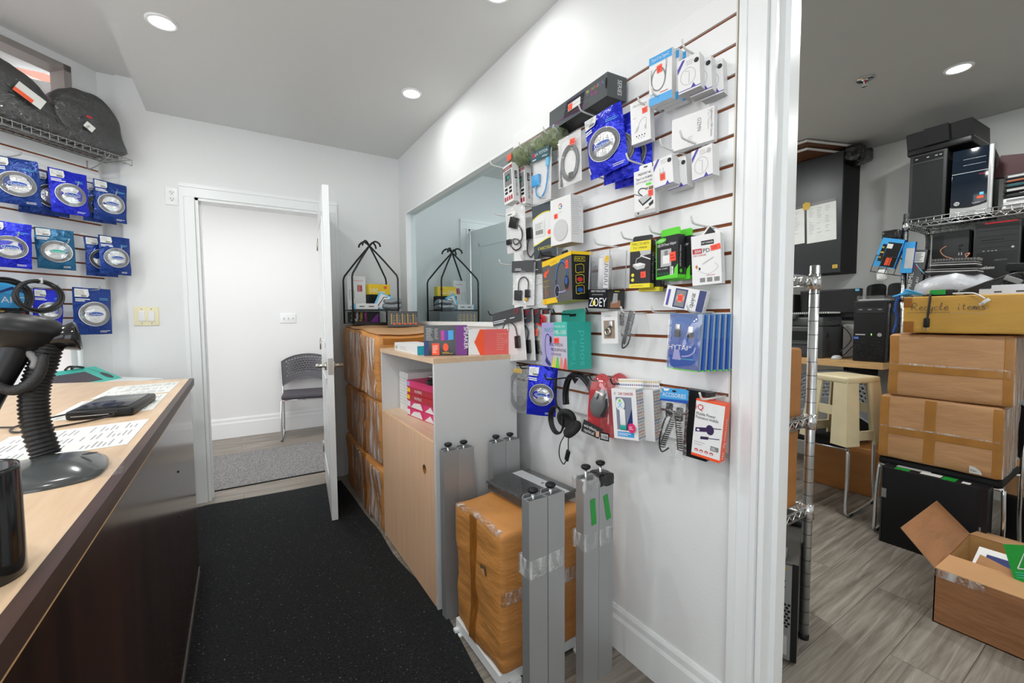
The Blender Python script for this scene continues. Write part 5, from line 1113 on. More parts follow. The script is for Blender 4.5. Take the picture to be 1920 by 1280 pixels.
b = B(); b.rect(0.012, -0.03, 0.04, 0.09, CARTON, -0.01); [b.stroke([(0.034, -0.02+0.017*i), (0.018, -0.017+0.017*i), (0.02, -0.008+0.017*i), (0.034, -0.008+0.017*i)], 0.0022, BLACK, -0.0092) for i in range(5)]; b.ell(0.026, 0.068, 0.011, 0.012, YELLOW, -0.009); b.build('insert_card', t)
# clear bags with black headers
def adapter_bag(label, p, W, H, hc, seed, cont, hd=None):
    t = bag(label, p, W, H, seed=seed); header(t, W, H, H*0.27, hc, hd); 
    if cont: b = B(); cont(b); b.build('bagged_adapter', t)
    return t
GH = mat('charcoal_header', '3a3c40', 0.45)
def hdr(b): b.lines(-0.04, -0.018, 0.02, -0.006, 2, WHITE, 0.35)
def c1(b): b.gbox((-0.042, -0.075, 0), (-0.004, -0.03, 0.014), DGREY, 0.003, 2); cable(b, [(-0.024, -0.03, 0.006), (-0.02, 0.012, 0.006), (0.005, 0.028, 0.006), (0.028, 0.01, 0.006), (0.03, -0.028, 0.006)], 0.0028, CABLE); b.gbox((0.014, -0.062, 0), (0.04, -0.026, 0.011), BLACK, 0.004, 2); b.gbox((0.013, -0.078, 0.002), (0.028, -0.06, 0.008), GOLD, 0.001, 1)
adapter_bag('clear bag with a dark grey adapter on a looped cable under a black header', (1.587, 1.400, 0.10, -2.5, -19), 0.118, 0.189, GH, 8, c1, hdr)
adapter_bag('clear bag with a black header tucked behind the grey adapter bag', (1.535, 1.39, 0.065, -1, -12), 0.118, 0.195, GH, 9, lambda b: (b.rect(-0.045, 0.005, 0.035, 0.045, PAPER, 0.004), b.lines(-0.04, 0.01, 0.03, 0.04, 4, GINK, 0.3, 0.0048)), hdr)
def c2(b): b.gbox((-0.075, -0.10, 0), (-0.045, -0.045, 0.011), BLACK, 0.003, 2); b.gbox((-0.072, -0.115, 0.002), (-0.05, -0.098, 0.008), GOLD, 0.001, 1); cable(b, [(-0.06, -0.045, 0.006), (-0.055, -0.005, 0.006), (-0.045, 0.04, 0.006), (0.0, 0.065, 0.006), (0.055, 0.04, 0.006), (0.07, -0.01, 0.006)], 0.003, CABLE); b.gbox((0.05, -0.06, 0), (0.085, -0.005, 0.012), BLACK, 0.004, 2); b.rect(-0.09, 0.025, 0.0, 0.062, PAPER, 0.004); b.lines(-0.085, 0.03, -0.005, 0.058, 4, GINK, 0.3, 0.0046); b.rect(-0.04, 0.028, -0.012, 0.036, INK, 0.005)
def hd2(b): b.text('DP', 0.09, 0.005, 0.02, CRIMSON); b.lines(-0.11, -0.022, 0.0, -0.006, 2, WHITE, 0.4); b.lines(0.03, -0.014, 0.09, -0.006, 1, WHITE)
adapter_bag('large clear bag with a black display adapter at the lower left end of the slatwall', (1.665, 1.166, 0.125, 7.2, -1), 0.235, 0.228, GH, 10, c2, hd2)
for i, (yy, w, l) in enumerate(((1.63, 0.10, 'clear adapter bag just behind the large display adapter bag'), (1.60, 0.075, 'clear adapter bag third in the row of display adapter bags'), (1.575, 0.05, 'clear adapter bag rearmost in the row of display adapter bags'))):
    adapter_bag(l, (yy, 1.166, w, 5-i, -3), 0.225, 0.222, GH, 20+i, (lambda b: (b.gbox((0.06, -0.08, 0), (0.09, -0.02, 0.011), BLACK, 0.004, 2), cable(b, [(0.07, -0.02, 0.006), (0.08, 0.02, 0.006), (0.04, 0.06, 0.006)], 0.003, CABLE))), hd2)
t = bag('white card with a red label and a grey cable beside the teal microphone carton', (1.495, 1.156, 0.065, 0.7, -8), 0.085, 0.214, seed=12)
b = B(); b.at(T(0.0, 0.08, 0.012)@Matrix.Rotation(-0.25, 4, 'Z')); b.rect(-0.024, -0.022, 0.028, 0.026, RED, 0).ring(0.002, 0.0, 0.016, 0.015, 0.004, BLACK, 0.0006); b.build('red_label', t); sticker(t, -0.024, 0.03, 0.016, 0.03, 0, z=0.013)
b = B(); cable(b, [(-0.035, 0.06, 0.006), (-0.03, -0.02, 0.007), (0.0, -0.06, 0.007), (0.03, -0.09, 0.006)], 0.004, COILG); b.gbox((0.01, -0.1, 0.002), (0.04, -0.07, 0.012), COILG, 0.005, 2); b.build('grey_cable', t)
# teal microphone carton
def d(b):
    b.rect(-0.1135, -0.0885, 0.02, 0.0885, LILAC, 0.0004); b.rect(0.0, 0.035, 0.1135, 0.0885, AQUA, 0.0005); b.rect(0.0, -0.0885, 0.1135, 0.035, mat('pale_print', 'c9c4d4', 0.45), 0.0005)
    b.text('NUCCI', -0.035, 0.052, 0.016, TEAL, w=0.10); b.text('MODEL NO.', 0.055, 0.068, 0.008, WHITE, w=0.09); b.text('MK-100', 0.055, 0.042, 0.016, WHITE, w=0.10)
    for i, m in enumerate((LEMON, GREEN, SALMON, CORAL)): b.poly([(-0.02+0.033*i, -0.0885), (0.014+0.033*i, -0.0885), (0.008+0.033*i, -0.05), (-0.004+0.033*i, -0.042)], m, 0.0007)
    b.text('MULTIMEDIA', 0.02, -0.004, 0.012, BLACK, w=0.12); b.text('MICROPHONE', 0.04, -0.024, 0.012, BLACK, w=0.13); b.text('CONDENSER', 0.02, -0.04, 0.009, DGREY, w=0.09)
    b.stroke([(p.x, p.y) for p in smooth([(-0.07, -0.055, 0), (-0.082, -0.01, 0), (-0.075, 0.03, 0), (-0.055, 0.042, 0), (-0.035, 0.03, 0)], 6)], 0.004, NAVY, 0.001); b.ell(-0.028, 0.02, 0.011, 0.014, BLACK, 0.001); b.ell(-0.055, -0.072, 0.028, 0.010, NAVY, 0.001, rot=-0.3); b.poly([(-0.08, -0.07), (-0.07, -0.045), (-0.045, -0.07)], NAVY, 0.0011)
def ds(b): b.text('sound', 0.07, -0.075, 0.026, AQUA, 'L', rot=PI/2, w=0.13); b.text('Talking', 0.032, -0.075, 0.018, AQUA, 'L', rot=PI/2, w=0.095)
t = box('teal and lilac multimedia microphone carton at the lower middle of the slatwall', (1.333, 1.142, 0.13, 1.6, 12.6), 0.227, 0.177, 0.10, LILAC, TEAL, d, ds, tab=(TEAL, 0.20, 0.05, 0.085, BLACKM))
sticker(t, 0.025, 0.018, 0.045, 0.020, 2)
# small cards
t = box('small white card box with a metal keyring in its window', (1.084, 1.213, 0.08, 2.5, -3), 0.074, 0.112, 0.016, CARTON, CARTON, lambda b: b.rect(-0.026, -0.038, 0.024, 0.025, mat('kraft_inlay', '9b8878', 0.6)).lines(-0.02, 0.035, 0.01, 0.045, 1, LGREY, 0.3))
b = B(); b.gbox((0.0, 0.0, 0.001), (0.018, 0.024, 0.008), CHROME, 0.003, 1); b.tube([(-0.004+0.011*math.cos(2*PI*i/20), -0.014+0.012*math.sin(2*PI*i/20), 0.005) for i in range(20)], 0.004, NICKEL, 8, True); b.build('metal_keyring', t)
t = bag('clear bag with a folded dark grey lanyard', (0.99, 1.212, 0.09, 0, -5), 0.062, 0.125, back=None, D=0.014, seed=14)
b = B(); b.at(Matrix.Rotation(-0.28, 4, 'Z')); b.gbox((-0.008, -0.055, 0), (0.006, 0.06, 0.008), COILD, 0.004, 3); b.gbox((0.006, -0.02, 0), (0.016, 0.055, 0.009), COILG, 0.004, 3); b.tube(smooth([(-0.006, -0.05, 0.004), (0.0, -0.068, 0.004), (0.016, -0.05, 0.004), (0.02, -0.01, 0.005)]), 0.0026, CABLE, 6); b.build('grey_lanyard', t)
B().at(RW(1.045, 1.24, 0.06)).gbox((-0.012, -0.02, 0), (0.012, 0.02, 0.008), BLACK, 0.003, 1).build('black_clip_tag')
tag(bpy.data.objects['black_clip_tag'], 'small black clip hanging between the keyring card and the lanyard bag', 'clip')
def d(b):
    b.rect(-0.05, -0.026, -0.043, 0.02, VIOLET); b.poly([(-0.03, -0.028), (0.005, -0.028), (0.005, 0.026), (-0.03, 0.026)], NAVY); b.rect(-0.026, -0.024, 0.001, 0.022, GREY, 0.0007); b.ell(-0.012, 0, 0.011, 0.012, LGREY, 0.0009); b.text('30WPD', 0.018, 0.02, 0.009, BLACK, 'L', rot=-PI/2); b.lines(0.02, -0.02, 0.033, 0.02, 3, LGREY, 0.3); b.rect(0.036, -0.03, 0.055, 0.03, NAVY)
t = box('small white and purple charger box tipped on two hooks above the blue cable packs', (0.772, 1.300, 0.10, -12, -18), 0.112, 0.062, 0.03, CARTON, CARTON, d)
sticker(t, -0.012, 0.0, 0.016, 0.02, 4)
# row of blue cable packs
def packd(b):
    b.rect(-0.044, -0.0785, 0.044, 0.012, BLUE, 0.0006); b.text('HYTAI', -0.016, -0.022, 0.014, WHITE); b.text('TM', 0.014, -0.014, 0.004, WHITE, 'L'); b.lines(-0.02, -0.05, 0.04, -0.042, 1, SKY); b.rect(-0.044, -0.0785, 0.044, -0.0745, GREEN, 0.001)
    b.poly([(-0.03, -0.05), (-0.005, -0.05), (-0.012, -0.022), (-0.025, -0.022)], LILAC, 0.0009); b.stroke([(p.x, p.y) for p in smooth([(-0.004, -0.04, 0), (0.015, -0.036, 0), (0.028, -0.026, 0), (0.032, -0.012, 0)], 5)], 0.004, LILAC, 0.0009)
names = ['frontmost, showing two plugs', 'second from the front', 'third from the front', 'fourth from the front', 'fifth from the front', 'sixth from the front', 'rearmost against the wall']
PB = mat('blue_card', '2a62ad', 0.35); PG = mat('blue_grey_tray', '8598ab', 0.35)
for k in range(7):
    t = thing('cable_pack', 'blue cable pack in the row of seven, '+names[k], 'cable pack', RW(0.752-0.006*k, 1.178, 0.128-0.0178*k, -3+0.4*k, -14+k), 'row of blue cable packs')
    b = B(); b.box((-0.044, -0.0785, -0.003), (0.044, 0.0785, 0), PB); packd(b) if k == 0 else b.rect(-0.044, -0.0785, 0.044, 0.012, BLUE).rect(-0.044, -0.0785, 0.044, -0.0745, GREEN, 0.001); b.build('card', t)
    b = B(); b.gbox((-0.046, -0.078, -0.013), (0.047, 0.079, -0.0032), PG, 0.003, 2); b.build('tray', t)
    if k == 0:
        b = B()
        for x, h, m in ((-0.018, 0.05, CHROME), (0.018, 0.045, WHITE)): b.gbox((x-0.006, h-0.018, 0.001), (x+0.006, h, 0.007), m, 0.0015, 1); b.gbox((x-0.0075, 0.014, 0.001), (x+0.0075, h-0.016, 0.009), BLACK, 0.002, 1)
        b.build('cable_plugs', t); b = B(); b.at(T(0, 0, 0.004)); pouch_mesh(b, 0.092, 0.158, 0.018, CLEAR, 3, amp=0.002); b.build('clear_bag', t)
# black and yellow adapter cartons
def d(b):
    b.rect(-0.037, 0.042, 0.037, 0.0725, LEMON); b.text('TYPE-C TO HDTV', 0, 0.06, 0.0075, BLACK, w=0.062); b.text('3 in 1 Adapter', 0, 0.050, 0.0065, BLACK, w=0.05); b.rect(-0.037, -0.0725, 0.037, -0.059, LEMON); b.lines(-0.03, -0.069, 0.03, -0.063, 1, GOLD)
    b.poly([(-0.025, 0.002), (0.0, 0.006), (0.02, 0.0), (0.016, -0.012), (-0.01, -0.016), (-0.026, -0.004)], LGREY); b.poly([(-0.025, 0.002), (0.0, 0.006), (0.02, 0.0), (-0.008, -0.006)], WHITE, 0.0008); b.stroke([(-0.015, 0.004), (-0.012, 0.018), (0.004, 0.024), (0.018, 0.03)], 0.0025, LGREY, 0.001); b.poly([(-0.002, 0.042), (0.037, 0.042), (0.037, 0.03), (0.004, 0.026)], LGREY, 0.0006); b.poly([(0.0, 0.026), (0.037, 0.012), (0.037, 0.015), (0.002, 0.029)], WHITE, 0.0007)
    for yy in (-0.032, -0.047): b.ell(-0.025, yy, 0.0055, 0.0055, LEMON)
def ds(b): b.rect(0, 0.05, 0.012, 0.0725, BLACK); b.text('USB 3.0 Type-C to HDTV', 0.009, 0.036, 0.008, WHITE, 'L', rot=-PI/2, w=0.085); b.rect(0.0, -0.0725, 0.02, -0.059, LEMON)
BLKP = mat('charcoal_print', '202124', 0.38)
t = box('black and yellow type-c adapter carton, front of its pair', (0.930, 1.413, 0.105, -1.1, -8), 0.074, 0.145, 0.026, BLKP, BLKP, d, ds, tab=(BLKP, 0.07, 0.018, 0.012, None))
sticker(t, 0.013, -0.032, 0.018, 0.019, 3)
t = box('black and yellow type-c adapter carton, behind the front one', (0.918, 1.402, 0.074, -1, -8), 0.074, 0.145, 0.026, BLKP, BLKP, d, ds)
# green power adapter cartons
def d(b):
    b.ell(-0.02, 0.051, 0.018, 0.007, GREEN, rot=0.1); b.text('GREEN', -0.02, 0.049, 0.005, WHITE, z=0.0012); b.text('USB 5W Power Adapter', 0.0, 0.034, 0.0085, WHITE, w=0.068, rot=0.03); b.rect(-0.022, -0.026, 0.016, 0.024, LGREY); b.rect(-0.014, -0.018, 0.010, 0.006, WHITE, 0.001); b.rect(-0.008, 0.006, 0.004, 0.02, GREY, 0.001)
    b.poly([(0.0395, -0.062), (0.0395, -0.022), (0.028, -0.034), (0.026, -0.05), (-0.0395, -0.055), (-0.0395, -0.062)], GREEN, 0.0008); b.text('INPUT: 110-240V~', -0.015, -0.034, 0.0042, WHITE, w=0.04); b.rect(0.012, -0.052, 0.024, -0.028, PAPER, 0.0012); b.lines(0.013, -0.05, 0.023, -0.03, 7, INK, 0.4, 0.0016)
    for i in range(4): b.rect(-0.034+0.011*i, -0.05, -0.026+0.011*i, -0.043, DKGREEN, 0.0009)
    b.rect(-0.0395, -0.062, -0.037, 0.05, GREEN, 0.0009)
def ds(b): b.text('USB 5W Power Adapter', 0.012, -0.03, 0.006, WHITE, 'L', rot=PI/2, w=0.062); b.ell(0.012, -0.042, 0.005, 0.006, GREEN); b.rect(0, -0.062, 0.03, -0.052, GREEN)
for k, (yy, w, l) in enumerate(((0.830, 0.105, 'black and green power adapter carton with an orange sticker, front of its pair'), (0.815, 0.07, 'black and green power adapter carton, behind the front one'))):
    t = box(l, (yy, 1.423-0.003*k, w, 0.7, 2.7), 0.079, 0.124, 0.03, BLKP, BLKP, d, ds, tab=(GREEN, 0.07, 0.024, 0.015, None), bottom=GREEN)
    if k == 0: sticker(t, 0.022, 0.0, 0.021, 0.026, 3)
# white car charger carton
def d(b):
    b.rect(-0.012, 0.040, 0.022, 0.052, BLACK); b.text('FAST CHARGER', 0.005, 0.0435, 0.005, WHITE, w=0.03); b.rect(-0.036, 0.018, -0.010, 0.032, CRIMSON); b.text('30W', -0.021, 0.020, 0.009, WHITE, w=0.018); b.text('PD', 0.002, 0.0195, 0.011, BLACK); b.text('CAR CHARGER', -0.017, 0.011, 0.005, CRIMSON, w=0.036)
    b.stroke([(-0.01, -0.012), (0.02, 0.004)], 0.003, LGREY); b.stroke([(p.x, p.y) for p in smooth([(-0.024, -0.028, 0), (0.005, -0.04, 0), (0.03, -0.025, 0), (0.022, -0.01, 0)], 6)], 0.0012, LGREY); b.ell(-0.026, -0.018, 0.003, 0.005, mat('copper_print', 'c4702f', 0.4)); b.ell(-0.018, -0.024, 0.0025, 0.004, DGREY); b.lines(0.0, -0.046, 0.03, -0.042, 1, RED, 0.3)
    for i in range(3): b.rect(-0.018+0.019*i, -0.062, -0.004+0.019*i, -0.05, GREY)
t = box('white fast car charger carton with a black and white bow tab', (0.724, 1.407, 0.075, 2.8, -14), 0.078, 0.138, 0.028, CARTON, CARTON, d, lambda b: b.lines(0.008, -0.04, 0.016, 0.05, 22, LGREY, 0.4))
sticker(t, 0.026, 0.03, 0.026, 0.015, 8)
b = B(); b.at(T(0.008, 0.069, -0.016)); b.poly([(-0.02, 0), (0.0, 0.022), (0.018, 0)], DGREY, 0).poly([(-0.026, 0), (-0.02, 0), (-0.001, 0.021), (-0.006, 0.022)], CARTON, 0.001).poly([(0.014, 0.0), (0.036, -0.002), (0.012, 0.016)], CARTON, 0.001); b.build('hang_tab', t)
# four port hub carton
def d(b):
    b.text('MIDPORT 4K', 0.002, 0.052, 0.0075, DGREY, w=0.044); b.text('Type-C to HUB/PD', 0.0, 0.039, 0.007, DGREY, w=0.056); b.text('HDTV+USB3+USB2', 0.0, 0.028, 0.006, GREY, w=0.056); b.rect(0.006, 0.017, 0.024, 0.024, GREEN); b.rect(0.016, 0.003, 0.03, 0.012, INK); b.text('4K', 0.023, 0.0045, 0.007, GOLD, z=0.0012)
    b.poly([(-0.02, -0.018), (0.012, -0.008), (0.024, -0.02), (-0.006, -0.036)], LGREY); b.poly([(-0.02, -0.018), (-0.006, -0.036), (-0.006, -0.042), (-0.02, -0.024)], DGREY); b.poly([(-0.006, -0.036), (0.024, -0.02), (0.024, -0.026), (-0.006, -0.042)], BLACK); b.stroke([(p.x, p.y) for p in smooth([(-0.006, -0.012, 0), (-0.02, 0.002, 0), (-0.012, 0.012, 0), (0.006, 0.008, 0)], 5)], 0.003, DGREY, 0.0009); b.rect(0.004, 0.004, 0.014, 0.011, GREY, 0.0009); b.poly([(0.014, -0.04), (0.03, -0.03), (0.03, -0.042), (0.018, -0.048)], DGREY); b.poly([(0.002, -0.05), (0.018, -0.046), (0.014, -0.053), (0.0, -0.054)], mat('taupe_print', '9c8b78', 0.4)); b.stroke([(-0.035, 0.0), (-0.012, -0.01)], 0.003, GREY)
    b.rect(-0.0355, -0.0685, 0.0355, -0.056, LGREY, 0.0004); b.ell(-0.022, -0.062, 0.003, 0.003, BLACK)
t = box('white four port video hub carton under the blue pouches', (0.920, 1.635, 0.10, 1.7, -9), 0.071, 0.137, 0.022, CARTON, CARTON, d, tab=(CARTON, 0.045, 0.018, 0.01, BLACKM))
sticker(t, 0.022, -0.008, 0.016, 0.019, 2)
# purple cornered charger cartons
def chd(kind):
    def d(b):
        b.poly([(-0.03, 0.008), (-0.03, 0.022), (-0.016, 0.041), (-0.008, 0.041)], VIOLET); b.lines(-0.006, 0.022, 0.02, 0.036, 3, LGREY, 0.3); b.ell(0.022, 0.027, 0.0065, 0.0065, DGREY if kind != 2 else LGREY); b.rect(-0.031, -0.041, 0.031, -0.039, VIOLET)
        b.poly([(0.005, -0.039), (0.018, -0.039), (0.012, -0.028)], VIOLET)
        if kind == 0: b.rect(-0.012, -0.02, 0.006, 0.0, LGREY, 0.0004); b.rect(-0.01, 0.0, -0.008, 0.012, LGREY); b.rect(0.0, 0.0, 0.002, 0.012, LGREY)
        else: b.ring(-0.002, -0.006, 0.021, 0.023, 0.0014, LGREY); b.stroke([(-0.01, 0.01), (0.002, 0.006), (0.0, -0.024)], 0.0016, LGREY)
    return d
t = box('white charger carton with purple corner and orange sticker, front of its pair', (0.847, 1.674, 0.105, 4.8, -7), 0.061, 0.082, 0.034, CARTON, CARTON, chd(0)); sticker(t, -0.002, -0.014, 0.016, 0.02, 0)
box('white charger carton with purple corner, behind the one with the orange sticker', (0.829, 1.669, 0.066, 4, -7), 0.061, 0.082, 0.034, CARTON, CARTON, chd(0))
box('white disc charger carton alone beside the right edge of the slatwall', (0.735, 1.670, 0.085, 3, 0.7), 0.063, 0.083, 0.03, CARTON, CARTON, chd(2))
for k, (y, w, l) in enumerate(((0.757, 0.118, 'front one of three'), (0.745, 0.084, 'middle one of three'), (0.733, 0.05, 'rearmost of three'))):
    box('white disc charger carton at the top right of the slatwall, '+l, (y, 1.907-0.004*k, w, 3, -12), 0.060, 0.090, 0.032, CARTON, CARTON, chd(1), group='disc charger cartons at top right', bottom=mat('grey_base', (0.45, 0.45, 0.46), 0.4))
# blue banded cable cartons
def d(b):
    b.rect(-0.0365, 0.046, 0.0365, 0.068, SKY if 0 else CYAN); b.text('Type-C to Type-C', 0, 0.054, 0.008, WHITE, w=0.056, rot=0.0); b.rect(-0.0365, -0.071, 0.0365, -0.048, CYAN); b.ring(-0.006, -0.002, 0.024, 0.034, 0.004, GREY); b.stroke([(-0.029, 0.0), (-0.029, 0.024)], 0.003, GREY); b.stroke([(0.017, 0.0), (0.020, 0.034)], 0.003, GREY); b.rect(-0.031, 0.02, -0.026, 0.032, LGREY, 0.0009).rect(0.017, 0.03, 0.022, 0.046, LGREY, 0.0009); b.text('2M', -0.026, -0.046, 0.009, CYAN); b.lines(0.0, -0.045, 0.03, -0.04, 1, CRIMSON)
ORD = ['frontmost with an orange sticker', 'second from the front', 'rearmost against the wall']
for k in range(3):
    t = box('white and blue type-c cable carton at the slatwall top, '+ORD[k], (0.861-0.006*k, 1.948, 0.105-0.024*k, 0.6, -8), 0.073, 0.142, 0.022, CARTON, CARTON, d, group='type-c cable cartons at the top')
    if k == 0: sticker(t, -0.002, 0.026, 0.017, 0.022, 4)
def d(b): b.text('USB-C to Lightning', 0, 0.048, 0.006, GREY, w=0.045); b.stroke([(p.x, p.y) for p in smooth([(-0.014, -0.03, 0), (0.0, 0.0, 0), (0.018, 0.006, 0), (0.018, -0.018, 0)], 6)], 0.0016, LGREY); b.poly([(-0.02, -0.032), (-0.01, -0.028), (-0.004, -0.012), (-0.012, -0.016)], LGREY); b.ell(0.016, -0.022, 0.003, 0.008, LGREY); b.lines(-0.024, 0.012, -0.008, 0.016, 1, GREY, 0.3)
_d0 = d
def d(b):
    _d0(b)
    for i in range(4): b.ell(-0.014+0.009*i, -0.043, 0.002, 0.002, BLACK)
    for i in range(3): b.ell(-0.008+0.009*i, -0.05, 0.0016, 0.0016, GREY)
t = box('white lightning adapter carton beside the upper blue pouches', (0.938, 1.854, 0.10, 3, -14), 0.064, 0.128, 0.028, CARTON, CARTON, d); sticker(t, 0.016, 0.028, 0.017, 0.017, 3)
def d(b): b.text('OZMN', 0.015, 0.026, 0.011, GREY, 'L', rot=-PI/2, w=0.036); b.text('Lightning to USB Camera', 0.052, 0.04, 0.006, GREY, 'L', rot=-PI/2, w=0.075); b.text('3 in 1 Adapter', 0.044, 0.04, 0.005, LGREY, 'L', rot=-PI/2, w=0.055); b.lines(-0.012, -0.036, 0.006, -0.016, 4, LGREY, 0.3)
box('plain white adapter carton lying on two hooks at the right of the slatwall', (0.783, 1.781, 0.062, 0.1, -10), 0.122, 0.091, 0.022, CARTON, CARTON, d)
# bottom row
t = bag('clear bag with a large coil of grey cable, left end of the bottom row', (1.62, 0.925, 0.10, 0, -18), 0.135, 0.21, back=None, D=0.02, seed=15)
b = B()
for k in range(5): b.tube([((0.045+0.004*k)*math.cos(2*PI*i/36), -0.005+(0.075+0.004*k)*math.sin(2*PI*i/36), 0.004) for i in range(36)], 0.003, COILG, 6, True)
b.rect(-0.03, 0.075, 0.02, 0.095, GOLD, 0.01); b.build('grey_cable', t)
# black headset
t = thing('headset', 'black wired headset with boom microphone hanging in the bottom row', 'headset', RW(1.235, 0.955, 0.10, 0, 6))
b = B(); hb = smooth([(-0.078, -0.05, 0.0), (-0.082, 0.0, 0.0), (-0.062, 0.052, 0.0), (-0.02, 0.078, 0.0), (0.025, 0.075, 0.0), (0.06, 0.045, -0.01), (0.072, 0.0, -0.02), (0.068, -0.05, -0.02)], 6)
b.tube(hb, 0.0075, BLACK, 10); b.tube([p+Vector((0, 0, -0.014)) for p in hb], 0.0065, BLACK, 10); b.build('headband', t)
b = B(); b.poly([(-0.03, 0.066), (0.022, 0.066), (-0.004, 0.042)], BLACKM, 0.004); b.build('headband_pad', t)
def ear(t, M):
    b = B().at(M); b.lathe([(0.0, -0.014), (0.034, -0.012), (0.040, -0.002), (0.040, 0.006), (0.034, 0.016), (0.026, 0.016), (0.018, 0.006), (0.0, 0.005)], mat('ear_foam', (0.012, 0.012, 0.012), 0.8), 28); b.build('ear_cushion', t)
ear(t, T(-0.052, -0.098, 0.008)@Matrix.Rotation(math.radians(32), 4, 'Y')@Matrix.Rotation(math.radians(14), 4, 'X')); ear(t, T(0.006, -0.128, 0.02)@Matrix.Rotation(math.radians(-28), 4, 'Y')@Matrix.Rotation(math.radians(-48), 4, 'X'))
b = B(); b.tube(smooth([(-0.08, -0.085, 0.012), (-0.108, -0.05, 0.02), (-0.112, 0.01, 0.022)]), 0.0035, BLACK, 8); b.gbox((-0.119, 0.0, 0.016), (-0.106, 0.048, 0.028), BLACK, 0.005, 2); b.build('boom_microphone', t)
b = B()
for k in range(6): b.tube([(-0.105+(0.042+0.002*k)*math.cos(2*PI*i/28), -0.115+(0.05+0.003*(k % 3))*math.sin(2*PI*i/28), 0.012+0.003*k) for i in range(28)], 0.0022, CABLE, 6, True)
b.tube(smooth([(-0.02, -0.15, 0.02), (-0.03, -0.19, 0.016), (-0.035, -0.225, 0.012)]), 0.0022, CABLE, 6); b.tube(smooth([(-0.045, -0.255, 0.012), (-0.07, -0.285, 0.012), (-0.10, -0.26, 0.012), (-0.09, -0.21, 0.014), (-0.05, -0.16, 0.016)]), 0.0022, CABLE, 6); b.build('headset_cable', t)
b = B(); b.at(T(-0.04, -0.24, 0.012)@Matrix.Rotation(-0.35, 4, 'Z')); b.gbox((-0.011, -0.026, -0.005), (0.011, 0.022, 0.006), BLACK, 0.006, 3); b.build('inline_control', t)
# mouse blisters
MSH = [(-0.058, -0.1115), (0.058, -0.1115), (0.058, -0.03), (0.052, 0.04), (0.034, 0.09), (0.0, 0.112), (-0.034, 0.09), (-0.052, 0.04), (-0.058, -0.03)]
def mouse_pack(label, p, full, group='red mouse blister packs'):
    y, z, w, roll, yaw = p; t = thing('mouse_blister', label, 'mouse pack', RW(y, z, w, roll, yaw), group)
    sh = [(q.x, q.y) for q in smooth([(x, y, 0) for x, y in MSH[2:]], 5)]+[(-0.058, -0.03), (-0.058, -0.1115), (0.058, -0.1115), (0.058, -0.03)]
    b = B(); b.prism(sh, -0.003, 0, RED); b.build('red_card', t)
    b = B()
    base = [(x*1.04, y*1.02) for x, y in sh]; n = len(base); V = []; F = []
    for s, zz in ((1, 0.0), (0.985, 0.018), (0.92, 0.036), (0.80, 0.042)): V += [(x*s, (y+0.01)*s-0.01, zz) for x, y in base]
    for k in range(3):
        for i in range(n): j = (i+1) % n; F.append((k*n+i, k*n+j, (k+1)*n+j, (k+1)*n+i))
    F.append(tuple(3*n+i for i in range(n))); b.add(V, F, CLEAR, True); b.build('clear_shell', t)
    if full:
        b = B(); b.at(T(-0.004, 0.005, 0.004)@Matrix.Rotation(-0.25, 4, 'Z')); b.lathe([(0.0, 0.034), (0.016, 0.032), (0.027, 0.024), (0.032, 0.012), (0.033, 0.0)], mat('mouse_grey', (0.16, 0.165, 0.17), 0.3), 28, sx=1.0, sy=1.62); b.gbox((-0.018, 0.012, 0.016), (0.018, 0.048, 0.030), mat('mouse_silver', (0.5, 0.5, 0.5), 0.3, 0.5), 0.009, 3); b.gbox((-0.003, 0.02, 0.028), (0.003, 0.042, 0.034), BLACK, 0.002, 1); b.gbox((0.018, -0.04, 0.004), (0.034, 0.03, 0.02), BLACK, 0.007, 3); b.build('computer_mouse', t)
        b = B(); b.at(T(0, 0, 0.0432)); b.poly([(-0.058, -0.098), (0.015, -0.112), (0.032, -0.075), (-0.046, -0.052)], DGREY, 0); b.text('wireless', -0.046, -0.078, 0.012, WHITE, 'L', rot=-0.2, z=0.0005, w=0.052); b.text('optical', -0.046, -0.094, 0.012, WHITE, 'L', rot=-0.2, z=0.0005, w=0.042); b.rect(0.02, -0.113, 0.056, -0.085, BLACK, -0.0004); b.rect(0.024, -0.108, 0.052, -0.09, LGREY, 0); b.text('USB', 0.038, -0.104, 0.010, BLACK, z=0.0006, w=0.024); b.rect(0.004, -0.105, 0.017, -0.085, mat('skin_print', 'd2a48c', 0.5), 0.0006); b.build('printed_insert', t)
    return t
mouse_pack('red wireless mouse blister with a grey mouse, front of its pair', (1.111, 0.938, 0.088, -1.2, -15), True)
mouse_pack('red wireless mouse blister half hidden behind the front one', (1.075, 0.940, 0.040, -1, -15), False)
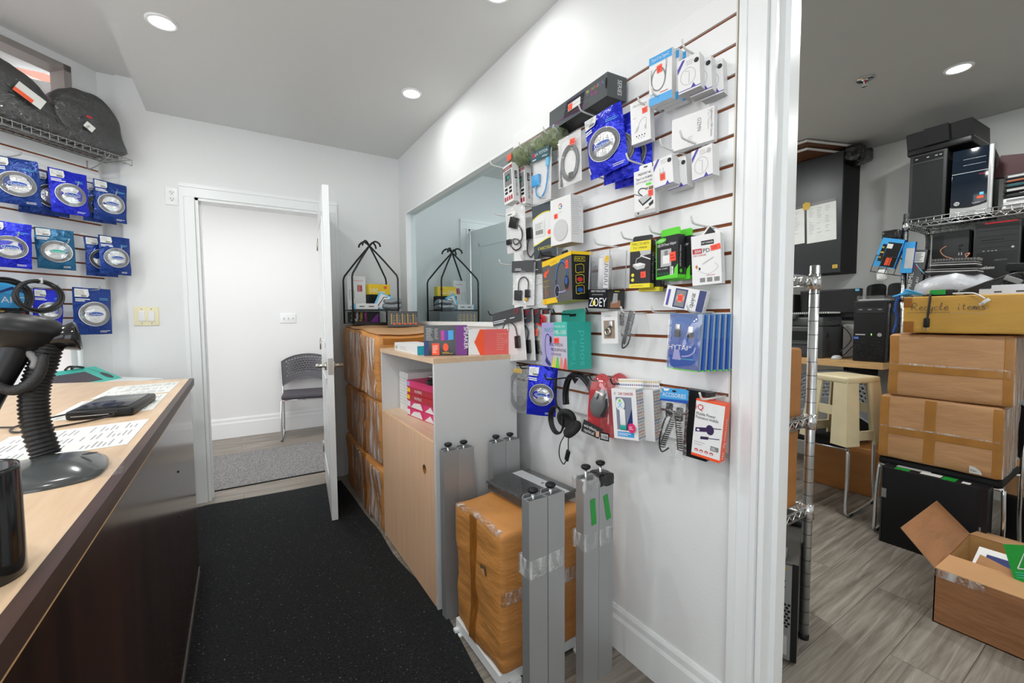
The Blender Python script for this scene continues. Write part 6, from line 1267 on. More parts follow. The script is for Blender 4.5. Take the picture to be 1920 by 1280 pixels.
# spotted car charger cartons
DOTM = [mat('dot_%s' % n, c, 0.5) for n, c in (('navy', '33407f'), ('olive', 'c5b35a'), ('red', 'c0413e'), ('teal', '4f9fae'), ('peach', 'd99a6c'), ('plum', '7f4fa0'))]
def dots(b, x0, y0, x1, y1, s=0.0078):
    r = random.Random(3); nx = max(1, int((x1-x0)/s)); ny = int((y1-y0)/(s*1.25))
    for j in range(ny):
        m = DOTM[j % 6]
        for i in range(nx): 
            mm = m if r.random() < 0.75 else DOTM[r.randrange(6)]
            b.ell(x0+(i+0.5)*(x1-x0)/nx, y0+(j+0.5)*(y1-y0)/ny, s*0.40, s*0.46, mm, 0.0007, 8); b.ell(x0+(i+0.5)*(x1-x0)/nx, y0+(j+0.5)*(y1-y0)/ny, s*0.15, s*0.2, CARTON, 0.001, 6)
def d(b):
    b.text('CAR CHARGER', 0.008, 0.062, 0.009, CRIMSON, w=0.054); b.text('X', -0.032, 0.062, 0.009, GREY); b.rect(-0.03, -0.052, 0.028, 0.055, mat('window_shade', '7f8698', 0.4)); b.poly([(0.0, -0.052), (0.028, -0.052), (0.028, 0.02)], NAVY, 0.0007); b.rect(-0.030, -0.074, 0.03, -0.058, CYAN); b.lines(-0.027, -0.071, 0.027, -0.061, 2, WHITE, 0.4, 0.001)
for k, (yy, w, l) in enumerate(((0.970, 0.125, 'front of its pair'), (0.945, 0.075, 'behind the front one'))):
    t = box('white car charger carton with coloured spots down its side, '+l, (yy, 0.935-0.004*k, w, 4.6-k, -12), 0.089, 0.164, 0.048, CARTON, CARTON, d if k == 0 else None, lambda b: dots(b, 0.002, -0.08, 0.046, 0.08), group='spotted car charger cartons')
    b = B(); b.at(T(0, 0.082, -0.047)); b.quad([(-0.0445, 0, 0), (0.0445, 0, 0), (0.0445, 0.028, 0), (-0.0445, 0.028, 0)], CARTON); dots(b, -0.044, 0.001, 0.044, 0.027); b.build('back_flap', t)
    if k == 0:
        b = B(); b.ell(-0.012, 0.032, 0.0175, 0.021, LGREY, 0.004); b.ell(-0.012, 0.032, 0.016, 0.0195, CARTON, 0.0046); b.text('X', -0.012, 0.021, 0.018, SKY, z=0.0052); b.ell(-0.012, 0.044, 0.004, 0.005, GREEN, 0.0054); b.gbox((-0.016, -0.036, 0.0), (0.004, 0.016, 0.006), CARTON, 0.003, 2); b.gbox((-0.016, -0.05, 0.001), (0.006, -0.036, 0.006), TEAL, 0.002, 1); b.build('white_charger', t)
        b = B(); b.ell(0.026, -0.042, 0.014, 0.0155, PINK, 0.0066); b.lines(0.018, -0.048, 0.034, -0.036, 3, WHITE, 0.35, 0.0072); b.build('pink_roundel', t)
# accessory bag
t = thing('accessory_bag', 'clear bag of black coiled leads under a blue ACCISORIES header', 'bag', RW(0.803, 0.935, 0.10, -2, -22))
b = B(); pouch_mesh(b, 0.078, 0.205, 0.022, FILM, 17, amp=0.003); b.build('clear_bag', t)
b = B()
for sx, ph in ((-0.012, 0.3), (0.016, -0.12)):
    q = [Vector((sx+ph*0.12*(i/130-0.5)*1.0+0.0085*math.cos(i*0.85), -0.075+0.115*i/130, 0.0085*math.sin(i*0.85))) for i in range(130)]; b.tube(q, 0.0016, CABLE, 5)
b.tube(smooth([(-0.01, -0.075, 0), (-0.03, -0.09, 0), (-0.038, -0.06, 0), (-0.028, 0.0, 0), (-0.01, 0.04, 0)]), 0.0024, CABLE, 6); b.gbox((-0.024, 0.02, -0.006), (-0.004, 0.06, 0.007), BLACK, 0.005, 2); b.gbox((0.006, 0.01, -0.005), (0.026, 0.05, 0.006), DGREY, 0.005, 2); b.build('coiled_leads', t)
b = B(); b.at(T(0, 0.088, 0.010)); b.poly([(-0.039, -0.022), (0.039, -0.022), (0.039, 0.017), (0.02, 0.02), (0.0, 0.017), (-0.03, 0.019), (-0.039, 0.008)], CYAN, 0); b.poly([(-0.039, -0.022), (0.039, -0.022), (0.039, -0.012), (-0.039, -0.016)], BLUE, 0.0005); b.text('ACCISORIES', 0, -0.008, 0.012, WHITE, w=0.066, z=0.001); b.poly([(-0.032, 0.016), (-0.012, 0.016), (-0.018, 0.009), (-0.028, 0.008)], WHITE, 0.0008); b.ell(0.0, 0.010, 0.006, 0.003, BLACK, 0.001); b.build('header_card', t)
t = thing('black_carton', 'plain black carton hidden behind the bag of coiled leads', 'box', RW(0.755, 0.935, 0.06, -3, -10))
carton(t, 0.07, 0.20, 0.03, BLACKM, BLACK)
# orange edged charger carton
def d(b):
    b.rect(-0.0395, 0.0765, 0.0395, 0.0815, ORANGE); b.rect(-0.0395, -0.0815, 0.0395, -0.074, ORANGE); b.text('iQ', -0.028, 0.052, 0.016, RED); b.text('Mobile Power', -0.036, 0.037, 0.0085, DGREY, 'L', w=0.054); b.text('Puissance mobile', -0.036, 0.027, 0.0085, DGREY, 'L', w=0.062)
    PL = mat('aubergine_print', '3b2d52', 0.35)
    b.poly([(-0.034, -0.012), (-0.004, -0.006), (-0.002, 0.007), (-0.034, 0.0)], PL); b.ell(0.006, 0.002, 0.011, 0.014, PL, rot=0.2); b.ell(-0.026, -0.005, 0.004, 0.003, WHITE, 0.001); b.stroke([(0.01, 0.008), (0.036, 0.012)], 0.0022, PL); b.poly([(-0.018, -0.03), (0.004, -0.026), (0.004, -0.018), (-0.018, -0.022)], PL); b.stroke([(0.004, -0.022), (0.034, -0.017)], 0.002, PL); b.lines(-0.034, -0.05, 0.004, -0.036, 2, LGREY, 0.3); b.rect(0.012, -0.054, 0.034, -0.041, GREY); b.lines(0.014, -0.052, 0.032, -0.043, 2, WHITE, 0.35, 0.001)
    for i in range(4): b.ell(-0.026+0.014*i, -0.063, 0.005, 0.004, RED); b.ell(-0.026+0.014*i, -0.064, 0.003, 0.002, CARTON, 0.001)
def ds(b): b.text('Mobile Power', 0.022, -0.022, 0.009, WHITE, 'L', rot=PI/2, w=0.062); b.text('iQ', 0.024, -0.042, 0.014, WHITE, 'L', rot=PI/2, w=0.014); b.lines(0.012, -0.075, 0.025, -0.055, 3, WHITE, 0.4)
t = box('white mobile power carton with an orange side at the right end of the bottom row', (0.700, 0.936, 0.09, -4.6, -9), 0.079, 0.163, 0.034, CARTON, ORANGE, d, ds)
b = B(); b.at(T(0.006, 0.0815, -0.017)); b.poly([(-0.03, 0), (0.03, 0), (0.03, 0.022), (0.012, 0.032), (-0.012, 0.032), (-0.03, 0.022)], CLEAR, 0); b.build('clear_hang_tab', t)
# ------------------------------------------------------------------ back room: wire rack just inside the doorway
def rack_truss(b, p0, p1, h=0.032, r=0.004, n=9):
    p0 = Vector(p0); p1 = Vector(p1); dz = Vector((0, 0, h)); L = (p1-p0).length; n = max(4, int(L/0.045))
    b.tube([p0, p1], r, CHROME, 6).tube([p0-dz, p1-dz], r, CHROME, 6)
    q = []
    for i in range(n*4+1): s = i/(n*4); q.append(p0.lerp(p1, s)-dz*(0.5-0.42*math.cos(2*PI*s*n/1.0)))
    b.tube(q, r*0.75, CHROME, 5)
def wire_rack(name, label, x0, x1, y0, y1, zs, H, pr=0.0165, wires='x'):
    t = thing(name, label, 'wire rack', T((x0+x1)/2, (y0+y1)/2, 0))
    ox, oy = (x0+x1)/2, (y0+y1)/2; a0, a1, c0, c1 = x0-ox, x1-ox, y0-oy, y1-oy
    for x in (a0, a1):
        for y in (c0, c1):
            b = B(); b.cyl((x, y, 0.02), (x, y, H), pr, STEEL, 18); b.lathe([(0, H+0.004), (pr*0.9, H+0.003), (pr, H)], STEEL, 18, (x, y, 0))
            z = 0.06
            while z < H-0.02: b.lathe([(pr+0.0002, z), (pr+0.0006, z+0.001), (pr+0.0002, z+0.002)], DGREY, 18, (x, y, 0)); z += 0.0508
            b.lathe([(0, 0.0), (pr*1.1, 0.0), (pr*1.15, 0.014), (pr*0.9, 0.024)], BLACK, 18, (x, y, 0)); b.build('post', t)
    for z in zs:
        b = B(); rack_truss(b, (a0, c0, z), (a1, c0, z)); rack_truss(b, (a0, c1, z), (a1, c1, z)); rack_truss(b, (a0, c0, z), (a0, c1, z)); rack_truss(b, (a1, c0, z), (a1, c1, z))
        if wires == 'x':
            n = int((y1-y0)/0.03)
            for i in range(n+1): y = c0+(c1-c0)*i/n; b.tube([(a0, y, z+0.003), (a1, y, z+0.003)], 0.002, CHROME, 5)
            b.tube([((a0+a1)/2, c0, z-0.002), ((a0+a1)/2, c1, z-0.002)], 0.003, CHROME, 5)
        for x in (a0, a1):
            for y in (c0, c1): b.lathe([(pr+0.001, -0.045), (pr+0.006, -0.045), (pr+0.003, 0.012), (pr+0.001, 0.012)], CHROME, 18, (x, y, z))
        b.build('wire_shelf', t)
    return t
wire_rack('wire_rack', 'chrome wire rack with brown cartons just inside the back room doorway', 1.345, 1.815, 0.752, 1.90, (0.522, 0.868, 1.392), 1.432)
t, f, la, lb = box_thing('brown_carton', 'tall brown carton on the middle shelf of the chrome rack by the doorway', (1.37, 0.768, 0.8755), (1.775, 1.25, 1.130), CARDD, 61, 0.004, 0.012)
b = B(); b.df = f; b.at(FY(0, la.y-0.001, 0)); b.quad([(lb.x-0.33, 0.21, 0.001), (lb.x-0.31, 0.24, 0.001), (lb.x-0.30, 0.236, 0.001), (lb.x-0.315, 0.206, 0.001)], INK); b.build('handwriting', t)
box_thing('brown_carton', 'tall brown carton on the lower shelf of the chrome rack by the doorway', (1.37, 0.768, 0.5295), (1.768, 1.25, 0.826), CARDD, 62, 0.003, 0.010)
t = thing('computer_tower', 'black computer tower with a grey rear panel on the floor under the chrome rack', 'computer', T(1.640, 0.700, 0)@Matrix.Rotation(math.radians(22), 4, 'Z'))
OLIVE = mat('dark_side_panel', (0.055, 0.053, 0.045), 0.4)
B().gbox((0.0, 0.0, 0.008), (0.40, 0.18, 0.37), OLIVE, 0.004, 1).build('case', t)
b = B(); b.at(mframe((-0.001, 0, 0), (0, -1, 0), (0, 0, 1), (-1, 0, 0))); b.rect(-0.175, 0.012, -0.02, 0.362, mat('zinc_panel', (0.35, 0.36, 0.36), 0.4, 0.6), 0); b.rect(-0.02, 0.010, 0, 0.37, BLACK, 0)
for i in range(7):
    for j in range(9):
        x, y = -0.128+0.013*i+0.0065*(j % 2), 0.245+0.0113*j
        if (x+0.085)**2+(y-0.29)**2 < 0.052**2: b.ell(x, y, 0.0055, 0.0055, BLACK, 0.0006, 6)
for i in range(5):
    for j in range(8): b.ell(-0.085+0.013*i+0.0065*(j % 2), 0.135+0.0115*j, 0.0055, 0.0055, BLACK, 0.0006, 6)
b.rect(-0.12, 0.03, -0.03, 0.10, LGREY, 0.0006).rect(-0.10, 0.045, -0.05, 0.085, BLACK, 0.001); b.rect(-0.055, 0.345, -0.035, 0.352, GOLD, 0.001); b.build('rear_panel', t)
b = B(); b.gbox((0.33, -0.004, 0.37), (0.44, 0.184, 0.40), BLACK, 0.01, 2); b.gbox((0.40, -0.004, 0.008), (0.44, 0.184, 0.38), BLACK, 0.01, 2); b.build('front_bezel', t); B().gbox((0.02, 0.04, 0.37), (0.10, 0.09, 0.38), GREY, 0.003, 1).build('top_latch', t)
# ------------------------------------------------------------------ desk, cabinet and equipment at the end wall
t = thing('work_desk', 'raw board work desk along the back room end wall', 'desk', T(3.9, 1.9, 0))
B().box((-0.30, -0.825, 0.887), (0.375, 1.1, 0.932), BAREBOARD).build('desk_board', t)
for y in (-0.6, 0.9): B().box((-0.2, y, 0), (0.36, y+0.03, 0.887), BLACKM).build('desk_leg', t)
def FXT(name, label, cat, X, y, z, roll=0, yaw=0, pitch=0, group=None): return thing(name, label, cat, FX(X, y, z, roll, yaw, pitch), group)
t = FXT('wall_cabinet', 'black wall cabinet with taped papers high on the back room end wall', 'cabinet', 3.95, 1.93, 2.05)
B().box((-0.458, -0.46, -0.325), (0.458, 0.455, -0.018), BLACKM).build('cabinet_body', t)
for s in (-1, 1): B().box((min(s*0.001, s*0.461), -0.463, -0.017), (max(s*0.001, s*0.461), 0.457, 0), mat('black_door_sheen', (0.018, 0.02, 0.022), 0.33)).build('cabinet_door', t)
def handlist(label, y, z, w, h, r):
    t = FXT('handwritten_sheet', label, 'paper', 3.9485, y, z, r)
    b = B(); b.box((-w/2, -h/2, 0), (w/2, h/2, 0.0012), PAPER)
    for c in range(3):
        for k in range(14):
            if rnd.random() < 0.8: b.rect(-w*0.42+w*0.28*c, h*0.40-h*0.05*k, -w*0.42+w*0.28*c+w*(0.08+0.1*rnd.random()), h*0.40-h*0.05*k+0.003, GINK, 0.0016)
    b.build('sheet', t); b = B(); b.box((-w/2, h/2-0.004, 0.0), (w/2, h/2+0.018, 0.0016), mat('dark_tape', (0.05, 0.05, 0.05), 0.3)); b.build('black_tape', t)
handlist('handwritten sheet taped on the black wall cabinet, right of two', 1.603, 1.988, 0.205, 0.30, 2); handlist('handwritten sheet taped on the black wall cabinet, left of two beside the door frame', 1.825, 1.985, 0.205, 0.29, 2)
b = B(); b.at(FX(3.9445, 1.71, 2.142)); b.poly([(-0.025, -0.03), (0.01, -0.035), (0.028, -0.015), (0.025, 0.02), (-0.01, 0.03), (-0.03, 0.015)], mat('yellow_note', 'c9a63c', 0.6), 0.0); tag(b.build('yellow_note'), 'crumpled yellow sticky note between the two handwritten sheets', 'note')
b = B(); b.at(FX(3.9485, 1.50, 1.632)); b.rect(-0.017, -0.014, 0.017, 0.014, MATS['yellow_note'], 0.0).ring(0, 0, 0.007, 0.006, 0.002, INK, 0.0005); tag(b.build('yellow_sticker'), 'small yellow sticker at the bottom corner of the black wall cabinet', 'sticker')
BRB = mat('brown_board', '5a3416', 0.6)
for k, (z, x0, y0, l) in enumerate(((2.513, 3.72, 1.50, 'lower brown board lying on top of the black wall cabinet'), (2.538, 3.62, 1.46, 'upper brown board under the ceiling on top of the black wall cabinet'))):
    b = B(); b.prism([(x0, y0+0.12), (x0+0.42, y0-0.02), (4.2, y0+0.05), (4.2, 2.4), (x0, 2.4)], z, z+0.018, BRB, LGREY if 0 else CARTON); tag(b.build('brown_board'), l, 'board')
b = B(); b.df = crumple(71, 0.018, 12); b.gbox((3.96, 1.36, 2.42), (4.2, 1.50, 2.535), MATS['black_bag_plastic'], 0.03, 7); tag(b.build('black_bundle'), 'crumpled black plastic bundle on the right end of the black wall cabinet', 'bundle')
t = FXT('computer_monitor', 'black flat computer monitor standing on the desk behind the rack post', 'monitor', 4.06, 1.575, 1.333)
b = B(); b.gbox((-0.215, -0.125, -0.03), (0.215, 0.125, 0), BLACK, 0.006, 2); b.build('monitor_frame', t); B().rect(-0.20, -0.108, 0.20, 0.112, BLACKG, 0.0006).build('screen', t); B().rect(0.175, 0.105, 0.20, 0.121, SKY, 0.0012).build('blue_label', t)
b = B(); b.box((-0.03, -0.38, -0.05), (0.03, -0.08, -0.03), BLACK).gbox((-0.11, -0.3975, -0.14), (0.11, -0.385, 0.05), BLACK, 0.004, 1); b.build('monitor_stand', t)
t = FXT('label_box', 'black box with three green labels left of the monitor', 'box', 4.0, 1.905, 1.30)
b = B(); b.box((-0.10, -0.366, -0.2), (0.10, 0.13, 0), BLACKM); b.build('case', t)
for i in range(3): B().rect(-0.08, 0.05-0.055*i, 0.05, 0.085-0.055*i, GRTAPE, 0.0008).build('green_label', t)
t = FXT('laser_printer', 'dark grey laser printer on the desk behind the rack post', 'printer', 3.63, 1.65, 0.932)
PRN = mat('printer_grey', (0.05, 0.053, 0.056), 0.45)
b = B(); b.gbox((-0.21, 0.0, -0.36), (0.21, 0.235, 0), PRN, 0.012, 2); b.build('printer_body', t)
b = B(); b.gbox((-0.205, 0.235, -0.35), (0.20, 0.305, -0.02), mat('printer_lid', (0.075, 0.08, 0.083), 0.4), 0.014, 2); b.gbox((-0.19, 0.285, -0.12), (0.03, 0.33, 0.02), PRN, 0.01, 2); b.build('scanner_lid', t)
b = B(); b.box((-0.18, 0.13, -0.02), (0.17, 0.20, 0.0015), BLACK); b.build('paper_slot', t); b = B(); b.gbox((-0.18, 0.02, -0.01), (0.17, 0.11, 0.008), PRN, 0.005, 1); b.box((-0.06, 0.095, 0.0), (0.17, 0.107, 0.012), DGREY); b.build('paper_tray', t)
b = B()
for i in range(7): b.rect(0.02+0.001*i, 0.0, 0.03, 0.0, GREY) if 0 else None
b.at(side_r(0.42)); b.rect(0.06, 0.15, 0.10, 0.19, BLACK)
for i in range(5): b.rect(0.07, 0.05+0.016*i, 0.12, 0.056+0.016*i, BLACK)
b.build('side_vents', t)
b = B(); b.at(FX(3.66, 1.62, 1.262, 1)); b.box((-0.17, 0, -0.2), (0.2, 0.012, 0), PAPER)
for i in range(26): b.rect(-0.165+0.014*i, 0.001, -0.158+0.014*i, 0.011, INK, 0.0006)
tag(b.build('paper_ream'), 'thin stack of punched paper on top of the laser printer', 'paper')
t = FXT('white_panel_box', 'white box standing on the desk between printer and computer', 'box', 3.95, 1.33, 1.06)
B().box((-0.10, -0.128, -0.06), (0.10, 0.12, 0), CARTON).build('panel', t)
t = thing('computer_mouse', 'silver computer mouse at the desk edge below the printer', 'mouse', T(3.66, 1.36, 0.9325))
B().lathe([(0.0, 0.03), (0.015, 0.028), (0.026, 0.02), (0.031, 0.008), (0.030, 0.0), (0, 0)], mat('mouse_pearl', (0.5, 0.5, 0.5), 0.3), 20, sx=1.6).build('mouse_shell', t)
b = B(); b.tube(smooth([(-0.02, 0.03, 0.01), (0.05, 0.0, 0.05), (0.10, -0.05, 0.15), (0.12, 0.03, 0.25), (0.10, 0.12, 0.30)], 6), 0.0035, CABLE, 6); b.tube(smooth([(0.05, 0.05, 0.006), (0.10, 0.0, 0.02), (0.12, -0.06, 0.10), (0.1, -0.10, 0.12), (0.08, -0.13, 0.08), (0.10, -0.05, 0.015), (0.06, 0.06, 0.006)], 6), 0.0035, CABLE, 6); b.build('mouse_cable', t)
# ------------------------------------------------------------------ computers
def vents(b, x0, y0, x1, y1, s, m, z=0.0012):
    j = 0; y = y0
    while y < y1:
        x = x0+(s*0.5 if j % 2 else 0)
        while x < x1: b.ell(x, y, s*0.36, s*0.36, m, z, 6); x += s
        y += s*0.87; j += 1
t = FXT('computer_tower', 'black midi tower with lit power button standing on the desk', 'computer', 3.62, 1.163, 1.140)
B().gbox((-0.087, -0.205, -0.40), (0.087, 0.205, -0.03), BLACKG, 0.004, 1).build('case', t)
b = B(); b.gbox((-0.09, -0.207, -0.03), (0.09, 0.207, 0), BLACK, 0.008, 2); b.build('front_bezel', t)
b = B(); b.box((-0.075, 0.125, 0), (0.075, 0.16, 0.002), DGREY); b.rect(-0.06, 0.146, -0.04, 0.15, LGREY, 0.003).rect(0.045, 0.146, 0.065, 0.15, LGREY, 0.003).rect(-0.01, 0.146, 0.01, 0.15, LGREY, 0.003); b.build('disc_drive_bay', t)
b = B(); vents(b, -0.075, -0.185, 0.078, -0.065, 0.013, BLACKG); b.build('vent_grille', t)
b = B(); b.ell(0.058, -0.022, 0.012, 0.012, LGREY, 0.002); b.ring(0.058, -0.022, 0.007, 0.007, 0.002, DGREY, 0.003, 14); b.build('power_button', t); B().rect(-0.075, -0.026, -0.02, -0.019, LGREY, 0.002).build('maker_badge', t)
b = B(); b.ell(0.014, -0.018, 0.003, 0.003, mat('green_led', (0.3, 1.0, 0.15), 0.5, emit=3), 0.002, 8).ell(0.014, -0.026, 0.002, 0.002, MATS['green_led'], 0.002, 8); b.build('status_light', t)
b = B(); b.rect(-0.085, -0.055, -0.055, -0.036, BLUE, 0.0015); b.text('intel', -0.07, -0.049, 0.008, WHITE, z=0.002); b.build('processor_badge', t)
t = FXT('clear_case', 'clear plastic case lying on top of the desk computer', 'case', 3.64, 1.17, 1.345+0.0205)
b = B(); b.gbox((-0.075, -0.018, -0.22), (0.075, 0.018, 0), CLEAR, 0.004, 2); b.box((-0.073, -0.016, -0.2), (0.073, -0.006, -0.02), LGREY); b.build('case_shell', t)
SPK = [(-0.045, 0), (0.045, 0), (0.050, 0.05), (0.046, 0.105), (0.0, 0.118), (-0.046, 0.105), (-0.050, 0.05)]
def speaker(label, M):
    t = thing('desk_speaker', label, 'speaker', M, 'pair of desk speakers'); s = [(p.x, p.y) for p in smooth([(x, y, 0) for x, y in SPK], 4, True)]
    b = B(); n = len(s); V = []; F = []
    for k_, zz in ((0.9, 0), (1, -0.012), (0.94, -0.05), (0.75, -0.09)): V += [(x*k_, y*(0.9+0.1*k_), zz) for x, y in s]
    for k in range(3):
        for i in range(n): j = (i+1) % n; F.append((k*n+i, (k+1)*n+i, (k+1)*n+j, k*n+j))
    F.append(tuple(3*n+n-1-i for i in range(n))); b.add(V, F, BLACK, True); b.build('shell', t)
    b = B(); b.add([(x*0.9, y*0.97, 0.0) for x, y in s], [tuple(range(n))], mat('speaker_cloth', (0.02, 0.02, 0.021), 0.9, bump=0.3, bscale=500)); b.build('grille', t)
    b = B(); b.gbox((-0.04, -0.012, -0.08), (0.04, 0.003, 0.005), BLACK, 0.004, 1); b.build('foot', t); return t
speaker('black desk speaker turned aside on the desk computer, left of the pair', FX(3.90, 1.205, 1.358, 0, -40)); speaker('black desk speaker facing forward on the desk computer, right of the pair', FX(3.87, 1.105, 1.358, 0, 4, -8))
# ------------------------------------------------------------------ grey chair with stool
t = thing('grey_chair', 'grey perforated chair under the desk with a beige stool on its seat', 'chair', T(3.345, 1.335, 0)@Matrix.Rotation(math.radians(-90), 4, 'Z'))
perf_chair(t, mat('grey_shell', (0.14, 0.15, 0.16), 0.5), BLACKM, 0.50)
t = thing('plastic_stool', 'beige plastic stool standing on the seat of the grey chair', 'stool', T(3.185, 1.14, 0.4765)@Matrix.Rotation(math.radians(-20), 4, 'Z'))
SH, sb, st_ = 0.405, 0.158, 0.118
def stool_leg(sx, sy):
    b = B(); V = []; 
    for z, h, w in ((0.0, sb, 0.10), (SH-0.03, st_+0.005, 0.085)):
        V += [(sx*h, sy*h, z), (sx*(h-w), sy*h, z), (sx*(h-w), sy*(h-0.012), z), (sx*(h-0.02), sy*(h-0.02), z), (sx*(h-0.012), sy*(h-w), z), (sx*h, sy*(h-w), z)]
    F = [(i, (i+1) % 6, 6+(i+1) % 6, 6+i) for i in range(6)]+[(5, 4, 3, 2, 1, 0), (6, 7, 8, 9, 10, 11)]
    if sx*sy < 0: F = [f[::-1] for f in F]
    b.add(V, F, BEIGE); return b
for sx in (-1, 1):
    for sy in (-1, 1): stool_leg(sx, sy).build('leg', t)
b = B(); b.gbox((-st_-0.008, -st_-0.008, SH-0.04), (st_+0.008, st_+0.008, SH), BEIGE, 0.012, 3); b.build('stool_top', t)
for k in range(4):
    b = B(); b.at(Matrix.Rotation(k*PI/2, 4, 'Z')); zr = 0.20 if k % 2 else 0.06; h = sb-(sb-st_)*zr/SH; b.box((-h+0.05, -h+0.002, zr-0.03), (h-0.05, -h+0.014, zr+0.025), BEIGE); b.build('side_rail', t)
box_thing('floor_carton', 'brown carton on the floor under the desk behind the grey chair', (3.62, 1.09, 0.0), (4.0, 1.5, 0.33), CARDD, 63, 0.004, 0.01)
# ------------------------------------------------------------------ stacked cartons on a black chair
t = thing('black_chair', 'black padded chair carrying the two taped cartons', 'chair', T(3.265, 0.68, 0)@Matrix.Rotation(math.radians(-90), 4, 'Z')@Matrix.Scale(0.955, 4))
perf_chair(t, BLACK, BLACKM, 0.52)
for k, (a, c, sd, l) in enumerate((((3.045, 0.447, 0.4545), (3.40, 0.918, 0.806), 81, 'lower taped carton of two on the black chair, with a white label'), ((3.045, 0.423, 0.8105), (3.40, 0.888, 1.148), 82, 'upper taped carton of two on the black chair, under the recycle box'))):
    f = crumple(sd, 0.006, 4); t, f, la, lb = box_thing('taped_carton', l, a, c, CARD2, 0, df=f, r=0.02, n=14, group='taped cartons on the black chair')
    zm = (la.z+lb.z)/2; strip(t, f, (la.x-0.002, la.y+0.01, zm-0.035), (la.x+0.01, lb.y-0.01, zm+0.003), TAPEL); strip(t, f, (la.x-0.0025, la.y+0.01, zm+0.002), (la.x+0.01, lb.y-0.01, zm+0.010), WRAP, 'clear_wrap')
    for (y0, y1) in ((la.y+0.0, la.y+0.035), (lb.y-0.045, lb.y-0.005)): strip(t, f, (la.x-0.0018, y0, la.z+0.01), (la.x+0.01, y1, lb.z-0.01), TAPEL)
    if k == 0: strip(t, f, (la.x-0.0022, 0.0, la.z+0.01), (la.x+0.01, 0.045, lb.z-0.01), TAPEL); b = B(); b.at(FX(la.x-0.006, 0, 0)); b.poly([(0.13, 0.012), (0.175, 0.012), (0.168, 0.03), (0.15, 0.045), (0.13, 0.048)], PAPER, 0).text('No.', 0.135, 0.02, 0.012, INK, 'L', z=0.0006); b.build('torn_label', t)
    strip(t, f, (la.x+0.002, la.y-0.0025, la.z+0.01), (lb.x-0.01, la.y+0.008, lb.z-0.01), WRAP, 'clear_wrap')
f = crumple(83, 0.003, 4); t, f, la, lb = box_thing('recycle_box', 'yellow brown carton marked Recycle items on top of the carton stack', (3.03, 0.06, 1.1555), (3.42, 0.828, 1.345), CARDY, 0, df=f, r=0.008, n=10)
b = B(); b.at(FX(la.x-0.005, 0, 0)); yy = -lb.y
def hand(pts, w=0.0022): b.stroke([(p.x, p.y) for p in smooth([(x, y, 0) for x, y in pts], 4)], w, INK, 0)
def word(b, s, x, y, h, m):     # handwriting drawn as strokes on a unit grid per letter
    G = {'R': [[(0.1, 0), (0.25, 1), (0.6, 1), (0.7, 0.75), (0.5, 0.55), (0.2, 0.5), (0.4, 0.4), (0.75, 0.0)]], 'e': [[(0.1, 0.25), (0.45, 0.3), (0.45, 0.45), (0.25, 0.5), (0.1, 0.2), (0.3, 0.0), (0.55, 0.1)]], 'c': [[(0.5, 0.4), (0.3, 0.5), (0.1, 0.25), (0.25, 0.0), (0.5, 0.08)]],
         'y': [[(0.1, 0.5), (0.15, 0.15), (0.4, 0.15), (0.5, 0.5)], [(0.5, 0.5), (0.4, -0.3), (0.15, -0.45), (0.05, -0.25), (0.5, 0.05)]], 'l': [[(0.1, 0.1), (0.3, 0.95), (0.4, 0.9), (0.25, 0.1), (0.35, 0.0), (0.5, 0.1)]], 'i': [[(0.2, 0.5), (0.2, 0.05), (0.35, 0.05)], [(0.28, 0.75), (0.32, 0.9)]], 't': [[(0.25, 0.9), (0.2, 0.1), (0.4, 0.05)], [(0.05, 0.6), (0.45, 0.65)]],
         'm': [[(0.05, 0.0), (0.1, 0.5), (0.2, 0.45), (0.25, 0.0), (0.3, 0.45), (0.42, 0.45), (0.47, 0.0), (0.6, 0.4), (0.72, 0.4), (0.78, 0.0)]], 's': [[(0.5, 0.5), (0.2, 0.42), (0.45, 0.2), (0.4, 0.0), (0.1, 0.05)]], ' ': []}
    for ch in s:
        for st in G[ch]: b.stroke([(p.x, p.y) for p in smooth([(x+q[0]*h*0.95, y+q[1]*h, 0) for q in st], 4)], 0.0022, m, 0)
        x += h*(0.85 if ch in 'Rm' else 0.53)
word(b, 'Recycle', -0.352, 0.118, 0.036, INK); word(b, 'items', -0.178, 0.118, 0.033, INK); b.stroke([(-0.365, 0.106), (-0.20, 0.106)], 0.0016, INK, 0); b.stroke([(-0.20, 0.104), (-0.07, 0.098)], 0.0012, GINK, 0); b.build('handwriting', t)
strip(t, f, (la.x-0.0015, lb.y-0.035, lb.z-0.055), (la.x+0.01, lb.y-0.001, lb.z-0.004), TAPE); strip(t, f, (la.x-0.0015, lb.y-0.045, la.z+0.002), (la.x+0.01, lb.y-0.002, la.z+0.06), TAPE)
# things on the recycle box
ZR = 1.3455
t = thing('plastic_bag', 'white plastic bag slumped on top of the recycle box', 'bag', T(3.27, 0.68, ZR+0.002))
b = B(); b.df = crumple(91, 0.014, 14); b.lathe([(0.0, 0.0), (0.15, 0.0), (0.175, 0.02), (0.16, 0.07), (0.11, 0.11), (0.05, 0.13), (0.0, 0.135)], mat('white_bag_plastic', (0.50, 0.51, 0.54), 0.3, bump=0.5, bscale=30), 34, sx=0.7, sy=1.0); b.build('bag_film', t)
t = thing('circuit_boards', 'stack of grey finned boards with wires lying on the white plastic bag', 'circuit boards', FX(3.20, 0.690, ZR+0.120, -3, 0))
b = B()
for k in range(6): b.box((-0.105+0.004*k, 0.012*k, -0.14), (0.10-0.003*k, 0.012*k+0.006, 0.0-0.006*k), (DGREY, LGREY, GREY)[k % 3])
b.build('boards', t)
b = B()
for i in range(16): b.box((-0.085+0.0115*i, 0.072, -0.12), (-0.081+0.0115*i, 0.084, -0.03), GREY)
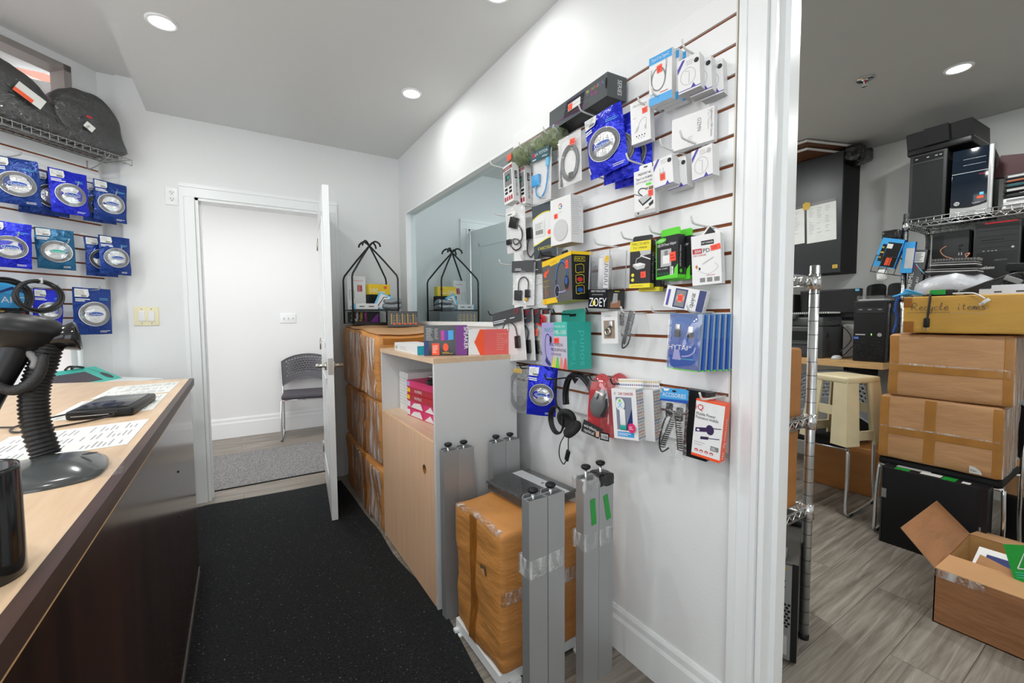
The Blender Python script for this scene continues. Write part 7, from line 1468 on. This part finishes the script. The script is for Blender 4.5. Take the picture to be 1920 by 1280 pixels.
b.build('fins', t); b = B(); b.tube(smooth([(-0.0, 0.08, -0.05), (-0.04, 0.10, -0.04), (-0.055, 0.13, -0.03), (-0.035, 0.15, -0.03)]), 0.0022, mat('copper_wire', 'c98a6a', 0.4), 5); b.tube(smooth([(0.05, 0.08, -0.03), (0.045, 0.10, -0.02), (0.06, 0.105, -0.02), (0.05, 0.085, -0.01)]), 0.0022, MATS['copper_wire'], 5); b.tube(smooth([(-0.10, 0.0, -0.01), (-0.13, 0.04, 0.0), (-0.14, 0.06, 0.0)]), 0.002, SKY, 5); b.build('loose_wires', t)
t = thing('mains_lead', 'black mains lead with its plug hanging down the front of the recycle box', 'lead', T(3.02, 0.72, ZR))
b = B(); b.tube(smooth([(0.10, 0.05, 0.006), (0.04, 0.01, 0.008), (0.0, 0.0, 0.006), (-0.006, 0.0, -0.03), (-0.006, 0.004, -0.09), (-0.006, 0.006, -0.115)]), 0.005, CABLE, 8); b.build('cord', t)
b = B(); b.at(T(-0.008, 0.008, -0.14)); b.gbox((-0.008, -0.012, -0.022), (0.008, 0.012, 0.028), BLACK, 0.006, 3); b.box((-0.003, -0.008, -0.036), (0.003, -0.005, -0.02), CHROME).box((-0.003, 0.005, -0.036), (0.003, 0.008, -0.02), CHROME); b.build('plug', t)
t = thing('usb_cable', 'white usb cable drooping over the edge of the recycle box', 'cable', T(3.02, 0.58, ZR))
b = B(); b.tube(smooth([(0.08, 0.10, 0.006), (0.05, 0.03, 0.008), (0.02, 0.06, 0.010), (0.0, -0.01, 0.008), (-0.008, -0.035, -0.004), (-0.010, -0.055, -0.02)]), 0.0035, CABLEW, 7); b.build('cord', t); b = B(); b.at(T(-0.011, -0.063, -0.03)@Matrix.Rotation(0.9, 4, 'X')); b.gbox((-0.005, -0.008, -0.018), (0.005, 0.008, 0.01), CABLEW, 0.003, 1); b.box((-0.003, -0.006, -0.032), (0.003, 0.006, -0.017), CHROME); b.build('usb_plug', t)
b = B(); b.gbox((3.05, 0.64, ZR), (3.13, 0.73, ZR+0.032), BLACK, 0.006, 2); o = b.build('power_adapter'); tag(o, 'black power adapter with a green tape label on the recycle box', 'power adapter')
B().at(FX(3.049, 0.70, ZR+0.02)).rect(-0.03, -0.012, 0.03, 0.012, GRTAPE, 0.0).build('green_label', o)
t = thing('power_brick', 'black power brick at the right end of the recycle box pile', 'power adapter', FX(3.24, 0.40, ZR+0.13, -4))
b = B(); b.gbox((-0.10, -0.02, -0.06), (0.10, 0.022, 0), BLACK, 0.008, 2); b.gbox((-0.09, -0.125, -0.055), (0.09, -0.02, -0.01), BLACKM, 0.008, 2); b.build('brick', t)
t = thing('cable_bundle', 'bundle of black cables with connectors on the recycle box', 'cables', T(3.14, 0.53, ZR))
b = B()
for k in range(4): b.tube(smooth([(-0.02, 0.12-0.01*k, 0.008+0.006*k), (-0.03, 0.06, 0.012+0.008*k), (-0.02, -0.01, 0.04+0.01*k), (0.0, -0.06-0.012*k, 0.07+0.010*k), (0.02, -0.10, 0.10-0.016*k)]), 0.006, CABLE, 7)
b.build('cables', t)
b = B(); b.at(T(-0.02, -0.075, 0.068)@Matrix.Rotation(0.5, 4, 'X')); b.gbox((-0.012, -0.03, -0.012), (0.012, 0.03, 0.012), GREY, 0.004, 2); b.at(T(-0.025, -0.11, 0.032)); b.gbox((-0.01, -0.035, -0.012), (0.01, 0.02, 0.012), BLACK, 0.004, 2); b.tube([(0, 0.02, 0), (0, 0.10, 0)], 0.005, CABLE, 7); b.build('connectors', t)
t = thing('silver_tray', 'silver metal tray at the right of the recycle box pile', 'tray', T(3.15, 0.36, ZR))
b = B(); b.box((-0.06, -0.20, 0), (0.10, 0.20, 0.028), mat('silver_paint', (0.6, 0.62, 0.66), 0.3, 0.4)); b.box((-0.055, -0.195, 0.028), (0.095, 0.16, 0.045), MATS['silver_paint']); b.build('tray_body', t)
for i in range(4): b = B(); b.at(FX(-0.0605, 0, 0)); b.rect(-0.15+0.07*i, 0.008, -0.125+0.07*i, 0.016, INK, 0.0); b.build('tray_slot', t)
t = thing('ribbon_cables', 'blue ribbon cables bunched beside the rack post on the recycle box', 'cables', T(3.20, 0.85, ZR))
b = B(); b.df = crumple(95, 0.006, 25)
for k in range(6): b.tube(smooth([(-0.08+0.02*k, 0.05-0.01*k, 0.01), (-0.06, 0.0, 0.02+0.004*k), (-0.02, -0.07, 0.014), (0.0, -0.12, 0.006)]), 0.005, CYAN, 6)
b.tube(smooth([(-0.06, 0.03, 0.01), (-0.05, 0.045, -0.05), (-0.04, 0.04, -0.14), (-0.05, 0.05, -0.2)]), 0.007, BLUE, 6); b.build('ribbon', t)
# ------------------------------------------------------------------ rack with computers
R2 = wire_rack('wire_rack', 'chrome wire rack loaded with old computers beside the end wall', 3.765, 4.225, -0.22, 1.033, (0.60, 1.385, 1.853), 1.915, 0.0145)
b = B(); z0 = 1.875
b.tube([(3.762-3.995, -0.22-0.4065, z0), (3.762-3.995, 1.03-0.4065, z0)], 0.003, CHROME, 6).tube([(3.762-3.995, -0.22-0.4065, z0-0.034), (3.762-3.995, 1.03-0.4065, z0-0.034)], 0.003, CHROME, 6)
for i in range(34): y = -0.60+1.2*i/33; b.tube([(3.762-3.995, y, z0), (3.762-3.995, y, z0-0.034)], 0.0022, CHROME, 5)
b.build('front_ledge', R2)
t = FXT('computer_tower', 'tall black tower with a mesh front on the top shelf of the computer rack', 'computer', 3.79, 0.945, 2.076, 0, 2)
B().gbox((-0.088, -0.215, -0.40), (0.088, 0.215, -0.02), BLACKG, 0.004, 1).build('case', t)
b = B(); b.gbox((-0.09, -0.217, -0.02), (0.09, 0.217, 0), DGREY, 0.006, 2); b.build('front_frame', t)
b = B(); b.rect(-0.072, -0.195, 0.074, 0.155, BLACK, 0.001)
vents(b, -0.069, -0.19, 0.072, 0.15, 0.0082, DGREY, 0.0016); b.build('mesh_front', t)
b = B(); b.box((-0.072, 0.168, 0), (0.074, 0.205, 0.0015), BLACK)
for x in (-0.055, 0.0, 0.04, 0.06): b.rect(x-0.006, 0.184, x+0.006, 0.189, LGREY, 0.002)
b.build('port_strip', t)
t = FXT('computer_tower', 'glossy blue black tower with a silver edge on the top shelf of the computer rack', 'computer', 3.79, 0.742, 2.058, 0, -5)
B().gbox((-0.083, -0.195, -0.38), (0.083, 0.19, -0.02), BLACKM, 0.004, 1).build('case', t)
b = B(); b.gbox((-0.088, -0.198, -0.02), (0.07, 0.198, 0), mat('midnight_gloss', (0.006, 0.012, 0.022), 0.08), 0.005, 2)
for y in (0.135, 0.10): b.stroke([(-0.04, y), (0.055, y)], 0.0016, LGREY, 0.001)
b.stroke([(-0.085, 0.055), (0.068, 0.055)], 0.003, LGREY, 0.001); b.ell(-0.06, -0.125, 0.013, 0.012, LGREY, 0.001); b.text('hp', -0.06, -0.130, 0.014, BLACK, z=0.0016, rot=0); b.rect(0.035, -0.09, 0.052, -0.074, SKY, 0.001); b.rect(0.025, -0.11, 0.052, -0.095, ORANGE, 0.001); b.text('hp pavilion p6', 0.03, -0.135, 0.008, LGREY, w=0.05); b.text('beats', 0.045, 0.032, 0.008, RED, w=0.03); b.build('gloss_front', t)
b = B(); SV = MATS['mouse_silver']; b.gbox((0.066, -0.198, -0.02), (0.088, 0.198, 0.004), SV, 0.005, 2); b.prism([(-0.088, -0.198), (0.07, -0.198), (0.07, -0.14), (0.04, -0.15), (0.0, -0.155), (-0.05, -0.15), (-0.088, -0.145)], 0.0, 0.005, SV); b.stroke([(p.x, p.y) for p in smooth([(-0.085, -0.143, 0), (-0.04, -0.150, 0), (0.01, -0.150, 0), (0.066, -0.132, 0)], 5)], 0.010, BLACK, 0.0056); b.build('silver_trim', t)
t = FXT('organiser_tray', 'black plastic drawer organiser on top of the mesh fronted tower', 'tray', 3.79, 0.90, 2.2955, 0, 3)
b = B(); b.gbox((-0.155, 0.0, -0.34), (0.155, 0.045, 0.0), BLACK, 0.012, 3); b.build('tray_base', t)
for k, (x0, x1, zz) in enumerate(((-0.155, -0.06, 0.0), (-0.06, 0.055, 0.025), (0.055, 0.155, 0.0))):
    b = B(); b.quad([(x0, 0.04, zz-0.01), (x1, 0.04, zz-0.01), (x1, 0.135, zz+0.02), (x0, 0.135, zz+0.02)], BLACKG); b.quad([(x1, 0.135, zz+0.02), (x1, 0.14, zz+0.014), (x0, 0.14, zz+0.014), (x0, 0.135, zz+0.02)], DGREY); b.quad([(x0, 0.04, zz-0.02), (x0, 0.14, zz+0.012), (x1, 0.14, zz+0.012), (x1, 0.04, zz-0.02)], BLACK)
    for x in (x0, x1): b.quad([(x, 0.04, zz-0.01), (x, 0.135, zz+0.02), (x, 0.135, -0.3), (x, 0.04, -0.32)], BLACK)
    b.build('drawer_bin', t)
# beside and below
g = FXT('maroon_folder', 'dark maroon folder sloping behind the glossy tower', 'folder', 3.96, 0.55, 2.13, -10)
carton(g, 0.24, 0.13, 0.05, mat('maroon_print', '4a1d20', 0.5), MATS['maroon_print'])
BRN2 = mat('dull_orange', 'a04f2a', 0.5)
LP = [('grey laptop lying topmost in the pile right of the glossy tower', LGREY, 0.03), ('orange trimmed slim laptop second in the pile', ORANGE, 0.022), ('teal edged slim laptop third in the pile', TEAL, 0.026), ('black laptop with a white stripe in the middle of the pile', BLACK, 0.03), ('black laptop with a pink tab low in the pile', BLACKG, 0.028), ('white slotted drive second lowest in the pile', CARTON, 0.032), ('white slotted drive lowest in the pile', CARTON, 0.035)]
zz = 1.859
for l, m, h in LP[::-1]:
    g = FXT('laptop', l, 'laptop', 3.81+0.008*rnd.random(), 0.45, zz, 0, 0, 0); b = B(); b.gbox((-0.165, 0.0, -0.25), (0.165, h-0.002, 0), m if m in (CARTON, BLACK, BLACKG) else DGREY, 0.006, 1); b.build('body', g)
    b = B(); b.box((-0.15, h*0.3, 0.0), (0.16, h*0.7, 0.0015), {LGREY: LGREY, ORANGE: BRN2, TEAL: TEALD, BLACK: LGREY, BLACKG: DGREY, CARTON: GREY}[m]); b.build('edge_trim', g); zz += h
g = FXT('computer_tower', 'charcoal mini tower with audio sockets behind the finned boards', 'computer', 3.82, 0.83, 1.585, 0, 0)
B().gbox((-0.085, -0.19, -0.36), (0.085, 0.19, 0), DGREY, 0.005, 1).build('case', g); b = B(); vents(b, -0.078, -0.18, -0.03, 0.17, 0.009, BLACK, 0.001); b.build('vent_grille', g); b = B()
for x, y in ((0.045, 0.07), (0.045, 0.09), (0.055, 0.095)): b.ell(x, y, 0.006, 0.007, BLACK, 0.001, 12)
b.rect(0.04, 0.035, 0.044, 0.05, LGREY, 0.001).rect(0.052, 0.035, 0.056, 0.05, LGREY, 0.001); b.build('front_ports', g)
g = FXT('computer_tower', 'black workstation with a red top strip behind the cable pile', 'computer', 3.80, 0.628, 1.596, 0, -2)
B().gbox((-0.095, -0.202, -0.36), (0.095, 0.202, 0), mat('workstation_black', (0.02, 0.021, 0.022), 0.45), 0.005, 1).build('case', g)
b = B(); b.box((-0.08, 0.02, 0), (0.085, 0.185, 0.003), DGREY)
for y in (0.15, 0.115, 0.08, 0.05): b.stroke([(-0.076, y), (0.08, y)], 0.0018, BLACK, 0.0036)
b.stroke([(-0.06, 0.095), (0.03, 0.095)], 0.004, BLACKG, 0.0036); b.ell(0.065, 0.045, 0.006, 0.006, LGREY, 0.0036)
for x in (-0.05, -0.03, -0.015, 0.0): b.rect(x-0.004, 0.03, x+0.004, 0.033, LGREY, 0.0036)
b.build('drive_bays', g); B().box((-0.05, 0.190, -0.02), (0.08, 0.199, 0.003), RED).build('red_strip', g)
b = B(); vents(b, -0.082, -0.19, 0.086, 0.012, 0.0085, BLACK, 0.001); b.text('ThinkStation', -0.035, -0.075, 0.017, WHITE, w=0.065, z=0.002); b.text('LENOVO', 0.02, -0.03, 0.010, GREY, w=0.05, z=0.002); b.build('mesh_front', g)
g = FXT('computer_tower', 'black computer case with a green label at the right edge of the photo', 'computer', 3.81, 0.43, 1.585, 0, 0)
B().gbox((-0.085, -0.19, -0.36), (0.085, 0.19, 0), BLACK, 0.005, 1).build('case', g); B().rect(-0.07, 0.10, 0.0, 0.15, GRTAPE, 0.001).build('green_label', g); B().box((-0.08, -0.03, 0), (0.08, -0.02, 0.006), LGREY).build('silver_strip', g)
g = FXT('motherboard_box', 'dark grey carton lettered PRIME leaning by the rack post', 'box', 3.74, 0.965, 1.53, -6, 0)
def d(b): b.text('PRIME', -0.012, -0.12, 0.020, WHITE, 'L', rot=PI/2, w=0.115); b.text('EN-AU', 0.018, -0.11, 0.012, WHITE, 'L', rot=PI/2, w=0.075); b.rect(-0.028, 0.06, 0.028, 0.125, PAPER); b.lines(-0.024, 0.065, 0.024, 0.12, 6, INK, 0.35, 0.001); b.ell(0.0, 0.03, 0.008, 0.010, CRIMSON); b.ell(0.036, 0.0, 0.012, 0.018, BLACK)
carton(g, 0.075, 0.28, 0.05, mat('slate_box', (0.09, 0.095, 0.10), 0.45), BLACKM, d)
g = FXT('side_basket', 'wire side basket with blue packs hanging on the end post of the computer rack', 'basket', 3.70, 1.10, 1.64, -16, 0)
b = B(); 
for y in (-0.11, 0.0): b.tube([(-0.06, y, 0.02), (0.07, y, 0.02), (0.07, y, -0.12), (-0.06, y, -0.12)], 0.0025, IRON, 6, True)
for x in (-0.06, -0.02, 0.02, 0.07): b.tube([(x, 0.0, 0.02), (x, -0.11, 0.02), (x, -0.11, -0.12)], 0.002, IRON, 5)
b.build('wire_frame', g)
g = FXT('blue_pack', 'blue and black retail pack in the side basket of the computer rack', 'box', 3.70, 1.10, 1.665, -16, 0)
carton(g, 0.12, 0.19, 0.04, CYAN, BLUE, lambda b: b.rect(-0.02, -0.09, 0.056, 0.07, BLACK).rect(-0.045, -0.06, -0.022, 0.055, BLACKG).lines(-0.044, -0.05, -0.024, 0.05, 3, GOLD, 0.3, 0.001).rect(-0.02, 0.03, 0.01, 0.06, PAPER, 0.001).rect(0.0, -0.08, 0.03, -0.03, ORANGE, 0.001))
g = FXT('blue_pack', 'second blue retail pack hanging right of the end post of the computer rack', 'box', 3.72, 1.005, 1.625, -4, 0)
carton(g, 0.06, 0.20, 0.03, CYAN, BLUE, lambda b: b.rect(-0.012, -0.07, 0.03, 0.06, LGREY))
b = B(); b.df = crumple(97, 0.008, 22); b.gbox((3.72, 1.05, 1.755), (3.82, 1.15, 1.82), MATS['black_bag_plastic'], 0.02, 5); tag(b.build('black_roll'), 'black plastic roll on top of the side basket', 'roll')
b = B(); b.df = crumple(98, 0.006, 22); b.gbox((3.69, 1.105, 1.485), (3.74, 1.16, 1.56), CARTON, 0.014, 4); tag(b.build('white_adapter'), 'white plug adapter hanging below the blue packs', 'adapter')
# floor of the back room
g = FXT('computer_tower', 'large black computer case on the floor under the black chair', 'computer', 2.965, 0.672, 0.2125)
B().gbox((-0.193, -0.2085, -0.10), (0.193, 0.2085, 0), BLACKM, 0.004, 1).build('case', g)
b = B(); b.box((-0.20, -0.21, -0.102), (-0.193, 0.21, 0.001), DGREY); b.rect(-0.197, 0.04, -0.176, 0.09, GREY, 0.0016); b.build('rear_edge', g); b = B(); b.box((0.170, -0.21, -0.102), (0.2, 0.21, 0.002), BLACK).box((0.176, -0.19, 0.002), (0.182, 0.02, 0.005), GREY); b.build('front_edge', g)
b = B(); b.at(mframe((0, 0.2092, -0.05), (1, 0, 0), (0, 0, -1), (0, 1, 0))); b.rect(-0.15, -0.045, -0.09, 0.0, GRTAPE, 0.0).rect(-0.155, 0.005, -0.02, 0.045, LGREY, 0).rect(-0.05, -0.03, 0.03, 0.02, PAPER, 0.0004).rect(0.035, -0.045, 0.085, 0.02, GRTAPE, 0.0003).rect(0.105, -0.035, 0.135, 0.0, PAPER, 0.0003); b.build('top_labels', g)
g = thing('open_carton', 'open brown carton with a raised flap on the plank floor', 'cardboard box', T(2.61, 0.24, 0))
X0, X1, Y0, Y1, Hh = -0.255, 0.255, -0.27, 0.27, 0.222; th = 0.004
BRN = cardboard('cardboard_russet', '9a6a44')
b = B()
b.box((X0, Y0, 0), (X1, Y1, th), BRN)
for (a, c) in (((X0, Y0, 0), (X0+th, Y1, Hh)), ((X1-th, Y0, 0), (X1, Y1, Hh)), ((X0, Y0, 0), (X1, Y0+th, Hh)), ((X0, Y1-th, 0), (X1, Y1, Hh))): b.box(a, c, BRN)
b.build('carton_body', g)
b = B(); i = th+0.0006
b.quad([(X1-i, Y0+i, i), (X1-i, Y1-i, i), (X1-i, Y1-i, Hh-0.002), (X1-i, Y0+i, Hh-0.002)], CARDIN); b.quad([(X0+i, Y0+i, Hh-0.002), (X0+i, Y1-i, Hh-0.002), (X0+i, Y1-i, i), (X0+i, Y0+i, i)], CARDIN); b.quad([(X0+i, Y1-i, i), (X0+i, Y1-i, Hh-0.002), (X1-i, Y1-i, Hh-0.002), (X1-i, Y1-i, i)], CARDIN); b.build('inner_lining', g)
def flap(p, q, d, m0=CARDIN, m1=BRN):
    b = B(); p, q, d = Vector(p), Vector(q), Vector(d); n_ = (q-p).cross(d).normalized()*0.004
    V = [p, q, q+d-(q-p)*0.02, p+d+(q-p)*0.02]; V += [v+n_ for v in V]
    b.add(V, [(3, 2, 1, 0)], m0); b.add(V, [(4, 5, 6, 7)], m1); b.add(V, [(0, 1, 5, 4), (1, 2, 6, 5), (2, 3, 7, 6), (3, 0, 4, 7)], CARD2); return b.build('flap', g)
flap((X0, Y1, Hh), (X1, Y1, Hh), (0, 0.115, 0.118)); flap((X0, Y1, Hh), (X0, Y0, Hh), (0.150, 0, 0.012), CARD2, CARD2); flap((X1, Y0, Hh), (X1, Y1, Hh), (0.13, 0, -0.015), CARD2, CARD2)
f0 = lambda p: p
b = B(); b.gbox((X0-0.0012, Y1-0.14, Hh-0.03), (X0+0.01, Y1+0.002, Hh+0.002), WRAP, 0.001, 6); b.build('clear_tape', g)
g2 = FXT('small_carton', 'small brown carton lying inside the open carton', 'box', 2.50, 0.352, 0.235, -8, 14, -25)
carton(g2, 0.15, 0.055, 0.07, CARD2, CARD)
b = B(); b.at(T(2.62, 0.40, 0.20)@Matrix.Rotation(-0.3, 4, 'Y')); b.box((-0.10, -0.12, 0), (0.10, 0.05, 0.004), CARTON).box((-0.10, -0.12, 0.004), (0.06, 0.02, 0.006), NAVY); tag(b.build('printed_leaflets'), 'printed leaflets standing inside the open carton', 'leaflets')
g3 = FXT('green_packet', 'green printed packet sticking out of the open carton at the photo edge', 'packet', 2.50, 0.27, 0.31, 22, 10, -20)
carton(g3, 0.14, 0.13, 0.012, GRTAPE, DKGREEN, lambda b: b.stroke([(-0.05, -0.02), (-0.02, 0.035), (0.01, -0.02), (-0.05, -0.02)], 0.004, CARTON).stroke([(0.0, -0.01), (0.03, 0.04), (0.06, -0.01)], 0.004, CARTON).lines(-0.06, -0.055, 0.05, -0.03, 3, AQUA, 0.3))
g = FXT('brown_carton', 'small brown and red carton on the floor level behind the black chair', 'box', 3.52, 0.40, 0.34)
carton(g, 0.20, 0.14, 0.25, CARD2, CARDD, lambda b: b.rect(0.02, -0.07, 0.06, 0.07, mat('dark_red_band', '6e2a22', 0.5)))
g = FXT('equipment_case', 'black equipment case under the small brown and red carton', 'case', 3.5, 0.33, 0.135)
b = B(); b.gbox((-0.18, -0.133, -0.3), (0.18, 0.133, 0), BLACK, 0.015, 3); b.tube(smooth([(-0.08, -0.02, 0.004), (-0.04, 0.05, 0.02), (0.06, 0.05, 0.02), (0.10, -0.02, 0.004)]), 0.008, BLACKG, 8); b.build('case_body', g)
g = FXT('pale_panel', 'pale grey flat panel standing on the low shelf of the computer rack', 'panel', 3.80, 0.42, 0.775)
B().gbox((-0.16, -0.165, -0.03), (0.12, 0.165, 0), mat('pale_panel_grey', (0.36, 0.38, 0.40), 0.4), 0.006, 1).build('panel', g)
# ------------------------------------------------------------------ small pieces go under the part they sit on
NEST = {'price_sticker': ('carton', 'backing_card', 'clear_wrap', 'fabric'), 'packing_tape': ('carton',), 'clear_wrap': ('carton', 'fabric'), 'torn_patch': ('carton',), 'torn_label': ('carton',), 'handwriting': ('carton',), 'side_print': ('carton',),
 'paper_label': ('foil_bag', 'backing_card'), 'logo_badge': ('silver_window',), 'clear_window': ('silver_window',), 'disc_drive_bay': ('front_bezel',), 'power_button': ('front_bezel',), 'status_light': ('front_bezel',), 'processor_badge': ('front_bezel',), 'maker_badge': ('front_bezel',),
 'vent_grille': ('front_bezel', 'case'), 'port_strip': ('front_frame',), 'mesh_front': ('front_frame', 'case'), 'green_tape': ('profile',), 'barcode_label': ('card',), 'price_dot': ('card',), 'toggle': ('cover_plate',), 'rocker': ('cover_plate',), 'socket': ('cover_plate',),
 'blue_label': ('monitor_frame',), 'cable_plugs': ('card',), 'front_ports': ('case',), 'drive_bays': ('case',), 'red_strip': ('case',), 'disc_tray': ('drive_case',), 'lid_band': ('lid',), 'top_labels': ('case',), 'latch_plate': ('door_leaf',), 'door_handle': ('door_leaf',), 'pink_roundel': ('carton',), 'swing_tag': ('nylon_bag',), 'price_tag': ('nylon_bag',), 'red_dot': ('nylon_bag',), 'green_label': ('case',), 'headband_pad': ('headband',)}
for o in list(COL.objects):
    if o.parent and o.parent.parent is None:
        k = o.name.split('.')[0]
        for want in NEST.get(k, ()):
            sib = [c for c in o.parent.children if c.name.split('.')[0] == want and c is not o]
            if sib: o.parent = sib[0]; break
